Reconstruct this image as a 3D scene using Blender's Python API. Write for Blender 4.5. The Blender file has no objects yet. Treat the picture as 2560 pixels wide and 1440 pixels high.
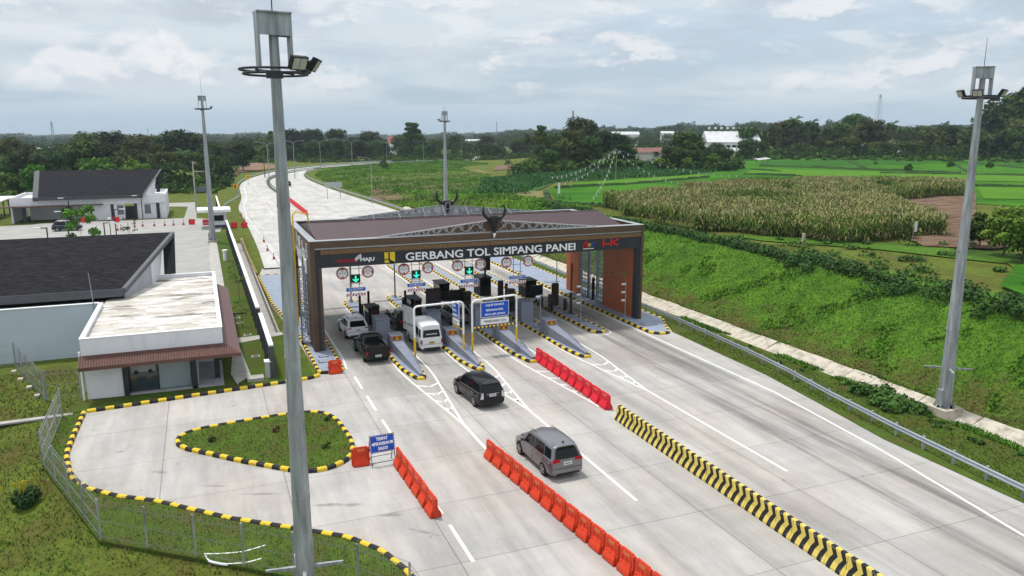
import bpy, bmesh, math, random
import numpy as np
from mathutils import Vector, Matrix
random.seed(7); np.random.seed(7)
R = math.radians
scene = bpy.context.scene
COL = scene.collection

# ------------------------------------------------------------------ camera
CAMH = 17.0
PITCH = math.atan(395/1928.0); PSI = math.atan(790/(1928.0/math.cos(PITCH)))
cam_d = bpy.data.cameras.new('camera'); cam = bpy.data.objects.new('camera', cam_d); COL.objects.link(cam)
cam_d.sensor_width = 36.0; cam_d.lens = 36.0*1928/2560; cam_d.clip_start = 0.1; cam_d.clip_end = 40000
cam.location = (0, 0, CAMH); cam.rotation_euler = (math.pi/2-PITCH, 0, -PSI)
scene.camera = cam
# ------------------------------------------------------------------ view, world and sun
scene.view_settings.view_transform = 'Standard'; scene.view_settings.look = 'None'
scene.view_settings.exposure = 0.09; scene.view_settings.gamma = 1.0
SUN_EL, SUN_AZ = R(71), R(-34)            # azimuth measured from +Y towards +X
world = bpy.data.worlds.new('World'); scene.world = world; world.use_nodes = True
nt = world.node_tree; nt.nodes.clear()
def N(t, typ, **kw):
    n = t.nodes.new(typ)
    for k, v in kw.items():
        if k == 'inp':
            for i, x in v.items(): n.inputs[i].default_value = x
        else: setattr(n, k, v)
    return n
def build_world():
    t = nt; L = t.links.new
    out = N(t, 'ShaderNodeOutputWorld'); bg = N(t, 'ShaderNodeBackground', inp={'Strength': 0.1})
    sky = N(t, 'ShaderNodeTexSky', sky_type='NISHITA', sun_disc=False, sun_elevation=SUN_EL, sun_rotation=SUN_AZ % (2*math.pi))
    sky.air_density = 1.2; sky.dust_density = 2.0
    tc = N(t, 'ShaderNodeTexCoord'); sep = N(t, 'ShaderNodeSeparateXYZ'); L(tc.outputs['Generated'], sep.inputs[0])
    def m(op, a, b=None, c=None, clamp=False):
        n = N(t, 'ShaderNodeMath', operation=op); n.use_clamp = clamp
        for i, x in enumerate((a, b, c)):
            if x is None: continue
            if isinstance(x, (int, float)): n.inputs[i].default_value = x
            else: L(x, n.inputs[i])
        return n.outputs[0]
    z = m('MAXIMUM', sep.outputs['Z'], 0.0)
    az = m('ARCTAN2', sep.outputs['X'], sep.outputs['Y'])
    # low cumulus bank: azimuth / elevation coordinates, stretched sideways
    def noise(vx, vy, vz, scale, detail=8, rough=.55, dist=0.0, lac=2.0):
        cb = N(t, 'ShaderNodeCombineXYZ')
        for i, x in enumerate((vx, vy, vz)):
            if isinstance(x, (int, float)): cb.inputs[i].default_value = x
            else: L(x, cb.inputs[i])
        n = N(t, 'ShaderNodeTexNoise', inp={'Scale': scale, 'Detail': detail, 'Roughness': rough, 'Distortion': dist})
        L(cb.outputs[0], n.inputs['Vector']); return n.outputs['Fac']
    def ramp(x, a, b):
        n = N(t, 'ShaderNodeMapRange', interpolation_type='SMOOTHERSTEP'); L(x, n.inputs[0])
        n.inputs[1].default_value = a; n.inputs[2].default_value = b; return n.outputs[0]
    def mix(f, a, b):
        n = N(t, 'ShaderNodeMix', data_type='RGBA')
        if isinstance(f, (int, float)): n.inputs['Factor'].default_value = f
        else: L(f, n.inputs['Factor'])
        for k, x in ((6, a), (7, b)):
            if isinstance(x, tuple): n.inputs[k].default_value = (*x, 1)
            else: L(x, n.inputs[k])
        return n.outputs[2]
    zp = m('ADD', z, 0.09)
    px = m('DIVIDE', sep.outputs['X'], zp); py = m('DIVIDE', sep.outputs['Y'], zp)
    # base veil
    base = mix(ramp(z, 0.0, 0.16), (4.6, 5.75, 6.7), (5.7, 6.9, 8.1))
    c = mix(0.12, base, sky.outputs[0])
    # high stratus sheets
    st = noise(px, py, 3.0, 0.42, 9, .55, .2)
    c = mix(m('MULTIPLY', ramp(st, .36, .60), .85), c, (7.0, 7.55, 8.0))
    st2 = noise(px, py, 9.0, 0.8, 10, .6, .3)
    hi = ramp(z, .03, .14)
    c = mix(m('MULTIPLY', ramp(st2, .44, .64), m('MULTIPLY', hi, .75)), c, (4.9, 5.5, 6.3))
    c = mix(m('MULTIPLY', ramp(noise(px, py, 21.0, 1.3, 9, .62, .4), .50, .64), m('MULTIPLY', hi, .75)), c, (8.1, 8.4, 8.7))
    # mid cumulus: bright tops and grey flat bases
    cu = noise(m('MULTIPLY', az, 1.0), m('MULTIPLY', z, 2.2), 5.0, 9.5, 10, .6)
    cl = ramp(cu, .49, .63)
    win = m('MULTIPLY', ramp(z, .03, .06), m('SUBTRACT', 1.0, ramp(z, .13, .22)))
    cu_up = noise(m('MULTIPLY', az, 1.0), m('ADD', m('MULTIPLY', z, 2.2), .035), 5.0, 9.5, 10, .6)
    shade = ramp(m('SUBTRACT', cu, cu_up), -.045, .05)
    ccol = mix(shade, (5.2, 5.8, 6.6), (8.7, 8.75, 8.8))
    c = mix(m('MULTIPLY', m('MULTIPLY', cl, win), .72), c, ccol)
    # left towering bank
    def gauss(v, c0, w):
        d = m('DIVIDE', m('SUBTRACT', v, c0), w); return m('POWER', 2.718, m('MULTIPLY', m('MULTIPLY', d, d), -1.0))
    bn = noise(m('MULTIPLY', az, 1.0), m('MULTIPLY', z, 1.5), 1.3, 9.0, 10, .52, .15)
    hmp = m('MAXIMUM', gauss(az, -.04, .075), m('MULTIPLY', gauss(az, -.13, .06), .7))
    hmp = m('MAXIMUM', hmp, m('MULTIPLY', gauss(az, .1, .1), .45))
    hmp = m('MAXIMUM', hmp, m('MULTIPLY', gauss(az, .93, .12), .50))
    top = m('ADD', m('MULTIPLY', hmp, .085), .035)
    e = m('SUBTRACT', m('ADD', top, m('MULTIPLY', m('SUBTRACT', bn, .5), .16)), z)
    body = m('MULTIPLY', ramp(e, -.004, .026), m('MULTIPLY', ramp(z, .03, .065), ramp(hmp, .12, .5)))
    bn2 = noise(m('MULTIPLY', az, 1.0), m('ADD', m('MULTIPLY', z, 1.5), .02), 1.3, 9.0, 10, .52, .15)
    bs = ramp(m('ADD', m('SUBTRACT', bn, bn2), m('MULTIPLY', ramp(z, .03, .12), .04)), -.03, .07)
    c = mix(m('MULTIPLY', body, .8), c, mix(bs, (6.3, 6.8, 7.4), (9.0, 8.9, 8.95)))
    # horizon haze, unseen sky overhead brightened as added fill for upright walls
    c = mix(m('SUBTRACT', 1.0, ramp(z, 0.0, .05)), c, (4.9, 6.1, 6.9))
    c = mix(ramp(z, .24, .6), c, (9.3, 9.7, 10.3))
    L(c, bg.inputs['Color']); L(bg.outputs[0], out.inputs['Surface'])
build_world()
sun_d = bpy.data.lights.new('sun', 'SUN'); sun = bpy.data.objects.new('sun', sun_d); COL.objects.link(sun)
sun_d.energy = 3.0; sun_d.angle = R(7); sun_d.color = (1.0, .955, .9)
sd = Vector((math.sin(SUN_AZ)*math.cos(SUN_EL), math.cos(SUN_AZ)*math.cos(SUN_EL), math.sin(SUN_EL)))
sun.rotation_euler = sd.to_track_quat('Z', 'Y').to_euler(); sun.location = (0, 0, 200)
scene.cycles.max_bounces = 5; scene.cycles.diffuse_bounces = 2; scene.cycles.glossy_bounces = 2
scene.cycles.transparent_max_bounces = 8; scene.cycles.volume_bounces = 0; scene.cycles.use_denoising = True

# ------------------------------------------------------------------ helpers
_f = 1928.0
_F = Vector((math.sin(PSI)*math.cos(PITCH), math.cos(PSI)*math.cos(PITCH), -math.sin(PITCH)))
_R = Vector((math.cos(PSI), -math.sin(PSI), 0)); _U = Vector((math.sin(PSI)*math.sin(PITCH), math.cos(PSI)*math.sin(PITCH), math.cos(PITCH)))
def G(x, y, z=0.0):
    """survey point: the world point at height z seen at photo pixel (x, y)"""
    d = _F + _R*((x-1280)/_f) + _U*((720-y)/_f); t = (z-CAMH)/d.z
    return Vector((d.x*t, d.y*t, z))
def mat(name, col, rough=.6, metal=0.0, var=.12, scale=2.0, bump=0.0, bscale=20.0, col2=None, stretch=(1, 1, 1), spec=None, rnd=0.0, coat=0.0, thr=None):
    m = bpy.data.materials.new(name); m.use_nodes = True; t = m.node_tree; b = t.nodes['Principled BSDF']; L = t.links.new
    b.inputs['Roughness'].default_value = rough; b.inputs['Metallic'].default_value = metal
    b.inputs['Specular IOR Level'].default_value = spec if spec is not None else (.22 if metal < .15 else .4)
    if coat: b.inputs['Coat Weight'].default_value = coat; b.inputs['Coat Roughness'].default_value = .08
    tc = N(t, 'ShaderNodeTexCoord'); mp = N(t, 'ShaderNodeMapping'); L(tc.outputs['Object'], mp.inputs[0]); mp.inputs['Scale'].default_value = stretch
    nz = N(t, 'ShaderNodeTexNoise', inp={'Scale': scale, 'Detail': 6, 'Roughness': .6}); L(mp.outputs[0], nz.inputs['Vector'])
    mx = N(t, 'ShaderNodeMix', data_type='RGBA')
    mr = N(t, 'ShaderNodeMapRange'); L(nz.outputs['Fac'], mr.inputs[0])
    mr.inputs[1].default_value, mr.inputs[2].default_value = thr or (.3, .7)
    L(mr.outputs[0], mx.inputs['Factor'])
    a = tuple(c*(1-var) for c in col); c2 = col2 or tuple(min(1, c*(1+var)) for c in col)
    if col2: a = col
    mx.inputs[6].default_value = (*a, 1); mx.inputs[7].default_value = (*c2, 1)
    o = mx.outputs[2]
    if rnd:
        oi = N(t, 'ShaderNodeObjectInfo'); hs = N(t, 'ShaderNodeHueSaturation'); L(o, hs.inputs['Color'])
        r1 = N(t, 'ShaderNodeMapRange'); L(oi.outputs['Random'], r1.inputs[0]); r1.inputs[3].default_value = 1-rnd; r1.inputs[4].default_value = 1+rnd; L(r1.outputs[0], hs.inputs['Value'])
        wn = N(t, 'ShaderNodeTexWhiteNoise', noise_dimensions='1D'); L(oi.outputs['Random'], wn.inputs['W'])
        r2 = N(t, 'ShaderNodeMapRange'); L(wn.outputs['Value'], r2.inputs[0]); r2.inputs[3].default_value = .5-.035; r2.inputs[4].default_value = .5+.02; L(r2.outputs[0], hs.inputs['Hue'])
        o = hs.outputs[0]
    L(o, b.inputs['Base Color'])
    if bump:
        bn = N(t, 'ShaderNodeTexNoise', inp={'Scale': bscale, 'Detail': 4}); L(mp.outputs[0], bn.inputs['Vector'])
        bp = N(t, 'ShaderNodeBump', inp={'Strength': 1.0, 'Distance': bump}); L(bn.outputs['Fac'], bp.inputs['Height']); L(bp.outputs[0], b.inputs['Normal'])
    return m
def emit(name, col, s=3.0):
    m = mat(name, col, .5); b = m.node_tree.nodes['Principled BSDF']
    b.inputs['Emission Color'].default_value = (*col, 1); b.inputs['Emission Strength'].default_value = s; return m

class MB:
    def __init__(s): s.v = []; s.f = []; s.m = []; s.k = 0
    def poly(s, pts, k=None):
        n = len(s.v); s.v += [tuple(p) for p in pts]; s.f.append(tuple(range(n, n+len(pts)))); s.m.append(s.k if k is None else k); return s
    def raw(s, vs, fs, k=None):
        n = len(s.v); s.v += [tuple(p) for p in vs]; s.f += [tuple(i+n for i in f) for f in fs]; s.m += [s.k if k is None else k]*len(fs); return s
    def box(s, x0, x1, y0, y1, z0, z1, k=None, M=None):
        vs = [Vector(p) for p in ((x0,y0,z0),(x1,y0,z0),(x1,y1,z0),(x0,y1,z0),(x0,y0,z1),(x1,y0,z1),(x1,y1,z1),(x0,y1,z1))]
        if M is not None: vs = [M @ v for v in vs]
        return s.raw(vs, [(3,2,1,0),(4,5,6,7),(0,1,5,4),(1,2,6,5),(2,3,7,6),(3,0,4,7)], k)
    def prism(s, pts, z0, z1, k=None, M=None):
        """pts: list of (x,y) ccw; z0/z1 numbers or lists"""
        n = len(pts); a = z0 if hasattr(z0, '__len__') else [z0]*n; b = z1 if hasattr(z1, '__len__') else [z1]*n
        vs = [Vector((p[0], p[1], a[i])) for i, p in enumerate(pts)] + [Vector((p[0], p[1], b[i])) for i, p in enumerate(pts)]
        if M is not None: vs = [M @ v for v in vs]
        return s.raw(vs, [tuple(range(n-1, -1, -1)), tuple(range(n, 2*n))] + [(i, (i+1) % n, n+(i+1) % n, n+i) for i in range(n)], k)
    def tube(s, path, r, n=8, k=None, cap=True):
        path = [Vector(p) for p in path]; rr = r if hasattr(r, '__len__') else [r]*len(path)
        vs = []; fs = []; up = None
        for i, p in enumerate(path):
            d = (path[min(i+1, len(path)-1)] - path[max(i-1, 0)]).normalized()
            if up is None: up = Vector((0, 0, 1)) if abs(d.z) < .95 else Vector((0, 1, 0))
            a = d.cross(up).normalized(); b = a.cross(d).normalized(); up = b if abs(b.dot(d)) < .99 else up
            for j in range(n):
                t = 2*math.pi*(j+.5)/n; vs.append(p + a*math.cos(t)*rr[i] + b*math.sin(t)*rr[i])
        for i in range(len(path)-1):
            for j in range(n): fs.append((i*n+j, (i+1)*n+j, (i+1)*n+(j+1) % n, i*n+(j+1) % n))
        if cap: fs.append(tuple(range(n))); fs.append(tuple((len(path)-1)*n+j for j in range(n-1, -1, -1)))
        return s.raw(vs, fs, k)
    def disc(s, c, r, axis, th, n=24, k=None):
        c = Vector(c); ax = Vector(axis).normalized(); return s.tube([c-ax*th/2, c+ax*th/2], r, n, k)
    def build(s, name, m, parent=None, world=True, smooth=None, tagd=None):
        me = bpy.data.meshes.new(name); off = Vector((0, 0, 0))
        if world:
            p = parent
            while p is not None: off += p.location; p = p.parent
        me.from_pydata([(x-off.x, y-off.y, z-off.z) for x, y, z in s.v], [], s.f)
        ms = m if isinstance(m, (list, tuple)) else [m]
        for q in ms: me.materials.append(q)
        me.polygons.foreach_set('material_index', [min(i, len(ms)-1) for i in s.m])
        if smooth is not None:
            me.polygons.foreach_set('use_smooth', [True]*len(me.polygons)); me.set_sharp_from_angle(angle=R(smooth))
        me.update()
        o = bpy.data.objects.new(name, me); COL.objects.link(o)
        if parent is not None: o.parent = parent
        return o
def tag(o, label=None, cat=None, group=None, kind=None):
    if label: o['label'] = label
    if cat: o['category'] = cat
    if group: o['group'] = group
    if kind: o['kind'] = kind
    return o
def thing(name, label, cat, loc=(0, 0, 0), rz=0.0, group=None):
    o = bpy.data.objects.new(name, None); COL.objects.link(o); o.empty_display_size = .2
    o.location = loc; o.rotation_euler = (0, 0, rz); return tag(o, label, cat, group)
def copy_tree(o, parent=None):
    c = o.copy(); COL.objects.link(c)
    if parent is not None: c.parent = parent
    for ch in list(o.children): copy_tree(ch, c)
    return c
def place(o, loc, rz=0, label=None, group=None, sc=None):
    o.location = loc; o.rotation_euler = (0, 0, rz)
    if sc: o.scale = (sc, sc, sc) if not hasattr(sc, '__len__') else sc
    if label: o['label'] = label
    if group: o['group'] = group
    return o
class Rep:
    """first call hands out the prototype, later calls hand out copies of it and its parts"""
    def __init__(s, o): s.o = o; s.n = 0
    def __call__(s): s.n += 1; return s.o if s.n == 1 else copy_tree(s.o)
def struct(mb, name, m, **kw): return tag(mb.build(name, m, **kw), kind='structure')
ORD = ['first','second','third','fourth','fifth','sixth','seventh','eighth','ninth','tenth','eleventh','twelfth','thirteenth','fourteenth','fifteenth','sixteenth','seventeenth','eighteenth','nineteenth','twentieth']
def ordn(i):
    if i < 20: return ORD[i]
    n = i+1; tens = {2: 'twenty', 3: 'thirty', 4: 'forty', 5: 'fifty', 6: 'sixty'}[n//10]
    return tens+'-'+ORD[n % 10-1] if n % 10 else {2: 'twentieth', 3: 'thirtieth', 4: 'fortieth', 5: 'fiftieth', 6: 'sixtieth'}[n//10]
_fonts = {}
def text_mb(mb, s, O, xd, ud, h, width=None, depth=.03, k=None, bold=0.0):
    """raised lettering: lower-left corner O, reading direction xd, up direction ud, capital height h"""
    c = bpy.data.curves.new('t', 'FONT'); c.body = s; c.size = 1; c.extrude = .5; c.offset = bold; c.resolution_u = 3
    o = bpy.data.objects.new('t', c); COL.objects.link(o)
    me = bpy.data.meshes.new_from_object(o.evaluated_get(bpy.context.evaluated_depsgraph_get()))
    co = np.array([v.co[:] for v in me.vertices]); fs = [tuple(p.vertices) for p in me.polygons]
    bpy.data.objects.remove(o); bpy.data.curves.remove(c); bpy.data.meshes.remove(me)
    if not len(co): return
    x0, x1 = co[:, 0].min(), co[:, 0].max(); y0 = co[:, 1].min(); y1 = co[:, 1].max()
    sy = h/(y1-y0); sx = sy if width is None else width/(x1-x0)
    O, xd, ud = Vector(O), Vector(xd).normalized(), Vector(ud).normalized(); nd = xd.cross(ud)
    mb.raw([O + xd*((p[0]-x0)*sx) + ud*((p[1]-y0)*sy) + nd*((p[2]/.5)*depth/2) for p in co], fs, k)
    return (x1-x0)*sx

# ------------------------------------------------------------------ materials
M = {}
M['galv'] = mat('galvanised_steel', (.31, .33, .345), .6, .15, .42, 2.6, stretch=(1.6, 1.6, .22))
M['steel'] = mat('bare_steel', (.42, .44, .46), .4, .6, .15, 3)
M['rail'] = mat('guardrail_steel', (.40, .45, .50), .38, .55, .12, .8)
M['white'] = mat('white_paint', (.82, .83, .84), .55, 0, .05, 1.2)
M['wall_w'] = mat('painted_wall', (.73, .74, .77), .7, 0, .05, 1.6, col2=(.56, .56, .58), thr=(.5, .85), stretch=(1, 1, .15))
M['wall_dark'] = mat('charcoal_wall', (.07, .075, .085), .7, 0, .15, 1)
M['black'] = mat('black_paint', (.018, .018, .02), .45, 0, .3, 2)
M['bmetal'] = mat('black_metal', (.012, .012, .014), .6, 0, .2, 3, spec=.12)
M['scroll'] = mat('silver_scrollwork', (.50, .51, .53), .45, .2, .1, 4)
M['boothm'] = mat('booth_charcoal', (.016, .017, .02), .6, 0, .2, 2, spec=.12)
M['dkgrey'] = mat('dark_grey_cladding', (.036, .040, .046), .5, .1, .12, .7)
M['yellow'] = mat('yellow_paint', (.72, .48, .02), .6, 0, .18, 3)
M['kyel'] = mat('kerb_yellow_paint', (.68, .48, .035), .75, 0, .25, 3.5, col2=(.42, .33, .12), thr=(.54, .80))
M['kyel2'] = mat('dusty_yellow_paint', (.50, .36, .11), .8, 0, .3, 2.5)
M['kblk'] = mat('kerb_black_paint', (.022, .022, .022), .75, 0, .5, 3.5, col2=(.12, .11, .10), thr=(.54, .82))
M['blue'] = mat('blue_sign', (.010, .085, .50), .45, 0, .06, 2)
M['red'] = mat('red_sign', (.45, .02, .04), .5, 0, .08, 2)
M['orange_red'] = mat('orange_red_plastic', (.60, .045, .012), .5, 0, .13, 3.5, col2=(.40, .075, .04), thr=(.52, .85))
M['pink_red'] = mat('crimson_plastic', (.66, .018, .035), .5, 0, .12, 3.5, col2=(.46, .04, .05), thr=(.52, .85))
M['pale_sticker'] = mat('reflective_sticker', (.75, .5, .2), .4, 0, .1, 4)
M['bronze'] = mat('bronze_cladding', (.10, .060, .036), .55, .15, .15, .8)
M['gold'] = mat('gold_relief', (.36, .22, .09), .5, .1, .2, 4)
M['terra'] = mat('terracotta_panel', (.46, .125, .042), .5, .1, .14, .5)
M['roofp'] = mat('plum_metal_roof', (.095, .062, .068), .5, .2, .08, .5)
M['lat'] = mat('lattice_grey', (.24, .26, .30), .55, .2, .1, 2)
M['slab'] = mat('painted_island_slab', (.25, .29, .36), .75, 0, .12, 1.5)
M['ramp'] = mat('painted_crash_ramp', (.22, .24, .30), .7, 0, .1, 1.2)
M['chev'] = mat('orange_reflector', (.75, .30, .02), .45, 0, .1, 3)
M['line'] = mat('road_paint', (.66, .66, .64), .7, 0, .10, 2)
M['glass'] = mat('tinted_glass', (.005, .006, .007), .10, 0, .2, 1, spec=.32)
M['glassb'] = mat('shop_glass', (.04, .06, .07), .08, 0, .2, .5, spec=.6)
M['glass_pale'] = mat('frosted_shop_glass', (.28, .34, .35), .2, 0, .1, .7)
M['rubber'] = mat('tyre_rubber', (.015, .015, .015), .85, 0, .2, 4)
M['alloy'] = mat('alloy_rim', (.35, .35, .37), .35, .7, .1, 8)
M['tail'] = mat('tail_lamp_red', (.42, .006, .01), .2, 0, .2, 6)
M['clear'] = mat('clear_lamp', (.62, .63, .65), .2, 0, .1, 6)
M['plate'] = mat('number_plate', (.7, .7, .7), .5, 0, .05, 6)
M['plate_y'] = mat('yellow_number_plate', (.65, .42, .04), .5, 0, .05, 6)
M['brick_red'] = mat('maroon_canopy', (.125, .062, .05), .65, 0, .2, 3)
M['canopy_top'] = mat('canopy_sheet', (.14, .085, .08), .6, 0, .1, 2)
M['conc'] = mat('plain_concrete', (.36, .35, .33), .85, 0, .2, 1.5, .01, 15)
M['conc_lt'] = mat('drain_concrete', (.50, .46, .38), .9, 0, .22, 1.6, .02, 6, col2=(.22, .20, .14), thr=(.46, .74))
M['skin'] = mat('skin', (.25, .13, .08), .6)
M['cloth'] = mat('dark_clothes', (.02, .02, .025), .8)
M['floodglass'] = mat('flood_lamp_glass', (.42, .42, .36), .3, 0, .1, 8)
# ------------------------------------------------------------------ terrain height
ROAD_R = [(39.0, 95), (39.2, 161), (37.3, 195), (35.6, 227), (35.0, 262), (35.4, 289), (37.4, 312), (42.5, 338), (53, 366), (71, 388), (90, 402), (119, 413), (156, 420), (230, 424), (330, 420)]
ROAD_L = [(6.5, 94), (7.2, 118), (7.5, 160), (7.0, 180), (9.6, 207), (10.2, 230), (10.8, 250), (13.2, 276), (19.7, 308), (32, 346), (51, 380), (79, 411), (115, 434), (160, 446), (230, 450), (330, 446)]
_edge = np.array([(42.6, -60), (42.6, 80), (42.6, 120), (43, 161), (41.5, 195), (39.5, 227), (39, 262), (39.5, 289), (41.5, 309), (46.5, 334), (57, 362), (74, 382), (92, 396), (120, 407), (156, 413), (230, 416), (330, 412), (900, 340)], float)
_poly = np.array([tuple(p) for p in _edge]+[(900, -60)], float)
def sst(a, b, x):
    t = np.clip((x-a)/(b-a), 0, 1); return t*t*(3-2*t)
def _segdist(X, Y, pts):
    d = np.full(X.shape, 1e9)
    for (x0, y0), (x1, y1) in zip(pts[:-1], pts[1:]):
        dx, dy = x1-x0, y1-y0; t = np.clip(((X-x0)*dx+(Y-y0)*dy)/(dx*dx+dy*dy), 0, 1)
        d = np.minimum(d, np.hypot(X-x0-t*dx, Y-y0-t*dy))
    return d
def _inside(X, Y, P):
    c = np.zeros(X.shape, bool); n = len(P); j = n-1
    for i in range(n):
        xi, yi = P[i]; xj, yj = P[j]
        if yi != yj: c ^= ((yi > Y) != (yj > Y)) & (X < (xj-xi)*(Y-yi)/(yj-yi)+xi)
        j = i
    return c
def _vn(X, Y, s, seed=0):
    x = X/s+seed*17.3; y = Y/s+seed*7.7
    return np.sin(x*1.3+1.7*np.sin(y*.9+seed))*.5+np.sin(y*1.1+1.3*np.sin(x*1.2))*.5
FEN = [(-8.9, 51.5), (-8.75, 43.6), (-5.1, 34.0), (-1.3, 31.1), (2.25, 28.2), (5.9, 24.5), (6.35, 20)]
def hgt(X, Y):
    X = np.asarray(X, float); Y = np.asarray(Y, float)
    az = np.degrees(np.arctan2(X, np.maximum(Y, 1))); D = np.hypot(X, Y)
    ins = _inside(X, Y, _poly); d = np.where(ins, _segdist(X, Y, _edge), 0)
    P = 1.0+3.5*np.where(D > 230, sst(19, 29, az), sst(13, 27, az)); P = np.where(Y < 110, 4.5, P+(4.5-P)*(1-sst(110, 190, Y)))
    h = -.07+P*sst(0, 10.5, d)+np.where(d > 0, .16*_vn(X, Y, 3.1)*sst(0, 3, d)*(1-sst(11, 30, d)), 0)
    # drain on the right
    near = (Y < 170)
    h = np.where(near & (X > 40.2) & (X < 42.45), -.85, h)
    h = np.where((X > 4.35) & (X < 5.45) & (Y > 67) & (Y < 131), -.8, h)
    # left foreground bank falls away outside the fence
    fen = np.array(FEN, float); fo = (Y < 51.5) & (X < 9.5)
    P2 = np.array(FEN+[(6.4, 0), (60, 0), (60, 51.5)], float)
    out = fo & ~_inside(X, Y, P2)
    h = np.where(out, -.07-.16*np.clip(_segdist(X, Y, fen)-.4, 0, 14)+.10*_vn(X, Y, 2.0, 2)*sst(0.4, 2, _segdist(X, Y, fen)), h)
    # left verge beyond the boundary wall and fields, gentle
    h = np.where(~ins & (Y > 200) & (X < 5), h-1.2*sst(200, 330, Y), h)
    # far ground
    h = h + 4*sst(40, 48, az)*sst(330, 470, D)
    far = sst(450, 1150, D)
    hill = -9+14*sst(14, 36, az)+(D/1500)*7*sst(16, 34, az)+2.5*np.sin(az*.35)+2*np.sin(az*1.1+2)+1.2*np.sin(az*2.3)
    h = h*(1-far)+far*hill
    h = np.where(D > 3200, h-(D-3200)*.02, h)
    return np.maximum(h, -60)
def h1(x, y): return float(hgt(np.array([x]), np.array([y]))[0])

# ------------------------------------------------------------------ terrain material
def grass_mat(name, cols, scale=.35, bump=.12, bscale=5, dirt_shade=None, fine=9):
    m = bpy.data.materials.new(name); m.use_nodes = True; t = m.node_tree; b = t.nodes['Principled BSDF']; L = t.links.new
    b.inputs['Roughness'].default_value = .95; b.inputs['Specular IOR Level'].default_value = .1
    tc = N(t, 'ShaderNodeTexCoord')
    n1 = N(t, 'ShaderNodeTexNoise', inp={'Scale': scale, 'Detail': 8, 'Roughness': .65}); L(tc.outputs['Object'], n1.inputs['Vector'])
    cr = N(t, 'ShaderNodeValToRGB'); L(n1.outputs['Fac'], cr.inputs[0]); e = cr.color_ramp.elements
    e[0].position = .3; e[1].position = .72; e[0].color = (*cols[0], 1); e[1].color = (*cols[-1], 1)
    for i, c in enumerate(cols[1:-1]):
        q = e.new(.3+.42*(i+1)/(len(cols)-1)); q.color = (*c, 1)
    n2 = N(t, 'ShaderNodeTexNoise', inp={'Scale': fine, 'Detail': 5, 'Roughness': .7}); L(tc.outputs['Object'], n2.inputs['Vector'])
    mr = N(t, 'ShaderNodeMapRange', inp={1: .25, 2: .75, 3: .55, 4: 1.45}); L(n2.outputs['Fac'], mr.inputs[0])
    vm = N(t, 'ShaderNodeVectorMath', operation='SCALE'); L(cr.outputs[0], vm.inputs[0]); L(mr.outputs[0], vm.inputs['Scale'])
    L(vm.outputs[0], b.inputs['Base Color'])
    n3 = N(t, 'ShaderNodeTexNoise', inp={'Scale': bscale, 'Detail': 5, 'Roughness': .7}); L(tc.outputs['Object'], n3.inputs['Vector'])
    bp = N(t, 'ShaderNodeBump', inp={'Strength': 1.0, 'Distance': bump}); L(n3.outputs['Fac'], bp.inputs['Height']); L(bp.outputs[0], b.inputs['Normal'])
    return m
M['grass'] = grass_mat('rough_grass', [(.125, .10, .032), (.085, .10, .018), (.11, .15, .022), (.05, .085, .012)])
M['lawn'] = grass_mat('lawn_grass', [(.095, .08, .026), (.06, .10, .014), (.085, .14, .018)], .5, .06, 8)
M['paddy'] = grass_mat('paddy_green', [(.028, .115, .004), (.050, .165, .006), (.022, .10, .004), (.045, .15, .008)], .035, .08, 4, fine=2.2)
M['crop'] = grass_mat('dark_crop', [(.028, .085, .02), (.045, .12, .028), (.03, .09, .022)], .25, .4, 1.6, fine=1.4)
M['soil'] = grass_mat('bare_soil', [(.13, .085, .055), (.18, .125, .08), (.10, .068, .046)], .2, .15, 2.5, fine=3)
M['furrow'] = mat('furrowed_soil', (.085, .052, .034), .95, 0, .1, 1.0, col2=(.21, .145, .10), thr=(.40, .62), stretch=(.30, 2.2, 1), spec=.05)
M['dry'] = grass_mat('dry_stubble', [(.20, .16, .07), (.16, .16, .06), (.24, .19, .10)], .15, .2, 2, fine=2)
M['weed'] = grass_mat('verge_weeds', [(.05, .13, .012), (.08, .17, .016), (.035, .085, .012), (.10, .13, .03)], .12, .35, 1.6, fine=2.5)

def grid(name, xs, ys, m, dz=0.0, kind='structure'):
    X, Y = np.meshgrid(xs, ys); Z = hgt(X, Y)+dz
    nx, ny = len(xs), len(ys)
    co = np.stack([X, Y, Z], -1).reshape(-1, 3)
    i = np.arange(nx-1)[None, :]+nx*np.arange(ny-1)[:, None]
    f = np.stack([i, i+1, i+1+nx, i+nx], -1).reshape(-1, 4)
    return npmesh(name, co, f, m, kind)
def npmesh(name, co, f, m, kind=None, mi=None, link=True, smooth=False):
    me = bpy.data.meshes.new(name); k = f.shape[1]
    me.vertices.add(len(co)); me.vertices.foreach_set('co', np.ascontiguousarray(co, np.float32).ravel())
    me.loops.add(f.size); me.loops.foreach_set('vertex_index', np.ascontiguousarray(f, np.int32).ravel())
    me.polygons.add(len(f)); me.polygons.foreach_set('loop_start', np.arange(0, f.size, k, dtype=np.int32))
    for q in (m if isinstance(m, (list, tuple)) else [m]): me.materials.append(q)
    if mi is not None: me.polygons.foreach_set('material_index', mi.astype(np.int32))
    if smooth: me.polygons.foreach_set('use_smooth', np.ones(len(f), bool))
    me.update(calc_edges=True)
    if not link: return me
    o = bpy.data.objects.new(name, me); COL.objects.link(o)
    if kind: o['kind'] = kind
    return o
def spaced(a, b, fine0, fine1, s0, s1):
    """coordinates from a to b, spacing s0 inside fine0..fine1 growing to s1 outside"""
    out = list(np.arange(fine0, fine1+1e-6, s0)); s = s0; x = fine1
    while x < b: s = min(s*1.12, s1+abs(x)*.03); x += s; out.append(x)
    s = s0; x = fine0; lo = []
    while x > a: s = min(s*1.12, s1+abs(x)*.03); x -= s; lo.append(x)
    return np.array(lo[::-1]+out)
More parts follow.
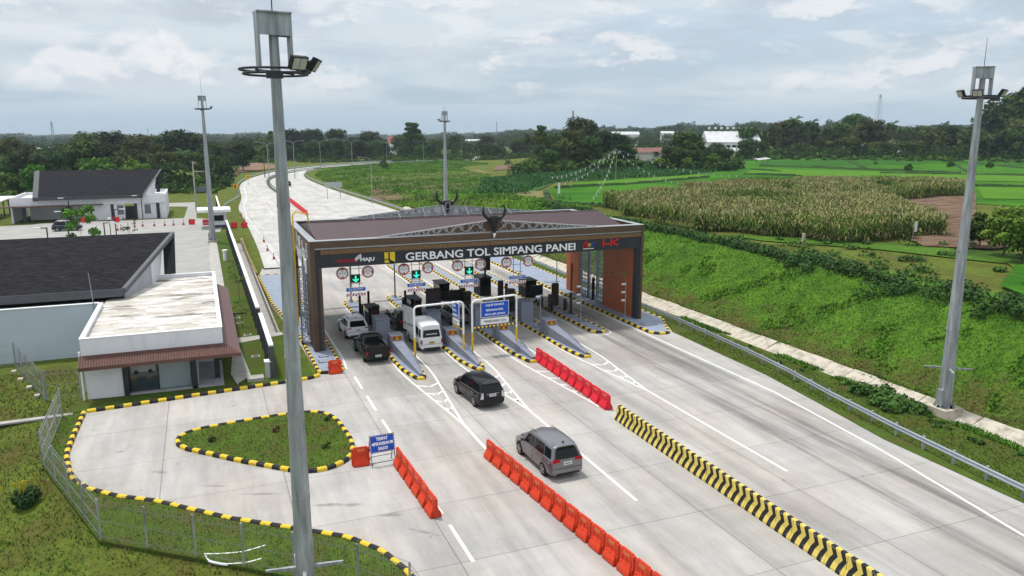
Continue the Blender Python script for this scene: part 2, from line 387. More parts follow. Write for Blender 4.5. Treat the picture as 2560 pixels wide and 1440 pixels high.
def bank_mat():
    m = grass_mat('bank_turf', [(.045, .10, .014), (.07, .165, .016), (.105, .22, .02), (.05, .12, .014)], .35, .3, 3.5, fine=4)
    t = m.node_tree; b = t.nodes['Principled BSDF']; L = t.links.new; src = b.inputs['Base Color'].links[0].from_socket
    tc = N(t, 'ShaderNodeTexCoord'); sp = N(t, 'ShaderNodeSeparateXYZ'); L(tc.outputs['Object'], sp.inputs[0])
    n = N(t, 'ShaderNodeTexNoise', inp={'Scale': .45, 'Detail': 7, 'Roughness': .65}); L(tc.outputs['Object'], n.inputs['Vector'])
    a = N(t, 'ShaderNodeMath', operation='MULTIPLY_ADD', inp={1: -14.0, 2: 7.0}); L(n.outputs['Fac'], a.inputs[0])
    c = N(t, 'ShaderNodeMath', operation='ADD'); L(a.outputs[0], c.inputs[0]); L(sp.outputs[0], c.inputs[1])
    r = N(t, 'ShaderNodeMapRange', inp={1: 43.2, 2: 46.6, 3: .85, 4: 0}); L(c.outputs[0], r.inputs[0])
    mx = N(t, 'ShaderNodeMix', data_type='RGBA'); L(r.outputs[0], mx.inputs['Factor']); L(src, mx.inputs[6]); mx.inputs[7].default_value = (.115, .10, .034, 1); L(mx.outputs[2], b.inputs['Base Color']); return m
grid('embankment', np.arange(42.45, 57.6, .3), np.arange(6, 128, .4), bank_mat(), .03)
grid('ground', spaced(-14000, 14000, -30, 64, .8, 8), spaced(-60, 16000, 14, 120, .8, 8), M['grass'])
# sea beyond the coastal plain
seam = mat('sea_water', (.10, .17, .22), .3, 0, .05, .01)
MB().prism([(-16000, 5200), (12000, 5200), (12000, 15000), (-16000, 15000)], -40, -39.5).build('sea', seam)['kind'] = 'structure'

# ------------------------------------------------------------------ concrete
def concrete_mat(name, base=(.405, .396, .380), joints=True, dirt_shade=1.0):
    m = bpy.data.materials.new(name); m.use_nodes = True; t = m.node_tree; b = t.nodes['Principled BSDF']; L = t.links.new
    b.inputs['Roughness'].default_value = .85; b.inputs['Specular IOR Level'].default_value = .25
    tc = N(t, 'ShaderNodeTexCoord'); sp = N(t, 'ShaderNodeSeparateXYZ'); L(tc.outputs['Object'], sp.inputs[0])
    def m_(op, a, c=None, d=None, clamp=False):
        n = N(t, 'ShaderNodeMath', operation=op); n.use_clamp = clamp
        for i, x in enumerate((a, c, d)):
            if x is None: continue
            if isinstance(x, (int, float)): n.inputs[i].default_value = x
            else: L(x, n.inputs[i])
        return n.outputs[0]
    def noise(sc, st=(1, 1, 1), det=7, rough=.6, off=0):
        mp = N(t, 'ShaderNodeMapping'); L(tc.outputs['Object'], mp.inputs[0]); mp.inputs['Scale'].default_value = st; mp.inputs['Location'].default_value = (off, off, 0)
        n = N(t, 'ShaderNodeTexNoise', inp={'Scale': sc, 'Detail': det, 'Roughness': rough}); L(mp.outputs[0], n.inputs['Vector']); return n.outputs['Fac']
    def mr(x, a, bb, c, d):
        n = N(t, 'ShaderNodeMapRange', interpolation_type='SMOOTHSTEP', inp={1: a, 2: bb, 3: c, 4: d}); L(x, n.inputs[0]); return n.outputs[0]
    # panel to panel tone
    wn = N(t, 'ShaderNodeTexWhiteNoise', noise_dimensions='2D'); cb = N(t, 'ShaderNodeCombineXYZ')
    L(m_('FLOOR', m_('DIVIDE', m_('SUBTRACT', sp.outputs[0], 8.55), 5.72)), cb.inputs[0]); L(m_('FLOOR', m_('DIVIDE', m_('SUBTRACT', sp.outputs[1], 21.75), 5.08)), cb.inputs[1])
    L(cb.outputs[0], wn.inputs[0])
    v = mr(wn.outputs['Value'], 0, 1, .94, 1.04)
    v = m_('MULTIPLY', v, mr(noise(.30, (1, .45, 1)), .3, .7, .84, 1.08))
    v = m_('MULTIPLY', v, mr(noise(1.4, (1.0, .12, 1), 8, .7, 5),   .3, .75, 1.07, .84))      # brushed streaks along travel
    v = m_('MULTIPLY', v, mr(noise(1.1, (.14, 1.0, 1), 8, .7, 9), .3, .75, 1.03, .95))      # broom marks across
    v = m_('MULTIPLY', v, mr(noise(9, (1, 1, 1), 6, .75), .3, .8, 1.03, .95))
    spots = mr(noise(2.3, (1, .7, 1), 4, .5, 21), .68, .74, 1.0, .72)
    v = m_('MULTIPLY', v, spots)
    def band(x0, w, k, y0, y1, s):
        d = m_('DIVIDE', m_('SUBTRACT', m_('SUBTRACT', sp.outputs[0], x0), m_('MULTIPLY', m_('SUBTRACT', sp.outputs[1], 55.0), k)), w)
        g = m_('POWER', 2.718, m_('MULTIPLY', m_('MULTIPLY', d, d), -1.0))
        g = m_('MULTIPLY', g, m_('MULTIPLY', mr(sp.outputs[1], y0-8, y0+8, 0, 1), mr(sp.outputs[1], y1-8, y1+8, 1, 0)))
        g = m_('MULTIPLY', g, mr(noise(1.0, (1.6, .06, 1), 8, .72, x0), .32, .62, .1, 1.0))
        return m_('SUBTRACT', 1.0, m_('MULTIPLY', g, s*dirt_shade))
    for x0, w, k, y0, y1, s in ((32.3, 1.0, .02, 20, 88, .62), (30.6, .7, .05, 10, 64, .52), (33.7, .25, .0, 16, 60, .35), (24.6, .5, .01, 16, 52, .26), (20.2, .45, 0, 18, 52, .22), (16.7, .4, 0, 18, 52, .22), (11.2, .5, 0, 18, 50, .2), (12.3, .3, .0, 24, 50, .22), (33.5, .5, 0, 40, 80, .3), (27.9, .6, 0, 50, 90, .28), (29.2, .5, 0, 50, 88, .22), (23.6, .9, 0, 52, 90, .18), (19.0, .8, 0, 56, 80, .40), (20.4, .8, 0, 56, 80, .4), (10.3, .8, 0, 52, 76, .46), (11.6, .8, 0, 50, 76, .42), (14.9, .8, 0, 54, 78, .42), (16.1, .8, 0, 54, 78, .42)):  # tyre dirt; bands under the gate widened and deepened to paint in its shade
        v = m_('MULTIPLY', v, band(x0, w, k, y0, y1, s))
    if joints:
        def jl(c, off, per, w, ww):
            a = m_('PINGPONG', m_('ADD', m_('SUBTRACT', c, off), m_('MULTIPLY', m_('SUBTRACT', noise(.9, (1, 1, 1), 2), .5), .03)), per/2)
            return mr(a, w, ww, .55, 1.0)
        v = m_('MULTIPLY', v, jl(sp.outputs[0], 8.55+5.72*20, 5.72, .010, .035)); v = m_('MULTIPLY', v, jl(sp.outputs[1], 21.75, 5.08, .008, .03))
        # cast pour edge: faint wide tone next to joints
        v = m_('MULTIPLY', v, mr(m_('PINGPONG', m_('SUBTRACT', sp.outputs[0], 8.55+5.72*20), 2.86), .03, .3, .965, 1.0))
    # dirt scraped on the turning apron
    def blob(px, py, rx, ry, ang, s, ns=2.0):
        c, q = math.cos(ang), math.sin(ang)
        dx = m_('SUBTRACT', sp.outputs[0], px); dy = m_('SUBTRACT', sp.outputs[1], py)
        u = m_('DIVIDE', m_('ADD', m_('MULTIPLY', dx, c), m_('MULTIPLY', dy, q)), rx); w = m_('DIVIDE', m_('SUBTRACT', m_('MULTIPLY', dy, c), m_('MULTIPLY', dx, q)), ry)
        g = m_('POWER', 2.718, m_('MULTIPLY', m_('ADD', m_('MULTIPLY', u, u), m_('MULTIPLY', w, w)), -1.0))
        g = mr(m_('MULTIPLY', g, m_('MULTIPLY', noise(ns, (.6, 2.6, 1), 10, .88, px), 2.0)), .62, 1.15, 0, 1)
        return m_('SUBTRACT', 1.0, m_('MULTIPLY', g, s))
    for q, s in (((G(400, 1180), .9, .35, -.5), .42), ((G(540, 1215), 1.5, .22, -.42), .35), ((G(650, 1235), 1.9, .25, -.38), .40), ((G(820, 1262), 1.5, .33, -.3), .48), ((G(880, 1262), .9, .35, -.2), .45), ((G(975, 1287), 1.0, .38, -.25), .52), ((G(1060, 1330), 1.6, .25, -.75), .35), ((G(300, 1130), .5, .35, .3), .35), ((G(330, 1115), 1.2, .12, .6), .22), ((G(240, 1035), 1.0, .4, .2), .25)):
        v = m_('MULTIPLY', v, blob(q[0].x, q[0].y, q[1], q[2], q[3], s))
    vm = N(t, 'ShaderNodeVectorMath', operation='SCALE'); 
    mx = N(t, 'ShaderNodeMix', data_type='RGBA'); L(mr(noise(.22, (1, .6, 1), 5, .6, 40), .35, .7, 0, 1), mx.inputs['Factor']); mx.inputs[6].default_value = (*base, 1); mx.inputs[7].default_value = (base[0]*1.04, base[1]*.985, base[2]*.93, 1)
    L(mx.outputs[2], vm.inputs[0]); L(v, vm.inputs['Scale']); L(vm.outputs[0], b.inputs['Base Color'])
    bp = N(t, 'ShaderNodeBump', inp={'Strength': .5, 'Distance': .004}); L(noise(30, (1, .3, 1), 3), bp.inputs['Height']); L(bp.outputs[0], b.inputs['Normal'])
    return m
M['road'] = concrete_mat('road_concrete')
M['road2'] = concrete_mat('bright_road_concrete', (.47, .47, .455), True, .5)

# toll plaza slab (one sheet): from below the camera to the far end of the plaza
plaza = [(-7.55, 51.4), (-7.6, 44.5), (-7.25, 42.6), (-6.85, 41.1), (-6.0, 39.6), (-4.6, 38.2), (-2.9, 37.0), (0.15, 34.0), (3.3, 31.6), (4.8, 30.4), (5.9, 28.8), (6.5, 26.9), (6.8, 24), (7, 14), (7.2, 4), (34.2, 4), (34.4, 21.8), (34.5, 30), (35.4, 36), (36.2, 42), (36.4, 48), (36.7, 54.4), (38.2, 58), (38.4, 75), (38.7, 92), (38.8, 100), (6.4, 100), (5.6, 94.6), (5.6, 78), (6.4, 66.3), (6.75, 54.2), (6.6, 53.1), (5.4, 52.9)]
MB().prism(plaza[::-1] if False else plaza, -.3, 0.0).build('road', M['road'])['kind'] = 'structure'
def resample(pts, n):
    P = np.array(pts, float); d = np.r_[0, np.cumsum(np.hypot(*np.diff(P, axis=0).T))]
    # Catmull-like smoothing by dense linear + averaging
    s = np.linspace(0, d[-1], n); Q = np.stack([np.interp(s, d, P[:, 0]), np.interp(s, d, P[:, 1])], -1)
    k = max(1, n//40)
    for _ in range(k*2):
        Q[1:-1] = (Q[:-2]+2*Q[1:-1]+Q[2:])/4
    return Q
RR = resample(ROAD_R, 120); RL = resample(ROAD_L, 120)
mbr = MB()
RRr = np.vstack([[38.8, 100], RR[RR[:, 1] > 101] if False else RR[1:]]); RLr = np.vstack([[6.4, 100], RL[1:]])
n = min(len(RRr), len(RLr))
vs = [(*RLr[i], 0.0) for i in range(n)]+[(*RRr[i], 0.0) for i in range(n)]
mbr.raw(vs, [(i, n+i, n+i+1, i+1) for i in range(n-1)])
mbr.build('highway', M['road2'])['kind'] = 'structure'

# ------------------------------------------------------------------ painted markings, 4 mm above the slab
mk = MB()
def stripe(pts, w, z=.004, k=None):
    P = [Vector((p[0], p[1])) for p in pts]
    for a, b in zip(P[:-1], P[1:]):
        d = (b-a); 
        if d.length < 1e-6: continue
        d.normalize(); q = Vector((-d.y, d.x))*w/2
        mk.poly([(a-q).to_3d()+Vector((0, 0, z)), (b-q).to_3d()+Vector((0, 0, z)), (b+q).to_3d()+Vector((0, 0, z)), (a+q).to_3d()+Vector((0, 0, z))][::1], k)
for a, b in ((52.3, 49.5), (48.0, 45.1), (43.4, 40.6), (29.9, 26.7), (24.3, 21.3)): stripe([(9.05, b), (9.05, a)], .16)
stripe([(8.85, 54.2), (9.05, 57), (9.1, 78)], .15)
stripe([(8.62, 37.2), (9.05, 31.0)], .16)
for c, ya, ye in ((13.35, 40.9, 35.5), (17.85, 41.6, 28.8), (22.15, 41.0, 40.5), (26.6, 42.0, 28.7)):
    xl, xr = c-1.05, c+1.05
    stripe([(xl, 75 if c < 20 else 96), (xl, 52.2), (xl+.15, 49.9), (c, ya)], .15); stripe([(xr, 75 if c < 20 else 96), (xr, 52.2), (xr-.1, 50.2), (c, ya)], .15, .0045)
    stripe([(c, ya+.1), (c, ye)], .17, .005)
    if c != 22.15 or True:
        for i, yy in enumerate((48.2, 46.5, 44.9, 43.4)):
            w = (yy-ya)/(50-ya)*.93; 
            if w < .15: continue
            stripe([(c-w, yy+.55), (c, yy), (c+w, yy+.55)], .2, .0055)
stripe([(34.3, 100), (34.3, 58), (34.25, 38.7), (33.2, 29), (31.55, 19.8), (30.6, 14)], .16)
# island outlines
for c, w, y0 in ((30.75, 1.15, 56.0),):
    pts = [(c-w, 96)]+[(c-w*math.cos(a), y0+.9-w*1.0*math.sin(a)) for a in np.linspace(0, math.pi, 12)]+[(c+w, 96)]
    stripe(pts, .12)
# highway edge lines, lane dashes
def offset(P, d):
    T = np.gradient(P, axis=0); T /= np.linalg.norm(T, axis=1)[:, None]; return P+np.stack([T[:, 1], -T[:, 0]], -1)*d
stripe(offset(RRr, -1.6)[2:], .2); 
MED = resample([(19.7, 224), (19.5, 245), (20.3, 262), (21.6, 280), (26.9, 306), (38.0, 339), (60, 373), (86, 396), (119, 416), (160, 426), (230, 429), (330, 426)], 90)
EL = np.vstack([[(8.55, 54.5), (8.75, 100), (8.6, 130), (7.9, 158)], [(8.4, 170), (8.7, 185)], offset(RL, 1.3)[RL[:, 1] > 205]])
stripe(EL[3:], .16)
for i in range(24):
    y = 100+i*2.6; xx = 9.0-.012*(y-100); stripe([(xx, y), (xx, y+1.5)], .18)
mid = (offset(RL, 0)[:len(MED)]+MED[:len(RL)])/2 if False else None
for frac in (.33,):
    for y in range(170, 300, 7):
        xl = np.interp(y, RL[:, 1], RL[:, 0]); xm = np.interp(y, MED[:, 1], MED[:, 0]); x = xl+(xm-xl)*.5
        y2 = y+3; xl2 = np.interp(y2, RL[:, 1], RL[:, 0]); xm2 = np.interp(y2, MED[:, 1], MED[:, 0]); stripe([(x, y), (xl2+(xm2-xl2)*.5, y2)], .15)
# rumble bars across the approach beyond the gate
for i, y in enumerate((112, 121, 131, 142, 154, 168, 184)):
    stripe([(20.3, y), (36.6 if y > 150 else 37.4, y+.4)], .35)
mk.build('road_markings', M['line'])['kind'] = 'structure'

# ------------------------------------------------------------------ kerbs (striped blocks, chamfered)
def kerb(name, path, w=.26, h=.20, seg=.5, closed=False, mats=None, z0=-.05):
    P = [Vector((p[0], p[1])) for p in path]
    if closed: P.append(P[0].copy())
    d = [0]
    for a, b in zip(P[:-1], P[1:]): d.append(d[-1]+(b-a).length)
    n = max(2, int(round(d[-1]/seg))); 
    if closed and n % 2: n += 1
    xs = np.interp(np.linspace(0, d[-1], n+1), d, [p.x for p in P]); ys = np.interp(np.linspace(0, d[-1], n+1), d, [p.y for p in P])
    mb = MB(); Q = np.stack([xs, ys], -1)
    T = np.zeros_like(Q); T[1:-1] = Q[2:]-Q[:-2]; T[0] = Q[1]-Q[0]; T[-1] = Q[-1]-Q[-2]
    if closed: T[0] = T[-1] = Q[1]-Q[-2]
    T /= np.linalg.norm(T, axis=1)[:, None]; Nn = np.stack([-T[:, 1], T[:, 0]], -1)
    prof = [(-w/2, z0), (-w/2, h-.06), (-w/2+.06, h), (w/2-.06, h), (w/2, h-.06), (w/2, z0)]
    for i in range(n):
        g = .006
        a0, a1 = Q[i]+T[i]*g, Q[i+1]-T[i+1]*g
        vs = [(a0[0]+Nn[i][0]*u, a0[1]+Nn[i][1]*u, z) for u, z in prof]+[(a1[0]+Nn[i+1][0]*u, a1[1]+Nn[i+1][1]*u, z) for u, z in prof]
        m6 = 6; mb.raw(vs, [(j, j+1, m6+j+1, m6+j) for j in range(5)]+[(5, 4, 3, 2, 1, 0), (6, 7, 8, 9, 10, 11)], i % 2)
    return mb, mats or [M['kyel'], M['kblk']]
def kerb_struct(*a, **k):
    mb, ms = kerb('kerb', *a, **k); return tag(mb.build('kerb', ms), kind='structure')
kerb_struct([(6.75, 53.3), (6.1, 52.9), (5.0, 52.75), (-7.5, 51.35)])
kerb_struct([(-7.65, 51.2), (-7.75, 47), (-7.7, 44.5), (-7.35, 42.6), (-6.95, 41.0), (-6.1, 39.5), (-4.7, 38.1), (-3.0, 36.9), (0.1, 33.9), (3.2, 31.5), (4.7, 30.3), (5.8, 28.7), (6.4, 26.8), (6.7, 24), (6.9, 18)])
isl = [(-1.75, 42.95), (-2.3, 43.8), (-2.3, 44.9), (-1.5, 45.6), (0.3, 45.9), (3.0, 46.2), (5.2, 46.2), (6.0, 45.7), (6.5, 44.4), (6.75, 41), (6.6, 39.3), (6.2, 38.4), (5.4, 37.7), (4.5, 37.45), (3.6, 37.7), (1, 40.1)]
isl = [tuple(p) for p in resample(isl+[isl[0]], 60)[:-1]]
kerb_struct(isl, closed=True)
kerb_struct([(5.45, 129), (5.35, 110), (5.5, 96.6)], seg=.5, mats=[M['kyel2'], M['kblk']])
# ------------------------------------------------------------------ lawns, verges, paths (raised sheets)
def sheet(name, pts, z, m, th=.1):
    a = sum(pts[i][0]*pts[(i+1) % len(pts)][1]-pts[(i+1) % len(pts)][0]*pts[i][1] for i in range(len(pts)))
    if a < 0: pts = pts[::-1]
    return struct(MB().prism(pts, z-th, z), name, m)
M['pave'] = mat('parking_pavers', (.33, .325, .31), .9, 0, .12, .35, .004, 30)
M['path'] = mat('path_slabs', (.40, .39, .36), .9, 0, .2, 1.2, .004, 20)
sheet('lawn', isl, .12, M['lawn'])
sheet('lawn', [(1.5, 53.6), (6.5, 53.4), (5.8, 66.6), (4.3, 66.8), (4.3, 130), (4.2, 140), (1.6, 140), (1.6, 97), (1.6, 77)], .0, M['lawn'])
sheet('lawn', [(-9, 51.6), (1.5, 52.7), (6.4, 53.1), (6.5, 53.4), (1.5, 53.6), (-8, 54)], -.01, M['lawn'])
sheet('parking', [(-60, 160.5), (-29, 163.5), (-28, 165.5), (-3.5, 165.0), (-3, 190), (-7.5, 192), (-7.6, 201), (-1.2, 201), (-1.2, 164), (4.2, 158), (1.5, 130), (0.4, 112), (0.4, 77), (-60, 90)], -.02, M['pave'])
sheet('pavement', [(.4, 77), (1.6, 77), (1.7, 140), (.9, 140), (.4, 112)], .06, M['path'])
sheet('path', [(1.3, 53.7), (2.3, 55.2), (1.9, 64.5), (4.0, 65.3), (5.6, 65.9), (5.5, 66.9), (3.9, 66.4), (1.6, 66.2), (1.0, 56)], .03, M['path'])
sheet('path', [(-14, 51.0), (-8.3, 51.3), (-8.3, 51.7), (-14, 51.5)], .0, M['conc'])
kp = [(-7.75, 47), (-7.7, 44.5), (-7.35, 42.6), (-6.95, 41.0), (-6.1, 39.5), (-4.7, 38.1), (-3.0, 36.9), (0.1, 33.9), (3.2, 31.5), (4.7, 30.3), (5.8, 28.7), (6.4, 26.8), (6.7, 24.2)]
sheet('lawn', kp+[(6.0, 24.2), (4.4, 26.2), (2.2, 28.1), (-1.35, 31.0), (-5.05, 33.9), (-8.65, 43.4), (-8.8, 51), (-7.9, 51)], .11, M['lawn'], .2)
# drain channel on the right
dr = MB()
ys = np.arange(-4, 172, 2.0)
for i in range(len(ys)-1):
    y0, y1 = ys[i], ys[i+1]; j0, j1 = random.uniform(-.1, .1), random.uniform(-.1, .1)
    for (xa, za), (xb, zb) in zip([(40.3, -.03), (40.5, -.1), (40.8, -.42), (41.0, -.40), (42.5+j0, .20+j1*.4)][:-1], [(40.5, -.1), (40.8, -.42), (41.0, -.40), (42.5+j0, .20+j1*.4)]):
        dr.poly([(xa, y0+.012, za), (xb, y0+.012, zb), (xb, y1-.012, zb), (xa, y1-.012, za)])
struct(dr, 'drain_channel', M['conc_lt'])
sheet('verge', [(34.4, -2), (34.5, 21.8), (34.6, 30), (35.5, 36), (36.3, 42), (36.5, 48), (36.8, 54.3), (38.3, 58), (38.5, 75), (38.9, 100), (39.3, 161), (40.45, 161), (40.4, 75), (40.45, 20), (40.45, -2)], -.02, M['lawn'], .3)
# drain ditch on the left of the plaza
dl = MB(); dl.box(4.3, 4.45, 66.9, 130, -.9, .03); dl.box(5.25, 5.38, 66.9, 130, -.9, .03); dl.box(4.45, 5.25, 66.9, 130, -.78, -.7)
struct(dl, 'ditch', M['conc'])
# ================================================================== TOLL GATE
GX0, GX1, GY0, GY1 = 7.25, 36.35, 59.0, 73.6
gate = thing('toll_gate', 'wide toll gate with plum roof, black buffalo head crests and white capital lettering', 'toll gate', (22, 66, 0))
def boxp(name, m, *bx, parent=gate, label=None, world=True, bev=None):
    mb = MB()
    for b in bx: mb.box(*b[:6], k=b[6] if len(b) > 6 else 0)
    o = mb.build(name, m, parent, world=world)
    if label: o['label'] = label
    return o
boxp('parapet_beam', [M['bronze'], M['steel']], (GX0, GX1, 59.0, 59.62, 8.22, 8.74), (GX0, GX0+.55, 59.62, GY1-.5, 8.1, 8.74), (GX1-.55, GX1, 59.62, GY1-.5, 8.1, 8.74), (GX0, GX1, GY1-.5, GY1, 8.1, 8.74),
     (GX0-.01, GX1+.01, 58.98, 59.64, 8.74, 8.78, 1), (GX0-.01, GX0+.57, 59.64, GY1, 8.74, 8.78, 1), (GX1-.57, GX1+.01, 59.64, GY1, 8.74, 8.78, 1), (GX0+.57, GX1-.57, GY1-.52, GY1, 8.74, 8.78, 1), (GX0+.1, GX1-.1, 59.06, 59.3, 8.11, 8.2, 1))
boxp('fascia', M['dkgrey'], (7.68, 36.2, 59.1, 59.6, 6.68, 8.09))
boxp('rear_fascia', M['dkgrey'], (GX0+.1, GX1-.1, GY1-.45, GY1-.05, 6.7, 8.08))
# soffit
boxp('soffit', mat('soffit_sheet', (.10, .10, .11), .7), (7.9, 36.0, 59.65, GY1-.55, 7.6, 7.7))
# frieze with key pattern
fr = MB(); fr.box(8.05, 36.1, 59.05, 59.095, 7.68, 8.08, 0)
x = 8.1; i = 0
while x < 36.0:
    for (a, b, c, d) in ((0, .26, .30, .33), (0, .03, .06, .33), (.09, .26, .06, .09), (.09, .12, .12, .26), (.14, .2, .2, .25), (.21, .24, .06, .25)):
        fr.box(x+a, x+b, 59.02, 59.048, 7.68+c, 7.68+d, 1)
    x += .31
fr.build('frieze', [M['bronze'], M['gold']], gate)
# roof: two corrugated planes
rf = MB(); y_e, z_e, y_r, z_r, y_b, z_b = 59.75, 8.62, 65.6, 9.45, 72.6, 8.5
xl, xr = 7.95, 34.7; nrib = 190
for i in range(nrib):
    a = xl+(xr-xl)*i/nrib; w = (xr-xl)/nrib
    def sx(x, r): return x + (r*.5*(x-xl)/(xr-xl))    # ridge slightly longer than the eave
    for (u0, u1, ha, hb_) in ((0, .6, 0, 0), (.6, .7, 0, .035), (.7, .9, .035, .035), (.9, 1, .035, 0)):
        p0, p1 = a+w*u0, a+w*u1
        rf.poly([(p0, y_e, z_e+ha), (p1, y_e, z_e+hb_), (sx(p1, 1), y_r, z_r+hb_), (sx(p0, 1), y_r, z_r+ha)])
    rf.poly([(sx(a, 1), y_r, z_r), (sx(a+w, 1), y_r, z_r), (a+w, y_b, z_b), (a, y_b, z_b)])
rf.poly([(xl, y_e, z_e), (sx(xl, 1), y_r, z_r), (xl, y_b, z_b), (xl, y_b, 7.9), (xl, y_e, 7.9)]); rf.poly([(xr, y_e, z_e), (xr, y_e, 7.9), (xr, y_b, 7.9), (xr, y_b, z_b), (sx(xr, 1), y_r, z_r)])
roof = rf.build('roof', M['roofp'], gate)
boxp('ridge_cap', M['roofp'], (xl, xr+.5, y_r-.12, y_r+.12, z_r+.035, z_r+.06), parent=roof)
boxp('gutter', M['black'], (xr+.55, GX1-.56, 59.66, GY1-.55, 8.0, 8.12), (GX0+.56, xl-.01, 59.66, GY1-.55, 8.0, 8.12))
# piers and side walls
boxp('pier', [M['bronze'], M['dkgrey']], (7.25, 7.62, 59.0, 59.9, .2, 8.22), (7.62, 7.86, 59.05, 59.8, .2, 8.1, 1), (7.86, 8.1, 59.1, 59.9, .2, 6.68))
boxp('pier', [M['bronze'], M['dkgrey']], (36.1, 36.35, 59.0, 59.9, .15, 8.22), (35.82, 36.1, 59.05, 59.8, .15, 6.68, 1))
sw = MB(); sw.box(35.86, 36.3, 59.85, 65.4, .15, 7.6, 0); sw.build('side_panel', M['terra'], gate)
sw = MB(); sw.box(35.86, 36.3, 70.6, GY1, .15, 7.6, 0); sw.box(35.8, 35.855, 72.2, 72.5, .2, 3.2, 1); sw.build('side_panel', [M['terra'], M['black']], gate)
boxp('side_panel', M['bronze'], (7.25, 7.7, 59.95, 63.2, 6.2, 8.1), (7.25, 7.5, 60.0, 61.4, .2, 6.2), (7.25, 7.7, 63.2, GY1, 6.6, 8.1))
boxp('side_panel', M['bronze'], (7.3, 7.75, 71.5, GY1, .2, 6.6))
# relief ornaments on the left outer wall
rl = MB()
random.seed(3)
for i in range(46):
    y = 60.2+random.random()*7.5; z = 6.4+random.random()*1.5
    rl.box(7.18, 7.245, y, y+.06+.1*random.random(), z, z+.25+.5*random.random())
rl.box(7.15, 7.245, 61.0, 61.7, 6.0, 7.1)
rl.build('wall_relief', M['white'], gate)
# interior relief ornaments on the right wall (carved wings)
orn = MB()
for i in range(12):
    y = 60.9+i*.3; orn.box(35.79, 35.855, y, y+.24, 3.9-.13*abs(i-5)*.5, 4.25-.07*i+.2*math.sin(i*1.7))
orn.build('wall_ornament', M['gold'], gate)
orn = MB()
for i in range(7): orn.box(35.79, 35.855, 71.0+i*.22, 71.15+i*.22, 5.5-.06*i, 6.0-.06*i+.1*(i % 2))
orn.build('wall_ornament', M['lat'], gate)
# pierced lattice screens
def lattice(name, O, u, wid, hei, nx, nz, th=.06, parent=gate):
    """geometric pierced screen: bars every cell, ring in every other cell"""
    O, u = Vector(O), Vector(u).normalized(); nv = u.cross(Vector((0, 0, 1))); mb = MB()
    F = Matrix(((u.x, nv.x, 0, O.x), (u.y, nv.y, 0, O.y), (0, 0, 1, O.z), (0, 0, 0, 1)))
    cw, ch = wid/nx, hei/nz; t = .045
    for a, b, c, d in ((0, .12, 0, hei), (wid-.12, wid, 0, hei), (0, wid, 0, .12), (0, wid, hei-.12, hei)): mb.box(a, b, -th, th, c, d, M=F)
    for i in range(nx):
        for j in range(nz):
            cx, cz = (i+.5)*cw, (j+.5)*ch; r = min(cw, ch)*(.40 if (i+j) % 2 else .28)
            n = 8
            for k in range(n):
                a0, a1 = 2*math.pi*(k+.5)/n, 2*math.pi*(k+1.5)/n
                pts = [(cx+r*math.cos(a0), cz+r*math.sin(a0)), (cx+r*math.cos(a1), cz+r*math.sin(a1)), (cx+(r-t)*math.cos(a1), cz+(r-t)*math.sin(a1)), (cx+(r-t)*math.cos(a0), cz+(r-t)*math.sin(a0))]
                mb.raw([F @ Vector((p[0], s*th*.6, p[1])) for s in (-1, 1) for p in pts], [(3, 2, 1, 0), (4, 5, 6, 7), (0, 1, 5, 4), (2, 3, 7, 6)])
            mb.box(cx-t/2, cx+t/2, -th*.5, th*.5, j*ch, cz-r+.01, M=F); mb.box(cx-t/2, cx+t/2, -th*.5, th*.5, cz+r-.01, (j+1)*ch, M=F)
            mb.box(i*cw, cx-r+.01, -th*.5, th*.5, cz-t/2, cz+t/2, M=F); mb.box(cx+r-.01, (i+1)*cw, -th*.5, th*.5, cz-t/2, cz+t/2, M=F)
    return mb.build(name, M['lat'], parent)
lattice('lattice_screen', (35.95, 65.45, .15), (0, 1, 0), 1.5, 7.45, 4, 18)
lattice('lattice_screen', (35.95, 68.7, .15), (0, 1, 0), 1.85, 7.45, 5, 18)
lattice('lattice_screen', (36.0, 68.65, .15), (1, 0, 0), 1.2, 7.45, 3, 18)
lattice('lattice_screen', (7.45, 61.6, .2), (0, 1, 0), 1.5, 6.3, 4, 16)
lattice('lattice_screen', (7.45, 64.3, .2), (0, 1, 0), 1.5, 6.3, 4, 16)
lattice('lattice_screen', (6.6, 61.6, .2), (1, 0, 0), .8, 6.3, 2, 16)
# ladder with safety hoops
ld = MB()
for y in (66.9, 67.35): ld.tube([(7.0, y, .4), (7.0, y, 10.0), (7.3, y, 10.25), (8.2, y, 10.0), (8.4, y, 8.8)], .045, 6)
for i in range(30): ld.tube([(7.0, 66.9, .6+i*.3), (7.0, 67.35, .6+i*.3)], .02, 5)
for z in np.arange(2.6, 9.9, .75):
    ld.tube([(7.0, 66.9, z)]+[(7.0-.38*math.sin(a), 67.12-.36*math.cos(a), z) for a in np.linspace(.2, math.pi-.2, 7)]+[(7.0, 67.35, z)], .018, 4)
for a in (.7, math.pi/2, math.pi-.7): ld.tube([(7.0-.38*math.sin(a), 67.12-.36*math.cos(a), 2.6), (7.0-.38*math.sin(a), 67.12-.36*math.cos(a), 9.85)], .03, 5)
ld.build('ladder', M['yellow'], gate)
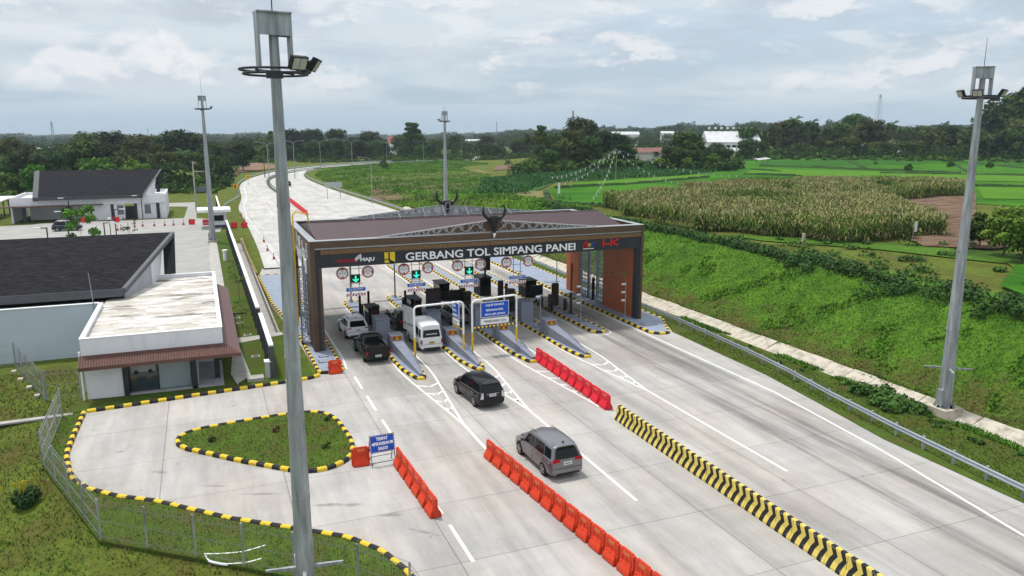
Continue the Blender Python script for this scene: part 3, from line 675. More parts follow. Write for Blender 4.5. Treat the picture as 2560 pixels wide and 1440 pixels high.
# pediments with scroll work
def pediment(y, back):
    mb = MB(); xa, xb, xc, z0, zp = 12.6, 31.6, 22.05, 8.78, 9.72
    xm = (xa, xb)
    def top(x): return z0+.03+(zp-z0)*((x-xa)/(xc-xa) if x < xc else (xb-x)/(xb-xc))
    t = .05
    for (p, q) in (((xa, z0), (xc, zp)), ((xc, zp), (xb, z0))):
        mb.prism([(p[0], y), (q[0], y), (q[0], y+.1), (p[0], y+.1)], [p[1], q[1], q[1], p[1]], [p[1]+.06, q[1]+.06, q[1]+.06, p[1]+.06], 0)
    mb.box(xa, xb, y, y+.1, z0, z0+.03, 0)
    # running wave and curls
    def ribbon(pts, w, k=0, dep=.05):
        for (a, b) in zip(pts[:-1], pts[1:]):
            a, b = Vector(a), Vector(b); d = (b-a)
            if d.length < 1e-5: continue
            d.normalize(); q = Vector((-d.y, d.x))*w/2; P = [a-q, b-q, b+q, a+q]
            mb.raw([(p.x, y+.02, p.y) for p in P]+[(p.x, y+.02+dep, p.y) for p in P], [(0, 1, 2, 3), (7, 6, 5, 4), (0, 4, 5, 1), (2, 6, 7, 3)], k)
    for s in (-1, 1):
        x = xc-s*0; pos = .55; ph = 0
        while True:
            X0 = xc+s*pos; h = top(X0)-z0-.05
            if h < .10: break
            w = max(.28, h*1.05)
            if abs(pos+w) > (xc-xa)-.3 if s < 0 else pos+w > (xb-xc)-.3: break
            h2 = top(X0+s*w)-z0-.05; hm = min(h, h2)
            up = ph % 2
            zc = z0+.05+hm*.5; A = hm*.36
            pts = [(X0+s*w*u, zc+(1 if up else -1)*A*math.cos(math.pi*u)) for u in np.linspace(0, 1, 9)]
            ribbon(pts, .05)
            # spiral curl
            cx, cz = X0+s*w*(.5 if 1 else 0), zc+(1 if up else -1)*A*-.15
            pts = []
            for u in np.linspace(0, 1, 15):
                r = A*.95*(1-.75*u); an = (math.pi*(1.0 if up else 0)+u*math.pi*2.4)
                pts.append((cx+s*w*.05+r*.8*math.sin(an), cz+r*math.cos(an)*.9))
            ribbon(pts, .035)
            for q in (0.2, .45, .75): ribbon([(X0+s*w*q, z0+.04), (X0+s*w*(q+.12), z0+.04+hm*.14)], .04); 
            for q in (0.25, .6): ribbon([(X0+s*w*q, z0+hm+.02), (X0+s*w*(q+.14), z0+hm-hm*.12)], .04)
            pos += w; ph += 1
    o = mb.build('pediment', M['scroll'] if not back else M['galv'], gate)
    bk = MB()
    if not back:
        bk.prism([(xa+1.5, y+.075), (xb-1.5, y+.075), (xb-1.5, y+.09), (xa+1.5, y+.09)], [z0]*4, [top(xa+1.5)-.04]*2+[top(xa+1.5)-.04]*2)
        for s in (0,):
            pts = [(xa+.4, z0), (xb-.4, z0), (xc, zp-.04)]
            bk.v = []; bk.f = []; bk.m = []
            bk.raw([(p[0], yy, p[1]) for yy in (y+.075, y+.09) for p in pts], [(0, 1, 2), (5, 4, 3), (0, 3, 4, 1), (1, 4, 5, 2), (2, 5, 3, 0)])
        bk.build('backing_sheet', M['bronze'], o)
    else:
        pts = [(xa+.4, z0), (xb-.4, z0), (xc, zp-.04)]
        bk.raw([(p[0], yy, p[1]) for yy in (y+.075, y+.09) for p in pts], [(0, 1, 2), (5, 4, 3), (0, 3, 4, 1), (1, 4, 5, 2), (2, 5, 3, 0)])
        bk.build('backing_sheet', M['scroll'], o)
        br = MB()
        for x in (15, 17.5, 20, 22.0, 24.4, 26.8, 29): br.tube([(x, y-.02, z0), (x, y-.02, top(x)+.02)], .03, 5); br.tube([(x, y-.02, top(x)), (x+.05, y-1.0, 8.75)], .03, 5)
        br.tube([(15, y-.03, 9.0), (29, y-.03, 9.0)], .025, 5)
        br.build('bracing', M['galv'], o)
pediment(59.25, False); pediment(GY1-.2, True)
def skull(x, y, z, sc, front):
    mb = MB()
    prof = [(0, -.62, .12, .10), (.0, -.45, .16, .16), (0, -.2, .20, .20), (0, .1, .27, .24), (0, .4, .36, .26), (0, .62, .42, .26), (0, .78, .40, .22), (0, .88, .30, .14)]
    n = 14; vs = []; fs = []
    for (_, zz, w, d) in prof:
        for j in range(n):
            t = 2*math.pi*j/n; vs.append((x+sc*w*math.cos(t), y+sc*d*math.sin(t), z+sc*zz))
    for i in range(len(prof)-1):
        for j in range(n): fs.append((i*n+j, i*n+(j+1) % n, (i+1)*n+(j+1) % n, (i+1)*n+j))
    fs.append(tuple(range(n-1, -1, -1))); fs.append(tuple((len(prof)-1)*n+j for j in range(n)))
    mb.raw(vs, fs)
    for s in (-1, 1):
        mb.tube([(x+s*sc*.28, y, z+sc*.66), (x+s*sc*.62, y, z+sc*.70), (x+s*sc*.85, y, z+sc*.92), (x+s*sc*.98, y, z+sc*1.22), (x+s*sc*.96, y, z+sc*1.5), (x+s*sc*.88, y, z+sc*1.78)], [sc*.15, sc*.155, sc*.14, sc*.11, sc*.07, sc*.02], 8)
        mb.tube([(x+s*sc*.36, y, z+sc*.52), (x+s*sc*.60, y-.02, z+sc*.46), (x+s*sc*.68, y-.02, z+sc*.42)], [sc*.06, sc*.09, sc*.02], 6)
    o = mb.build('buffalo_head', M['black'], gate, smooth=45)
    if front:
        b = MB(); b.tube([(x, y-.05, z-sc*.82), (x, y-.05, z-sc*.58)], [sc*.10, sc*.15], 10); b.box(x-.04, x+.04, y-.02, y+.02, z-sc*1.0, z-sc*.82); b.build('muzzle', M['white'], o)
    else:
        b = MB()
        for q in (-.22, .22): b.box(x+q-.04, x+q+.04, y-.32, y-.26, z-.5, z+.75)
        for q in (-.45, .1, .7): b.box(x-.26, x+.26, y-.33, y-.27, z+q, z+q+.07)
        b.build('bracket', M['galv'], o)
skull(22.05, 58.85, 9.3, .98, True); skull(22.6, GY1+.05, 9.2, 1.08, False)
# lettering and emblems, raised off the fascia
XD, UD = (1, 0, 0), (0, 0, 1)
tb = MB(); w = text_mb(tb, 'GERBANG TOL SIMPANG PANEI', (14.62, 58.97, 6.88), XD, UD, .62, 14.9, .12, bold=.012); tb.build('lettering', M['white'], gate)
tb = MB(); text_mb(tb, 'INDONESIA', (9.28, 59.06, 7.02), XD, UD, .24, 1.45, .05, bold=.02); o = tb.build('lettering', M['red'], gate)
tb = MB(); text_mb(tb, 'MAJU', (11.05, 59.05, 6.95), XD, UD, .36, 1.1, .05, bold=.03)
for i in range(5): tb.raw([(10.65+.09*i, yy, 7.02+.06*i+q) for yy in (59.04, 59.09) for q in (0, .34-.03*abs(i-2))]+[(10.78+.09*i, yy, 7.10+.06*i+q) for yy in (59.04, 59.09) for q in (0, .34-.03*abs(i-2))], [(0, 4, 5, 1), (2, 3, 7, 6), (0, 1, 3, 2), (4, 6, 7, 5), (1, 5, 7, 3), (0, 2, 6, 4)])
tb.build('lettering', M['white'], gate)
em = MB()   # yellow square emblem with dark cut-outs
em.box(12.95, 13.78, 59.03, 59.09, 6.80, 7.62, 0)
for (cx, cz, r, a0, a1) in ((12.98, 7.38, .26, -90, 90),):
    pts = [(cx+r*math.cos(R(a)), cz+r*math.sin(R(a))) for a in np.linspace(a0, a1, 12)]
em.box(13.26, 13.36, 58.99, 59.025, 7.05, 7.58, 1); em.box(12.95, 13.3, 58.99, 59.025, 7.02, 7.09, 1); em.box(13.30, 13.44, 58.99, 59.025, 6.80, 7.04, 1)
em.raw([(13.36, 58.985, 7.05), (13.36, 58.985, 6.80), (13.78, 58.985, 6.80), (13.66, 58.985, 6.90), (13.5, 58.985, 6.96)], [(0, 1, 4), (1, 2, 3, 4)], 1)
for (x0, z0) in ((12.95, 7.62), (13.26, 7.62)): pass
em.raw([(13.2, 58.985, 7.62), (13.27, 58.985, 7.5), (13.27, 58.985, 7.62)], [(0, 1, 2)], 1)
em.raw([(13.2, 58.985, 7.1), (13.27, 58.985, 7.22), (13.27, 58.985, 7.1)], [(1, 0, 2)], 1)
em.build('emblem', [mat('emblem_yellow', (.75, .55, .03), .5), M['black']], gate)
em = MB(); ey = 59.03
for k, (a, b, c, d) in enumerate(((30.32, 6.92, 30.62, 7.62), (30.5, 7.3, 30.8, 7.62))):
    pass
def bar(mb, x0, z0, x1, z1, w, k):
    a, b = Vector((x0, z0)), Vector((x1, z1)); d = (b-a).normalized(); q = Vector((-d.y, d.x))*w/2; P = [a-q, b-q, b+q, a+q]
    mb.raw([(p.x, ey, p.y) for p in P]+[(p.x, ey+.06, p.y) for p in P], [(0, 1, 2, 3), (7, 6, 5, 4), (0, 4, 5, 1), (1, 5, 6, 2), (2, 6, 7, 3), (3, 7, 4, 0)], k)
bar(em, 30.32, 7.0, 30.62, 7.62, .12, 0); bar(em, 30.62, 7.62, 30.74, 7.0, .12, 0); bar(em, 30.4, 7.2, 30.9, 7.2, .09, 0)
for i, (x0, z0, x1, z1) in enumerate(((30.78, 7.05, 30.86, 7.36), (30.86, 7.36, 30.96, 7.05), (30.96, 7.05, 31.04, 7.36))): bar(em, x0, z0, x1, z1, .08, 1)
for i, (x0, z0, x1, z1) in enumerate(((31.1, 7.36, 31.2, 7.05), (31.2, 7.05, 31.34, 7.38))): bar(em, x0, z0, x1, z1, .09, 2)
bar(em, 30.34, 6.9, 31.36, 6.9, .05, 3)
em.build('emblem', [M['red'], mat('emblem_amber', (.8, .5, .03), .5), M['blue'], M['white']], gate)
em = MB(); rz_ = mat('emblem_red', (.62, .02, .03), .5)
for (a, b, c, d, w) in ((32.32, 7.0, 32.32, 7.66, .14), (32.32, 7.22, 33.1, 7.22, .12), (33.1, 7.0, 33.1, 7.66, .14), (33.15, 7.3, 33.82, 7.6, .12), (33.15, 7.3, 33.82, 7.04, .12)): bar(em, a, b, c, d, w, 0)
em.build('emblem', rz_, gate)

# ================================================================== LANE SIGN SETS hung under the gate
M['sign_white'] = mat('reflective_white', (.92, .92, .92), .5, 0, .03, 4)
M['sign_grey'] = mat('sign_lettering_grey', (.22, .25, .30), .5)
def lane_sign(x, lit, label):
    y = 60.0; z = 6.0
    t = thing('lane_signal', label, 'lane signal', (x, y, 7.6), group='lane signals hung under the gate')
    fr = MB()
    for s in (-.32, .32): fr.tube([(x+s, y+.12, 7.6), (x+s, y+.12, 4.4)], .03, 6)
    for zz in (6.3, 5.75, 5.1, 4.65): fr.tube([(x-1.0 if zz > 5.5 else x-.6, y+.12, zz), (x+1.0 if zz > 5.5 else x+.6, y+.12, zz)], .022, 6)
    fr.build('hanging_frame', M['galv'], t)
    for s, kind in ((-1, 'h'), (1, 'w')):
        c = (x+s*1.0, y, z); m = MB(); m.disc((c[0], y+.02, z), .50, (0, 1, 0), .02, 28, 1); m.disc(c, .46, (0, 1, 0), .03, 28, 0); m.disc((c[0], y-.02, z), .375, (0, 1, 0), .012, 28, 1)
        # rim ring is the red disc showing round the white face; black hourglass triangles
        tri = []
        for q in (-1, 1):
            if kind == 'h': P = [(c[0]-.16, z+q*.35), (c[0]+.16, z+q*.35), (c[0], z+q*.22)]
            else: P = [(c[0]+q*.35, z-.16), (c[0]+q*.35, z+.16), (c[0]+q*.23, z)]
            m.raw([(p[0], y-.032, p[1]) for p in P], [(0, 1, 2)] if (kind == 'h') == (q < 0) or (kind == 'w' and q > 0) else [(2, 1, 0)], 2)
            m.raw([(p[0], y-.0315, p[1]) for p in P], [(0, 1, 2)], 2)
        o = m.build('limit_sign', [M['red'], M['sign_white'], M['red']], t); tm = MB()
        if kind == 'h': text_mb(tm, '4,2 m', (c[0]-.27, y-.035, z-.07), XD, UD, .16, .54, .01)
        else: text_mb(tm, '2,5', (c[0]-.17, y-.035, z+.02), XD, UD, .15, .34, .01); text_mb(tm, 'm', (c[0]-.08, y-.035, z-.15), XD, UD, .10, .16, .01)
        tm.build('lettering', M['sign_grey'], o)
    if lit:
        b = MB(); b.box(x-.36, x+.36, y-.1, y+.1, 5.21, 5.85); o = b.build('signal_head', M['black'], t)
        a = MB()
        for P in ([(x-.05, 5.77), (x+.05, 5.77), (x+.05, 5.35), (x-.05, 5.35)], [(x-.22, 5.55), (x-.22, 5.45), (x, 5.27), (x, 5.37)], [(x+.22, 5.55), (x, 5.37), (x, 5.27), (x+.22, 5.45)]):
            a.raw([(p[0], y-.112, p[1]) for p in P], [(0, 1, 2, 3)])
            a.raw([(p[0], y-.108, p[1]) for p in P], [(3, 2, 1, 0)])
        a.build('green_arrow', M['green_lamp'], o)
    b = MB(); b.box(x-.78, x+.78, y-.02, y+.02, 4.5, 4.82, 0); b.box(x-.74, x+.74, y-.03, y-.021, 4.53, 4.79, 1); o = b.build('name_board', [M['white'], M['blue']], t)
    tm = MB()
    for zz, hh, ws in ((4.68, .05, (.16, .1, .22, .12, .2, .14)), (4.58, .035, (.1, .14, .08, .18, .12, .16))):
        q = x-.58
        for ww in ws: tm.box(q, q+ww, y-.036, y-.031, zz, zz+hh); q += ww+.045
    tm.build('lettering', M['white'], o)
    b = MB(); z0, z1 = 4.12, 4.36; b.box(x-.78, x+.78, y-.02, y+.02, z0, z1, 0)
    for i in range(-3, 4):
        s = 1 if i < 0 else -1; cx = x+i*.22+(.0 if i else 0)
        if i == 0: b.raw([(x-.09, y-.026, z0+.02), (x+.09, y-.026, z0+.02), (x, y-.026, z1-.03)], [(0, 1, 2)], 1); continue
        b.raw([(cx-.05-s*.05, y-.026, z0+.02), (cx+.05-s*.05, y-.026, z0+.02), (cx+.05+s*.05, y-.026, z1-.02), (cx-.05+s*.05, y-.026, z1-.02)], [(0, 1, 2, 3)], 1)
    b.build('striped_board', [M['white'], M['red']], t)
M['green_lamp'] = emit('green_lamp', (.02, .75, .42), 1.6)
lane_sign(10.79, True, 'lane sign set with a green arrow, leftmost, above the white car')
lane_sign(15.70, True, 'lane sign set with a green arrow, second from left, above the white van')
lane_sign(20.23, True, 'lane sign set with a green arrow, third from left, above the silver car')
lane_sign(24.58, False, 'lane sign set without a lit arrow, rightmost of the four')

# ================================================================== TOLL ISLANDS
SLZ = .17
ISL = [(13.15, 1.6, 49.7, 76.6, True), (17.68, 1.62, 50.2, 77.2, True), (21.98, 1.4, 50.5, 96.5, True), (26.3, 1.45, 50.1, 97.0, True), (30.85, 1.5, 56.3, 97.5, False)]
inames = ['leftmost, under the pickup lane', 'second from left, beside the white van', 'third from left, its nose at the crimson barriers', 'fourth from left, behind the long crimson barrier row', 'rightmost, with a round nose']
def island(i, c, w, y0, y1, taper):
    t = thing('toll_island', 'striped toll island, '+inames[i], 'toll island', (c, (y0+y1)/2, 0), group='toll islands between the lanes')
    hw = w/2-.13
    if taper: nose = [(c-hw, y0+5.2), (c-hw+.02, y0+3), (c-.32, y0+.9), (c-.12, y0+.25), (c+.22, y0+.12), (c+.45, y0+.7), (c+hw-.1, y0+2.6), (c+hw, y0+5.2)]
    else: nose = [(c-hw*math.cos(a), y0+.7-.6*math.sin(a)) for a in np.linspace(0, math.pi, 7)]
    rear = [(c+hw*math.cos(a), y1-.7+.6*math.sin(a)) for a in np.linspace(0, math.pi, 7)]
    path = nose+rear
    mb, ms = kerb('kerb', path, closed=True); kr = mb.build('kerb', ms, t)
    sl = MB(); sl.prism(path, 0, SLZ-.01); sl.build('slab', M['slab'], t)
    return t
isls = [island(i, *a) for i, a in enumerate(ISL)]
t = thing('toll_island', 'long side island under the left gate leg, red barrier at its nose', 'toll island', (7.6, 74, 0), group='toll islands between the lanes')
pth = [(6.85, 54.3), (7.0, 53.8), (8.3, 53.6), (8.55, 54.2), (8.6, 60), (8.6, 93.9), (8.3, 94.4), (5.7, 94.4), (5.55, 94), (5.75, 78), (6.75, 66)]
mb, ms = kerb('kerb', pth, closed=True); mb.build('kerb', ms, t); MB().prism(pth, 0, SLZ-.01).build('slab', M['slab'], t)
t = thing('toll_island', 'long side island under the right leg of the gate by the guard rail', 'toll island', (35.4, 76, 0), group='toll islands between the lanes')
pth = [(34.7, 54.9), (35.0, 54.2), (36.0, 54.0), (36.4, 54.6), (38.3, 58.5), (38.3, 98), (34.9, 98.4), (34.6, 97.8)]
mb, ms = kerb('kerb', pth, closed=True); mb.build('kerb', ms, t); MB().prism(pth, 0, SLZ-.01).build('slab', M['slab'], t)
# chamber lids on the slabs
for (x, y, a, b, lb) in ((7.7, 56.3, 1.1, .7, 'larger one before the left gate leg'), (7.7, 57.6, .7, .5, 'smaller one before the left gate leg'), (35.9, 57.0, 1.3, .9, 'one at the nose of the right side island'), (13.1, 73.5, 1.1, .5, 'one at the far end of the leftmost island'), (17.6, 73.2, 1.1, .5, 'one at the far end of the second island'), (26.3, 62.6, .6, .5, 'one on the fourth island behind the camera pole'), (26.4, 59.9, .6, .5, 'one on the fourth island beside the camera pole'), (30.9, 60.2, .6, .4, 'one at the front of the rightmost island'), (31.0, 63.5, .5, .4, 'one in the middle of the rightmost island'), (36.2, 78, 1.6, .8, 'one at the rear of the right side island'), (31, 81, 1, .6, 'one at the rear of the rightmost island'), (22, 84, 1, .6, 'one at the rear of the third island')):
    tag(MB().box(x-a/2, x+a/2, y-b/2, y+b/2, SLZ-.012, SLZ+.02).box(x-a/2+.05, x+a/2-.05, y-b/2+.05, y+b/2-.05, SLZ+.02, SLZ+.026, 1).build('chamber_lid', [M['black'], M['slab']]), 'steel chamber lid, '+lb, 'chamber lid')
# crash ramps with chevron plates, and grey blocks behind them
def crash_ramp(i, c, yf, yb, w=1.05):
    t = thing('crash_ramp', 'grey crash ramp with orange chevron plate, %s from the left' % ORD[i], 'crash ramp', (c, yb, SLZ), group='crash ramps on the island noses')
    hw = w/2; m = MB()
    L = 1.2                # head block
    m.box(c-hw, c+hw, yb, yb+L, SLZ-.02, 1.42, 0)
    n = [(c-hw*.86, yb-.004), (c-hw*.5, yf+2.6), (c-.02, yf+.0), (c+.24, yf+.1), (c+hw*.7, yf+2.4), (c+hw*.86, yb-.004)]
    zt = [1.02, .70, .32, .32, .72, 1.02]
    m.prism(n, [SLZ-.02]*6, zt, 0)
    m.build('ramp_body', M['ramp'], t)
    p = MB(); z0, z1 = 1.06, 1.38; px0, px1 = c-.36, c+.36; y = yb-.03
    p.box(px0, px1, y, yb-.005, z0, z1, 0)
    for s in (-1, 1):
        for j in range(4):
            x = c+s*(.03+.105*j)
            a, b = x, x+s*.068
            def cl(v): return max(px0+.01, min(px1-.01, v))
            P = [(cl(a), z1-.02), (cl(b), z1-.02), (cl(b+s*.13), z0+.02), (cl(a+s*.13), z0+.02)]
            p.raw([(q[0], y-.006, q[1]) for q in P], [(0, 1, 2, 3) if s < 0 else (3, 2, 1, 0)], 1)
    p.build('chevron_plate', [M['chev'], M['black']], t)
for i, (c, yf) in enumerate(((13.25, 50.2), (17.75, 50.9), (22.1, 51.0), (26.4, 50.6))): crash_ramp(i, c, yf, 56.9)
for i, (c, y) in enumerate(((12.9, 60.2), (17.35, 60.6), (21.6, 60.9), (26.2, 61.6))):
    tag(MB().box(c-.55, c+.55, y, y+1.6, SLZ-.02, 1.95).box(c-.6, c+.6, y-.05, y+1.65, 1.95, 2.02).build('protection_block', M['ramp']), 'tall grey concrete protection block on a toll island, %s from the left' % ORD[i], 'concrete block', 'concrete blocks in front of the booths')

# ================================================================== ISLAND EQUIPMENT
def cabinet(c, y, label, w=.8, d=.9, h=2.1, m='bmetal', panel='red', z=SLZ):
    w, d, h = w*.75, d*.75, h-.35
    t = thing('toll_machine', label, 'toll machine', (c, y, z), group='toll machines')
    b = MB(); b.prism([(c-w/2, y), (c+w/2, y), (c+w/2, y+d), (c-w/2, y+d)], z-.01, z+h); b.build('cabinet', M[m], t)
    MB().box(c-w/2-.04, c+w/2+.04, y-.04, y+d+.04, z+h, z+h+.06).build('hood', M['bmetal'], t)
    if panel: MB().box(c-.22, c+.12, y-.03, y-.005, z+h-.75, z+h-.3).build('display', M['panel_'+panel], t)
    MB().box(c-w/2+.06, c+w/2-.06, y-.02, y-.005, z+.2, z+.9).build('access_door', M['black'], t)
M['panel_red'] = mat('dim_red_display', (.12, .01, .015), .3); M['panel_dark'] = mat('dark_display', (.02, .02, .025), .2)
def booth(c, y, label, w=1.15, d=1.7, h=2.2):
    w, h = w*.8, h-.4
    t = thing('toll_booth', label, 'toll booth', (c, y, SLZ), group='toll booths')
    MB().box(c-w/2, c+w/2, y, y+d, SLZ-.01, SLZ+.95).box(c-w/2, c-w/2+.08, y, y+.08, SLZ+.95, h).box(c+w/2-.08, c+w/2, y, y+.08, SLZ+.95, h).box(c-w/2, c-w/2+.08, y+d-.08, y+d, SLZ+.95, h).box(c+w/2-.08, c+w/2, y+d-.08, y+d, SLZ+.95, h).build('booth_body', M['boothm'], t)
    MB().box(c-w/2-.08, c+w/2+.08, y-.1, y+d+.1, h, h+.12).build('booth_roof', M['boothm'], t)
    MB().box(c-w/2+.09, c+w/2-.09, y+.02, y+.05, SLZ+.97, h-.02).build('window', M['glass'], t)
    MB().box(c-w/2+.02, c-w/2+.05, y+.1, y+d-.1, SLZ+.97, h-.02).build('window', M['glass'], t)
    MB().box(c+w/2-.05, c+w/2-.02, y+.1, y+d-.1, SLZ+.97, h-.02).build('window', M['glass'], t)
def pillar(c, y, h, label, w=.22, m='bmetal'):
    t = thing('bollard', label, 'bollard', (c, y, SLZ), group='tall dark posts on the islands')
    MB().tube([(c, y, SLZ-.01), (c, y, SLZ+h)], w/2, 10).build('post', M[m], t, smooth=50)
    MB().tube([(c, y, SLZ-.01), (c, y, SLZ+.06)], w*.9, 10).build('base_plate', M['dkgrey'], t)
M['brownm'] = mat('brown_metal', (.05, .028, .022), .5, .2)
pillar(12.75, 69.2, 2.2, 'tall thin black post on the leftmost island, left one of the pair'); pillar(13.6, 69.4, 2.3, 'tall thin black post on the leftmost island, right one of the pair')
pillar(17.4, 70.8, 1.8, 'thin black post on the second island, left one of the pair'); pillar(18.35, 70.9, 1.9, 'thin black post on the second island, right one of the pair')
pillar(22.3, 71.5, 1.4, 'short black post on the third island beside its booth'); pillar(31.3, 63.2, 2.0, 'brown post on the rightmost island beside the barrier arm', .26, 'brownm'); pillar(36.0, 67.7, 2.3, 'black post between the two lattice screens on the right', .3)
pillar(27.1, 69.0, 2.1, 'dark brown post on the fourth island', .3, 'brownm')
cabinet(13.2, 64.3, 'toll card machine with dim red display beside the white car', .8, .9, 2.3)
cabinet(17.6, 66.6, 'dark toll machine with red display beside the black car', .75, .9, 2.0)
cabinet(22.4, 66.8, 'dark brown toll machine ahead of the silver car', .8, .9, 2.3, 'brownm', 'dark')
cabinet(26.5, 66.0, 'dark brown toll machine on the fourth island behind the blue sign', .8, .8, 2.4, 'brownm', 'dark')
cabinet(29.9, 64.5, 'brown box machine on the rightmost island beside a short bollard', .5, .5, 1.9, 'brownm', None)
booth(13.3, 65.8, 'dark glazed toll booth on the leftmost island behind the standing person', 1.1, 1.8, 2.0)
booth(17.7, 68.0, 'dark glazed toll booth on the second island behind the big screen', 1.15, 1.8, 2.0)
booth(22.0, 73.0, 'dark toll booth on the third island ahead of the silver car', 1.3, 2.2, 2.2)
booth(26.6, 73.6, 'dark toll booth under the big black screen on the fourth island', 1.5, 2.0, 2.4)
booth(30.7, 71.2, 'dark toll booth on the rightmost island', 1.5, 2.0, 2.2)
def screen(c, y, z0, z1, w, label, stem):
    t = thing('display_screen', label, 'screen', (c, y, stem), group='display screens facing the plaza')
    MB().box(c-w/2, c+w/2, y, y+.25, z0, z1).build('screen_housing', M['bmetal'], t)
    MB().box(c-w/2+.05, c+w/2-.05, y-.015, y-.002, z0+.05, z1-.05).build('screen_face', M['panel_dark'], t)
    MB().tube([(c, y+.12, stem), (c, y+.12, z0)], .10, 8).box(c-.22, c+.22, y, y+.3, stem-.0, stem+.08).build('stand', M['bmetal'], t)
screen(26.7, 73.9, 2.75, 4.4, 1.1, 'big black upright screen on the booth roof of the fourth island', 2.1)
screen(18.0, 63.0, 1.75, 3.6, 1.3, 'big dark upright screen on the second island beside the van', SLZ)
screen(30.2, 68.6, .9, 1.9, 1.3, 'low dark screen on the rightmost island', SLZ)
screen(21.5, 67.6, 1.1, 2.3, 1.3, 'low dark screen ahead of the silver car on the third island', SLZ)
def rounded_panel(c, y, label, h=2.2, w=.7):
    t = thing('lane_marker', label, 'lane marker', (c, y, SLZ), group='brown rounded panels')
    pts = [(c-w/2, SLZ), (c+w/2, SLZ), (c+w/2, SLZ+h-.1), (c+w/2-.1, SLZ+h), (c-w/2+.1, SLZ+h), (c-w/2, SLZ+h-.1)]
    m = MB(); m.raw([(p[0], y, p[1]) for p in pts]+[(p[0], y+.22, p[1]) for p in pts], [(0, 1, 2, 3, 4, 5), (11, 10, 9, 8, 7, 6)]+[(i, i+6, (i+1) % 6+6, (i+1) % 6) for i in range(6)])
    m.build('panel', M['brownm'], t); MB().box(c-w/2-.05, c+w/2+.05, y-.05, y+.27, SLZ-.01, SLZ+.05).build('base_plate', M['dkgrey'], t)
rounded_panel(31.45, 66.9, 'tall brown rounded panel on the rightmost island'); rounded_panel(27.3, 71.0, 'brown rounded panel beside the big screen on the fourth island', 2.0, .55); rounded_panel(22.9, 70.0, 'brown rounded panel on the third island', 1.9, .55)
# camera poles
def cam_pole(c, y, h, label, n=3):
    t = thing('camera_pole', label, 'camera pole', (c, y, SLZ), group='camera poles')
    MB().tube([(c, y, SLZ-.01), (c, y, SLZ+h)], .05, 8).tube([(c, y, SLZ-.01), (c, y, SLZ+.12)], .14, 8).build('pole', M['galv'], t)
    for i in range(n):
        z = SLZ+h-.25-i*.75
        MB().box(c-.42, c-.08, y-.08, y+.08, z, z+.14).box(c-.1, c-.04, y-.03, y+.03, z+.02, z+.1).build('camera', M['white'], t)
cam_pole(26.4, 59.2, 3.0, 'slim grey camera pole on the fourth island', 1); cam_pole(31.2, 61.0, 3.2, 'slim grey camera pole on the rightmost island'); cam_pole(35.25, 60.0, 3.3, 'slim grey camera pole in front of the terracotta wall')
for (c, y, lb) in ((13.1, 75.7, 'leftmost'), (17.7, 76.3, 'second')):
    t = thing('camera_pole', 'tall grey pole with a small black camera at the far end of the %s island' % lb, 'camera pole', (c, y, SLZ), group='camera poles')
    MB().tube([(c, y, SLZ-.01), (c, y, 4.9)], [.09, .06], 8).tube([(c, y, SLZ), (c, y, SLZ+.3)], [.2, .09], 8).build('pole', M['galv'], t)
    MB().box(c-.1, c+.2, y-.3, y+.05, 4.6, 4.8).build('camera', M['black'], t)
cam_pole(34.9, 74.0, 3.2, 'slim dark pole at the rear edge of the right gate leg', 0)
# barrier arms
for (x0, y, x1, z, lb) in ((13.0, 69.8, 9.6, 1.05, 'first lane ahead of the white car'), (17.4, 71.5, 14.4, 1.0, 'second lane ahead of the black car'), (29.9, 66.9, 27.3, 1.0, 'fourth lane'), (33.9, 64.6, 31.4, 1.1, 'rightmost lane')):
    t = thing('boom_barrier', 'closed white boom barrier across the '+lb, 'boom barrier', (x0, y, SLZ), group='boom barriers')
    if x0 > 30: x0, x1 = x1, x0
    MB().box(x0-.15, x0+.15, y-.15, y+.15, SLZ-.01, z+.15).build('housing', M['dkgrey'], t)
    MB().tube([(x0, y-.17, z), (x1, y-.17, z)], .035, 6).build('arm', M['white'], t)
# ================================================================== HEIGHT PORTALS
M['stripe_y'] = M['yellow']
def lajur(parent, O, xd, half=False):
    """blue board and white board hung as one leaf: O = lower-left corner of the blue board"""
    O = Vector(O); xd = Vector(xd).normalized(); nd = xd.cross(Vector((0, 0, 1))); w = 1.15 if half else 2.36
    F = Matrix(((xd.x, -nd.x, 0, O.x), (xd.y, -nd.y, 0, O.y), (0, 0, 1, O.z), (0, 0, 0, 1)))
    b = MB(); b.box(0, w, 0, .04, 0, 1.2, 0, F); b.box(.04, w-.04, -.008, -.001, .04, 1.16, 1, F)
    o = b.build('sign_board', [M['white'], M['blue']], parent)
    t = MB()
    def T(s, x, z, h, ww): text_mb(t, s, F @ Vector((x, -.014, z)), xd, (0, 0, 1), h, ww, .01, bold=.025)
    if not half: T('LAJUR KHUSUS', .42, .82, .22, 1.52); T('KENDARAAN KECIL', .44, .48, .17, 1.45); T('SEDAN, JEEP, MINIBUS', .34, .12, .18, 1.7)
    else: T('SUS', .08, .82, .22, .5); T('KECIL', .08, .48, .17, .7); T('MINIBUS', .08, .12, .18, .85)
    t.build('lettering', M['white'], o)
    b = MB(); b.box(0, w, 0, .04, -.55, -.1, 0, F); o = b.build('height_board', M['white'], parent)
    t = MB(); text_mb(t, 'TINGGI MAKS. 2,1m' if not half else '2,1m', F @ Vector((.25 if not half else .1, -.014, -.43)), xd, (0, 0, 1), .2, 1.85 if not half else .7, .01); t.build('lettering', M['black'], o)
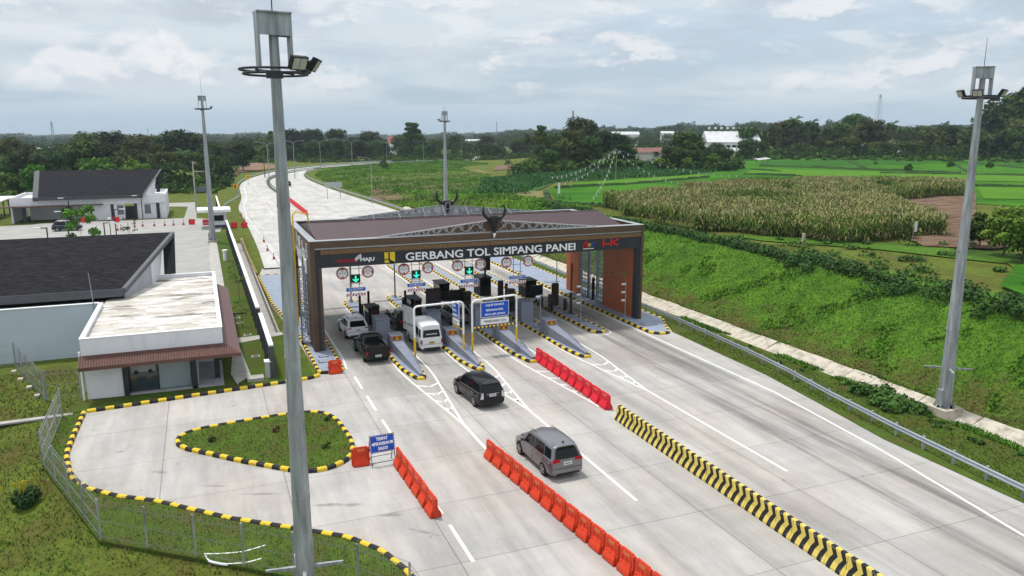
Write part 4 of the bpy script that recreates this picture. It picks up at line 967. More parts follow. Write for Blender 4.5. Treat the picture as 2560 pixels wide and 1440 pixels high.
def pole_portal(a, b, h, label):
    t = thing('height_portal', label, 'height portal', (a[0], a[1], SLZ), group='pipe height portals across the special lanes')
    A, B = Vector((*a, 0)), Vector((*b, 0)); r = .075
    wp = MB(); d = (B-A).normalized(); zc = 1.9
    wp.tube([A+Vector((0, 0, zc)), A+Vector((0, 0, h-.25)), A+d*.07+Vector((0, 0, h-.08)), A+d*.25+Vector((0, 0, h)), B-d*.25+Vector((0, 0, h+.12)), B-d*.07+Vector((0, 0, h+.04)), B+Vector((0, 0, h-.13)), B+Vector((0, 0, zc))], r, 10)
    wp.build('portal_pipe', M['white'], t, smooth=50)
    for q in (A, B):
        MB().tube([q+Vector((0, 0, SLZ-.01)), q+Vector((0, 0, zc))], r+.003, 10).build('post', M['yellow'], t, smooth=50)
        MB().box(q.x-.18, q.x+.18, q.y-.18, q.y+.18, SLZ-.01, SLZ+.03).build('base_plate', M['galv'], t)
    return t
t = pole_portal((13.9, 54.0), (17.62, 53.75), 4.28, 'white and yellow pipe portal with both leaves swung open over the van lane')
# open leaves
lf = MB()
def leaf_frame(P, Q, z0, z1, panels):
    P, Q = Vector((*P, 0)), Vector((*Q, 0))
    for z in (z0, z1): lf.tube([P+Vector((0, 0, z)), Q+Vector((0, 0, z))], .03, 6)
    for i in range(panels+1): p = P.lerp(Q, i/panels); lf.tube([p+Vector((0, 0, z0)), p+Vector((0, 0, z1))], .025, 6)
leaf_frame((13.82, 54.1), (13.5, 55.7), 2.85, 4.1, 4); leaf_frame((13.82, 54.1), (13.5, 55.7), 2.3, 2.72, 4)
lf.build('leaf_frame', M['steel'], t)
b = MB(); P, Q = Vector((13.86, 54.15, 0)), Vector((13.54, 55.7, 0)); nrm = Vector((.97, .2, 0))*.02
for (z0, z1) in ((2.88, 4.07), (2.33, 2.69)):
    vs = [P+Vector((0, 0, z0)), Q+Vector((0, 0, z0)), Q+Vector((0, 0, z1)), P+Vector((0, 0, z1))]
    b.raw([v+nrm for v in vs]+[v+nrm*2 for v in vs], [(0, 1, 2, 3), (7, 6, 5, 4), (0, 4, 5, 1), (1, 5, 6, 2), (2, 6, 7, 3), (3, 7, 4, 0)])
b.build('leaf_back', mat('board_back', (.56, .58, .60), .5, .3, .1, 2), t)
lajur(t, (17.35, 55.55, 2.9), (.12, -1, 0), half=True)
sp = MB()
def striped_pole(mb, P, Q, r, n):
    P, Q = Vector(P), Vector(Q)
    for i in range(n): mb.tube([P.lerp(Q, i/n), P.lerp(Q, (i+1)/n-.001)], r, 8, i % 2)
striped_pole(sp, (17.56, 53.9, 2.2), (17.36, 55.6, 2.2), .06, 12); sp.build('striped_bar', [M['yellow'], M['black']], t)
t = pole_portal((18.4, 53.95), (22.15, 54.25), 4.35, 'white and yellow pipe portal carrying the closed blue sign over the silver car lane')
lajur(t, (19.07, 53.9, 2.95), (1, .06, 0))
sp = MB(); striped_pole(sp, (18.5, 53.93, 2.2), (22.05, 54.2, 2.2), .06, 22); sp.build('striped_bar', [M['yellow'], M['black']], t)
h_ = MB()
for x in (19.3, 21.2): h_.tube([(x, 54.0, 4.3), (x, 54.0, 4.15)], .02, 5)
h_.build('hanger', M['galv'], t)

# ================================================================== WATER BARRIERS
def barrier_proto(m):
    t = thing('water_barrier', None, 'plastic barrier')
    b = MB(); Lh = .5
    # upper slab with stepped top and recesses
    def sec(y0, y1, prof):   # prof: list of (halfwidth, z) bottom to top
        vs = [(-w, y, z) for y in (y0, y1) for w, z in prof]+[(w, y, z) for y in (y0, y1) for w, z in prof]
        n = len(prof); f = []
        for i in range(n-1):
            f += [(i, i+1, n+i+1, n+i), (2*n+i, 3*n+i, 3*n+i+1, 2*n+i+1)]
        f += [(n-1, 3*n-1, 4*n-1, 2*n-1), (0, n, 3*n, 2*n)]
        f += [tuple(list(range(n))[::-1]+[2*n+i for i in range(n)]), tuple([n+i for i in range(n)]+[3*n+i for i in range(n-1, -1, -1)])]
        b.raw(vs, f, 0)
    sec(-.475, .475, [(.085, .36), (.075, .52), (.07, .90), (.05, .94)])
    sec(-.36, .36, [(.05, .935), (.04, .99)])
    # flared foot with sloping shoulders
    def foot(ya, yb):
        lv = [(.27, .02, 0), (.28, .08, 0), (.25, .22, 0), (.07, .52, .09)]
        vs = []; 
        for (w, z, q) in lv: vs += [(-w, ya+q, z), (w, ya+q, z), (w, yb-q, z), (-w, yb-q, z)]
        f = [(3, 2, 1, 0), (12, 13, 14, 15)]
        for i in range(3):
            for j in range(4): f.append((i*4+j, i*4+(j+1) % 4, i*4+4+(j+1) % 4, i*4+4+j))
        b.raw(vs, f, 0)
    foot(-.40, .40); b.box(-.24, .24, -.40, -.16, -.0, .03); b.box(-.24, .24, .16, .40, -.0, .03); b.box(-.12, .12, -.47, .47, .05, .40)
    for a in (-.28, 0, .28): b.box(-.155, .155, a-.035, a+.035, .30, .44); b.box(-.092, .092, a-.04, a+.04, .44, .72)
    b.box(-.035, .035, -.53, -.47, .18, .30); b.box(-.035, .035, -.53, -.47, .66, .80); b.box(-.035, .035, .47, .53, .40, .52)
    b.build('barrier_body', m, t, world=False)
    s = MB()
    for sx in (-1, 1):
        for i in range(4):
            y = -.16+.1*i; x = sx*.0735
            P = [(y, .90), (y+.03, .90), (y-.02, .825), (y+.03, .75), (y, .75), (y-.05, .825)]
            s.raw([(x+sx*.003, p[0], p[1]) for p in P], [(0, 1, 2, 5), (5, 2, 3, 4)] if sx > 0 else [(5, 2, 1, 0), (4, 3, 2, 5)])
    s.build('chevron_sticker', M['pale_sticker'], t, world=False)
    return t
BO = Rep(barrier_proto(M['orange_red'])); BP = Rep(barrier_proto(M['pink_red']))
def row(rep, a, b, n, lab, grp):
    ang = math.atan2(-(b[0]-a[0]), b[1]-a[1])
    for i in range(n):
        u = (i+.5)/n; L = math.hypot(b[0]-a[0], b[1]-a[1])/n
        place(rep(), (a[0]+(b[0]-a[0])*u, a[1]+(b[1]-a[1])*u, 0), ang+random.uniform(-.03, .03), lab % ordn(i), grp, sc=(1, L/1.04, 1))
row(BO, (13.1, 36.2), (14.65, 21.2), 15, 'orange plastic barrier, %s from the far end of the long middle row', 'barriers of the long middle row')
row(BO, (8.42, 37.0), (8.66, 30.6), 6, 'orange plastic barrier, %s from the far end of the short row beside the blue sign', 'barriers of the short row')
row(BP, (22.6, 51.3), (22.45, 39.7), 10, 'crimson plastic barrier, %s from the far end of the row before the striped concrete barriers', 'barriers of the crimson row')
row(BP, (19.9, 196), (19.7, 161), 16, 'far crimson barrier beyond the gate, %s from the far end of its row', 'barriers of the far row')
def single(rep, px, rz, lab):
    g = G(*px); place(rep(), (g.x, g.y, 0), rz, lab, 'barriers standing alone')
single(BO, (902, 1162), R(88), 'single orange barrier beside the blue sign board'); single(BO, (838, 933), R(86), 'single orange barrier at the nose of the left side island')
single(BP, (211, 556), R(92), 'crimson barrier on the parking, left one near the far building'); single(BP, (291, 555), R(90), 'crimson barrier on the parking, right one near the far building')
single(BP, (480, 561), R(90), 'crimson barrier at the right end of the cone row'); single(BP, (515, 562), R(90), 'crimson barrier beside the far light mast')
single(BP, (586, 569), R(90), 'crimson barrier on the road verge, left of two'); single(BP, (611, 569), R(90), 'crimson barrier on the road verge, right of two')

# ================================================================== STRIPED CONCRETE BARRIERS
def jersey_proto():
    t = thing('concrete_barrier', None, 'concrete barrier')
    prof = [(.29, 0), (.29, .09), (.17, .34), (.11, .84), (.08, .90)]
    b = MB(); n = len(prof); L = .995
    xs = np.linspace(-L/2, L/2, 2)
    ring = [(-w, z) for w, z in prof]+[(w, z) for w, z in prof[::-1]]
    # body
    vs = [(x, -L/2+.004, z) for x, z in ring]+[(x, L/2-.004, z) for x, z in ring]; k = len(ring)
    b.raw(vs, [(i, i+k, i+1+k, i+1) for i in range(k-1)]+[tuple(range(k)), tuple(range(2*k-1, k-1, -1))], 0)
    # painted chevrons lie on the faces; pointing along -y at mid height
    s = MB()
    side = prof
    Ls = [0]
    for (a, c) in zip(side[:-1], side[1:]): Ls.append(Ls[-1]+math.hypot(a[0]-c[0], a[1]-c[1]))
    top = Ls[-1]+.08
    def at(u):      # u along the profile from the foot to the top centre
        if u >= Ls[-1]: return (max(0, .08-(u-Ls[-1])), .90)
        for i in range(len(Ls)-1):
            if u <= Ls[i+1]: q = (u-Ls[i])/(Ls[i+1]-Ls[i]); return (side[i][0]+(side[i+1][0]-side[i][0])*q, side[i][1]+(side[i+1][1]-side[i][1])*q)
    us = sorted(set([0.005]+Ls[1:]+[.62, top]))
    def shift(u):   # zig-zag offset in y
        z = at(u)[1]
        if z < .30: return .0
        return -.20*(1-abs(z-.60)/.30) if z <= .90 else 0
    for sx in (-1, 1):
        for j in (0, 1):
            y0 = -L/2+.06+j*.5
            for a, c in zip(us[:-1], us[1:]):
                (w0, z0), (w1, z1) = at(a), at(c); e = .004
                q0, q1 = shift(a), shift(c)
                P = [(sx*(w0+e), y0+q0+.10, z0+e*.3), (sx*(w0+e), y0+q0+.34, z0+e*.3), (sx*(w1+e*(z1 < .9)), y0+q1+.34, z1+e), (sx*(w1+e*(z1 < .9)), y0+q1+.10, z1+e)]
                P = [(x, min(L/2-.005, max(-L/2+.005, y)), z) for x, y, z in P]
                s.raw(P, [(0, 1, 2, 3) if sx > 0 else (3, 2, 1, 0)])
    b.build('barrier_body', M['jyel'], t, world=False)
    s.build('painted_stripes', M['jblk'], t, world=False)
    return t
def worn(name, c, c2, thr):
    m = mat(name, c, .8, 0, .1, 5.0, col2=c2, thr=thr); return m
M['jyel'] = worn('worn_yellow_paint', (.66, .52, .12), (.34, .31, .24), (.60, .66)); M['jblk'] = worn('worn_black_paint', (.022, .022, .022), (.20, .19, .17), (.62, .68))
JB = Rep(jersey_proto())
for i in range(20):
    yy = 38.3-i*1.0; place(JB(), (22.25+random.uniform(-.015, .015), yy-.5, 0), random.uniform(-.012, .012), 'worn yellow and black concrete barrier, %s from the crimson barriers' % ordn(i), 'striped concrete barriers dividing the lanes')

# ================================================================== CONES
def cone_proto():
    t = thing('traffic_cone', None, 'traffic cone')
    b = MB(); b.box(-.19, .19, -.19, .19, 0, .04, 0); b.tube([(0, 0, .04), (0, 0, .75)], [.14, .03], 10, 0); b.build('cone_body', mat('cone_dull_red', (.36, .045, .03), .5), t, world=False)
    b = MB(); b.tube([(0, 0, .34), (0, 0, .5)], [.102, .078], 10); b.build('reflective_band', M['white'], t, world=False)
    return t
CN = Rep(cone_proto())
for i, p in enumerate([(294, 576), (303, 574), (320, 571), (337, 568), (357, 566), (386, 565), (412, 564), (434, 563), (459, 562)]):
    g = G(*p); place(CN(), (g.x, g.y, 0), 0, 'traffic cone on the parking, %s from the left of the row' % ORD[i], 'cones across the parking', 1.25)
for i, p in enumerate([(603, 538), (611, 553), (660, 605), (669, 627), (685, 648)]):
    g = G(*p); place(CN(), (g.x, g.y, 0), 0, 'traffic cone on the road edge line, %s from the far end' % ORD[i], 'cones along the road edge', 1.15)

# ================================================================== A-FRAME SIGN
t = thing('sign_board', 'blue folding sign board with white words and an arrow beside the orange barrier', 'sign board', (7.7, 37.1, 0))
a = R(4); xd = Vector((math.cos(a), math.sin(a), 0)); C = Vector((7.72, 36.95, 0)); back = Vector((-math.sin(a), math.cos(a), 0))
fr = MB()
for s in (-.62, .62):
    fr.tube([C+xd*s, C+xd*s+back*.35+Vector((0, 0, 1.62))], .02, 6); fr.tube([C+xd*s+back*.75, C+xd*s+back*.36+Vector((0, 0, 1.55))], .02, 6)
for q in (.22, ): fr.tube([C-xd*.62+back*.05+Vector((0, 0, q)), C+xd*.62+back*.05+Vector((0, 0, q))], .018, 6); fr.tube([C-xd*.62+back*.66+Vector((0, 0, q+.1)), C+xd*.62+back*.66+Vector((0, 0, q+.1))], .018, 6)
fr.build('frame', M['black'], t)
ud = (back*.2+Vector((0, 0, 1))).normalized(); nd = xd.cross(ud); O = C-xd*.66+back*.13+Vector((0, 0, .72))
def plate(mb, x0, x1, z0, z1, d0, d1, k):
    P = [O+xd*x0+ud*z0, O+xd*x1+ud*z0, O+xd*x1+ud*z1, O+xd*x0+ud*z1]
    mb.raw([p+nd*d0 for p in P]+[p+nd*d1 for p in P], [(3, 2, 1, 0), (4, 5, 6, 7), (0, 1, 5, 4), (1, 2, 6, 5), (2, 3, 7, 6), (3, 0, 4, 7)], k)
b = MB(); plate(b, 0, 1.32, 0, .92, -.02, 0, 0)
for i in range(13):
    plate(b, .02+i*.10, .07+i*.10, 0.005, .06, .001, .006, 1); plate(b, .02+i*.10, .07+i*.10, .86, .915, .001, .006, 1)
for i in range(9):
    plate(b, .005, .06, .02+i*.10, .07+i*.10, .001, .006, 1); plate(b, 1.26, 1.315, .02+i*.10, .07+i*.10, .001, .006, 1)
o = b.build('panel', [M['blue'], M['pale_sticker']], t)
b = MB()
text_mb(b, 'TEMPAT', O+xd*.35+ud*.63+nd*.008, xd, ud, .17, .62, .01, bold=.05); text_mb(b, 'PENGISIAN', O+xd*.24+ud*.38+nd*.008, xd, ud, .17, .80, .01, bold=.05); text_mb(b, 'SALDO', O+xd*.42+ud*.13+nd*.008, xd, ud, .17, .52, .01, bold=.05)
P = [O+xd*.08+ud*.46+nd*.01, O+xd*.22+ud*.36+nd*.01, O+xd*.22+ud*.57+nd*.01]; b.poly(P)
plate(b, 1.08, 1.22, .40, .54, .006, .012, 0)
b.build('lettering', M['white'], o)

# ================================================================== GUARD RAILS
def guardrail(name, pts, label, h=.72, post=2.0, mirror=1, zoff=None):
    P = [Vector((p[0], p[1], (h1(p[0], p[1]) if zoff is None else zoff))) for p in pts]
    t = thing('guard_rail', label, 'guard rail', tuple(P[0]))
    prof = [(0, .0), (.035, .04), (.035, .09), (0, .14), (0, .18), (.035, .23), (.035, .28), (0, .32)]
    b = MB(); n = len(prof); vs = []
    for i, p in enumerate(P):
        d = (P[min(i+1, len(P)-1)]-P[max(0, i-1)]); d.z = 0; d.normalize(); q = Vector((-d.y, d.x, 0))*mirror
        for (u, z) in prof: vs.append(p+q*u+Vector((0, 0, h-.32+z)))
        for (u, z) in prof[::-1]: vs.append(p+q*(u-.02)+Vector((0, 0, h-.32+z)))
    m = 2*n
    b.raw(vs, [(i*m+j, i*m+(j+1) % m, (i+1)*m+(j+1) % m, (i+1)*m+j) for i in range(len(P)-1) for j in range(m)])
    b.build('rail_beam', M['rail'], t)
    # posts
    L = [0]
    for a, c in zip(P[:-1], P[1:]): L.append(L[-1]+(c-a).length)
    k = int(L[-1]/post); pp = MB(); cnt = 0
    for i in range(k+1):
        s = min(i*post+.3, L[-1]); j = max(q for q in range(len(L)) if L[q] <= s+1e-6); j = min(j, len(P)-2)
        u = (s-L[j])/max(1e-6, L[j+1]-L[j]); c = P[j].lerp(P[j+1], u); d = (P[j+1]-P[j]).normalized(); q = Vector((-d.y, d.x, 0))*mirror
        one = MB() if cnt < 60 and post <= 2.5 else pp
        x = c-q*.13
        one.box(x.x-.06, x.x+.06, x.y-.06, x.y+.06, c.z-.15, c.z+h+.03); x2 = c-q*.05; one.box(x2.x-.05, x2.x+.05, x2.y-.05, x2.y+.05, c.z+h-.28, c.z+h-.06)
        if one is not pp: one.build('post', M['galv'], t); cnt += 1
    if pp.v: tag(pp.build('posts', M['galv'], t), kind='stuff')
    return t
guardrail('r', [(33.9, 8), (34.3, 16), (34.75, 22.1), (35.5, 30), (36.3, 36), (37.2, 41), (37.75, 46), (38.3, 54), (38.6, 61.4), (38.8, 75), (39.3, 100), (39.6, 130)], 'long grey steel guard rail on the right verge of the plaza', mirror=1, zoff=-.02)
RO = offset(RR, .55); guardrail('r2', [(39.6, 130.2)]+[tuple(p) for p in RO if 131 < p[1]] , 'steel guard rail on the inner side of the far bend', mirror=1, post=6, zoff=0)
LO = offset(RL, -.5); guardrail('r3', [(3.9, 177), (5.4, 190)]+[tuple(p) for p in LO if p[1] > 204], 'steel guard rail on the outer side of the far bend', mirror=-1, post=6, zoff=0)
medt = MB()
MO = offset(MED, .45); MI = offset(MED, -.45)
struct(MB().raw([(*p, -.02) for p in MI]+[(*p, -.02) for p in MO]+[(*p, .14) for p in MI]+[(*p, .14) for p in MO],
   [q for i in range(len(MED)-1) for n_ in (len(MED),) for q in ((2*n_+i, 3*n_+i, 3*n_+i+1, 2*n_+i+1), (i, 2*n_+i, 2*n_+i+1, i+1), (n_+i+1, 3*n_+i+1, 3*n_+i, n_+i))]), 'median', M['lawn'])
guardrail('r4', [tuple(p) for p in offset(MED, .3)], 'steel guard rail on the median of the far bend, right-hand side', mirror=1, post=6, zoff=.1)
guardrail('r5', [tuple(p) for p in offset(MED, -.3)], 'steel guard rail on the median of the far bend, left-hand side', mirror=-1, post=6, zoff=.1)

# ================================================================== FENCES
def mesh_fence(pts, label, h=2.0, post=2.5, wires=(.08, .3, .35, 1.0, 1.05, 1.75, 1.8, 2.0), vstep=.14, tagk=None):
    P = [Vector((p[0], p[1], h1(p[0], p[1]) if len(p) < 3 else p[2])) for p in pts]
    t = thing('wire_fence', label, 'fence', tuple(P[0]))
    w = MB(); 
    for a, c in zip(P[:-1], P[1:]):
        for z in wires:
            w.tube([a+Vector((0, 0, z)), c+Vector((0, 0, z))], .009, 3, cap=False)
        L = (c-a).length; k = max(1, int(L/vstep)); d = (c-a).normalized(); q = Vector((-d.y, d.x, 0))
        for i in range(k):
            p = a.lerp(c, (i+.5)/k); w.tube([p+Vector((0, 0, .05)), p+Vector((0, 0, h-.22)), p+q*.05+Vector((0, 0, h-.14)), p+Vector((0, 0, h-.04))], .0045, 3, cap=False)
    w.build('wire_panel', M['steel'], t)
    for a, c in zip(P[:-1], P[1:]):
        L = (c-a).length; k = max(1, round(L/post))
        for i in range(k+(1 if c is P[-1] else 0)):
            p = a.lerp(c, i/k); MB().box(p.x-.035, p.x+.035, p.y-.035, p.y+.035, p.z-.25, p.z+h+.02).build('post', M['galv'], t)
    return t
mesh_fence([(-8.75, 50.8), (-8.6, 43.4), (-5.0, 34.0), (-1.3, 31.1), (2.25, 28.2), (4.4, 26.4), (5.9, 24.5), (6.35, 20)], 'galvanised wire mesh fence curving round the turning apron')
mesh_fence([(-20, 63.0), (-13.5, 63.6), (-12.0, 59.5), (-10.3, 54.9)], 'wire mesh fence with concrete footings left of the near building')
mesh_fence([(-10.2, 55.0), (-8.2, 54.6)], 'short wire mesh gate fence between the near building and the left fence')
for (x, y, lb) in ((-13.2, 62.4, 'farthest'), (-12.4, 60.2, 'second farthest'), (-11.5, 58.0, 'second nearest'), (-10.7, 55.9, 'nearest')):
    tag(MB().box(x-.35, x-.05, y-.2, y+.2, h1(x, y)-.2, .12).build('footing_block', M['conc_lt']), 'pale concrete footing block outside the left fence, the %s of four' % lb, 'concrete block')
# boundary wall with white coping
def wall_run(pts, label, h=2.25):
    t = thing('boundary_wall', label, 'wall', (*pts[0], 0)); w = MB(); c = MB()
    for a, b_ in zip(pts[:-1], pts[1:]):
        A, B = Vector((*a, 0)), Vector((*b_, 0)); d = (B-A).normalized(); q = Vector((-d.y, d.x, 0))
        P = [A-q*.10, B-q*.10, B+q*.10, A+q*.10]; w.prism([(p.x, p.y) for p in P], -.3, h)
        P = [A-q*.16, B-q*.16, B+q*.16, A+q*.16]; c.prism([(p.x, p.y) for p in P], h, h+.12)
        L = (B-A).length; k = int(L/2.4)
        for i in range(k+1):
            p = A.lerp(B, i/max(1, k)); w.box(p.x-.17, p.x+.17, p.y-.12, p.y+.12, -.3, h-.01)
    w.build('wall_body', M['wall_dark'], t); c.build('coping', M['white'], t)
wall_run([(3.72, 54.3), (3.75, 64.6)], 'short charcoal boundary wall with white coping, nearest to the kerb')
wall_run([(3.7, 66.8), (3.55, 136)], 'long charcoal boundary wall with white coping beside the lawn')
wall_run([(3.1, 152), (3.1, 188)], 'far charcoal boundary wall with white coping beyond the guard hut')
tag(MB().box(3.25, 3.6, 54.2, 54.75, -.05, 1.15).box(3.2, 3.65, 54.15, 54.8, 1.15, 1.22, 1).build('meter_box', [mat('pale_box', (.42, .43, .43), .6), M['white']]), 'pale grey meter box at the near end of the boundary wall', 'meter box')
tag(MB().box(2.0, 3.1, 53.75, 54.6, -.04, .22).build('drain_cover', M['conc']), 'low concrete drain cover on the grass before the wall', 'drain cover')
for (x, y, lb) in ((2.95, 60.0, 'nearest'), (2.75, 66.9, 'second'), (2.35, 71.5, 'third'), (2.2, 73.6, 'farthest')):
    tag(MB().box(x-.3, x+.3, y-.3, y+.3, -.03, .05).box(x-.2, x+.2, y-.2, y+.2, .05, .056, 1).build('inspection_cover', [M['conc_lt'], M['black']]), 'small square inspection cover in the lawn, the %s one' % lb, 'cover', 'covers in the lawn')
tag(MB().box(1.9, 2.9, 75.2, 75.5, -.03, .12).build('bench_beam', M['dkgrey']), 'low dark beam on the lawn beside the wall', 'beam')
t = thing('vent_pipe', 'short white vent pipe with a cap on the lawn', 'vent pipe', (2.35, 108, 0))
MB().tube([(2.35, 108, -.05), (2.35, 108, 1.25)], .28, 12).build('pipe', M['white'], t, smooth=50); MB().tube([(2.35, 108, 1.25), (2.35, 108, 1.45)], .36, 12).build('cap', M['white'], t, smooth=50)
# bent white pipes lying by the fence
for k, pts in enumerate((((-.9, 31.15), (-.4, 30.95), (.5, 30.75), (1.4, 30.95)), ((-.95, 31.2), (-.85, 30.6), (-.2, 30.05), (.6, 29.85), (1.15, 29.95)))):
    Q = resample(pts, 20); tag(MB().tube([(p[0], p[1], max(h1(p[0], p[1]), -.9)+.14) for p in Q], .055, 8).build('plastic_pipe', M['white'], smooth=60), 'bent white plastic pipe lying on the grass, %s' % ('straighter one nearer the apron' if k == 0 else 'more curved one nearer the camera'), 'pipe')
tag(MB().prism([(2.3, 28.9), (2.75, 28.7), (2.95, 29.3), (2.5, 29.5)], -.1, .5).build('junction_box', M['white']), 'white junction box behind the big mast', 'junction box')

# ================================================================== LIGHT MASTS
def mast(x, y, H, rb, rt, rzl, lab, lamps, arms=True, zb=0.0, ringr=1.0, z_arm=2.8, box=True, basep=False, spike=2.0, arm_rot=0):
    t = thing('light_mast', lab, 'light mast', (x, y, zb), group='high galvanised light masts')
    p = MB(); joints = [0, .27, .52, .77, 1.0]; n = 8
    for i in range(4):
        z0, z1 = zb+(H-1.2)*joints[i], zb+(H-1.2)*joints[i+1]; r0 = rb+(rt-rb)*joints[i]; r1 = rb+(rt-rb)*joints[i+1]
        p.tube([(x, y, z0), (x, y, z1+.02)], [r0*(1.03 if i else 1), r1], n)
    p.tube([(x, y, zb+H-1.2), (x, y, zb+H)], [rt, rt*.9], n)
    for i in range(1, 4): z1 = zb+(H-1.2)*joints[i]; r1 = rb+(rt-rb)*joints[i]; p.tube([(x, y, z1-.03), (x, y, z1+.05)], [r1*1.07, r1*1.07], n)
    p.build('pole', M['galv'], t)
    if basep:
        MB().prism([(x-.75, y-.75), (x+.75, y-.75), (x+.75, y+.75), (x-.75, y+.75)], zb-1.0, zb+.35).build('footing', M['conc_lt'], t)
        g = MB()
        for k in range(8): a = 2*math.pi*k/8; g.raw([(x+math.cos(a)*r, y+math.sin(a)*r, z) for r, z in ((rb, zb+.35), (rb+.2, zb+.35), (rb, zb+.75))], [(0, 1, 2), (2, 1, 0)]); g.tube([(x+math.cos(a+.3)*(rb+.12), y+math.sin(a+.3)*(rb+.12), zb+.35), (x+math.cos(a+.3)*(rb+.12), y+math.sin(a+.3)*(rb+.12), zb+.5)], .03, 5)
        g.build('gusset', M['galv'], t)
        MB().box(x-rb-.12, x-rb+.1, y-.22, y+.2, zb+.5, zb+1.5).build('access_door', M['galv'], t)
    c, s = math.cos(rzl), math.sin(rzl)
    F = Matrix(((c, -s, 0, x), (s, c, 0, y), (0, 0, 1, zb+H), (0, 0, 0, 1)))
    hd = MB(); w = .50*ringr
    hd.box(-w, w, -.3*ringr, .3*ringr, -.04, 0, 0, F)
    hd.box(-w, -w+.07, -.20*ringr, .20*ringr, -1.55*ringr, -.04, 0, F); hd.box(w-.07, w, -.20*ringr, .20*ringr, -1.55*ringr, -.04, 0, F)
    hd.box(-w+.07, w-.07, -.22*ringr, -.20*ringr, -.66*ringr, -.04, 0, F); hd.box(0, w-.07, .20*ringr, .22*ringr, -.66*ringr, -.04, 0, F)
    hd.build('head_frame', M['galv'], t)
    MB().tube([(x, y, zb+H), (x, y, zb+H+spike)], [.02, .008], 5).build('lightning_rod', M['dkgrey'], t)
    rr = ringr*1.02; zr = zb+H-1.62*ringr; ring = MB()
    for (rad, dz) in ((rr, 0), (rr*.9, -.12)):
        pts = [(x+rad*math.cos(2*math.pi*k/28), y+rad*math.sin(2*math.pi*k/28), zr+dz) for k in range(29)]
        ring.tube(pts, .035*max(1, ringr*.9), 6, cap=False)
    for k in range(4): a = rzl+math.pi/4+k*math.pi/2; ring.tube([(x+rt*math.cos(a), y+rt*math.sin(a), zr-.06), (x+rr*math.cos(a), y+rr*math.sin(a), zr-.06)], .03, 5)
    ring.box(x-.35, x+.1, y-rr-.1, y-rr+.15, zr-.3, zr-.1) if ringr > .9 else None
    ring.build('lamp_ring', M['dkgrey'] if ringr > .9 else M['galv'], t)
    for (ang, tilt) in lamps:
        a = ang; q = Vector((math.cos(a), math.sin(a), 0)); ctr = Vector((x, y, zr+.12))+q*(rr+.18)
        up = Vector((0, 0, 1)); side = up.cross(q)
        nn = (q*math.cos(tilt)-up*math.sin(tilt)).normalized(); uu = side.cross(nn)*-1
        if uu.z < 0: uu = -uu
        Fm = Matrix(((side.x, uu.x, nn.x, ctr.x), (side.y, uu.y, nn.y, ctr.y), (side.z, uu.z, nn.z, ctr.z), (0, 0, 0, 1)))
        L = MB(); L.box(-.26, .26, -.2, .2, -.09, .02, M=Fm)
        for i in range(6): L.box(-.24+i*.09, -.22+i*.09, -.18, .18, -.16, -.09, M=Fm)
        lo = L.build('flood_lamp', M['black'], t)
        L = MB(); L.box(-.22, -.01, -.16, .16, .021, .03, M=Fm); L.box(.01, .22, -.16, .16, .021, .03, M=Fm); L.build('lamp_glass', M['floodglass'], lo)
    if arms:
        am = MB()
        for k in range(4):
            a = arm_rot+k*math.pi/2; r = rb*(1-.1)
            am.tube([(x+r*.8*math.cos(a), y+r*.8*math.sin(a), zb+z_arm), (x+(r+.95)*math.cos(a), y+(r+.95)*math.sin(a), zb+z_arm+.03)], [.09, .05], 4)
        am.build('step_arm', M['galv'], t)
    return t
mast(2.3, 24.4, 20.35, .35, .15, R(8), 'nearest galvanised light mast, in the left foreground', [(R(-62), R(28)), (R(-20), R(35)), (R(35), R(30))], arm_rot=R(-8), spike=2.2, z_arm=2.62)
mast(41.45, 31.9, 20.5, .42, .16, R(-30), 'right light mast on a concrete footing beside the drain', [(R(160), R(25)), (R(-150), R(25)), (R(-75), R(30))], basep=True, arm_rot=R(-38), spike=1.6)
mast(1.15, 127, 22.0, .50, .20, R(0), 'far left light mast by the guard hut', [(R(-20), R(30)), (R(20), R(30))], ringr=1.15, spike=4.2, z_arm=3.0, basep=True)
mast(41.7, 136.5, 20.3, .47, .19, R(0), 'light mast behind the toll gate roof', [(R(180), R(30)), (R(-160), R(30))], ringr=1.05, spike=1.2)
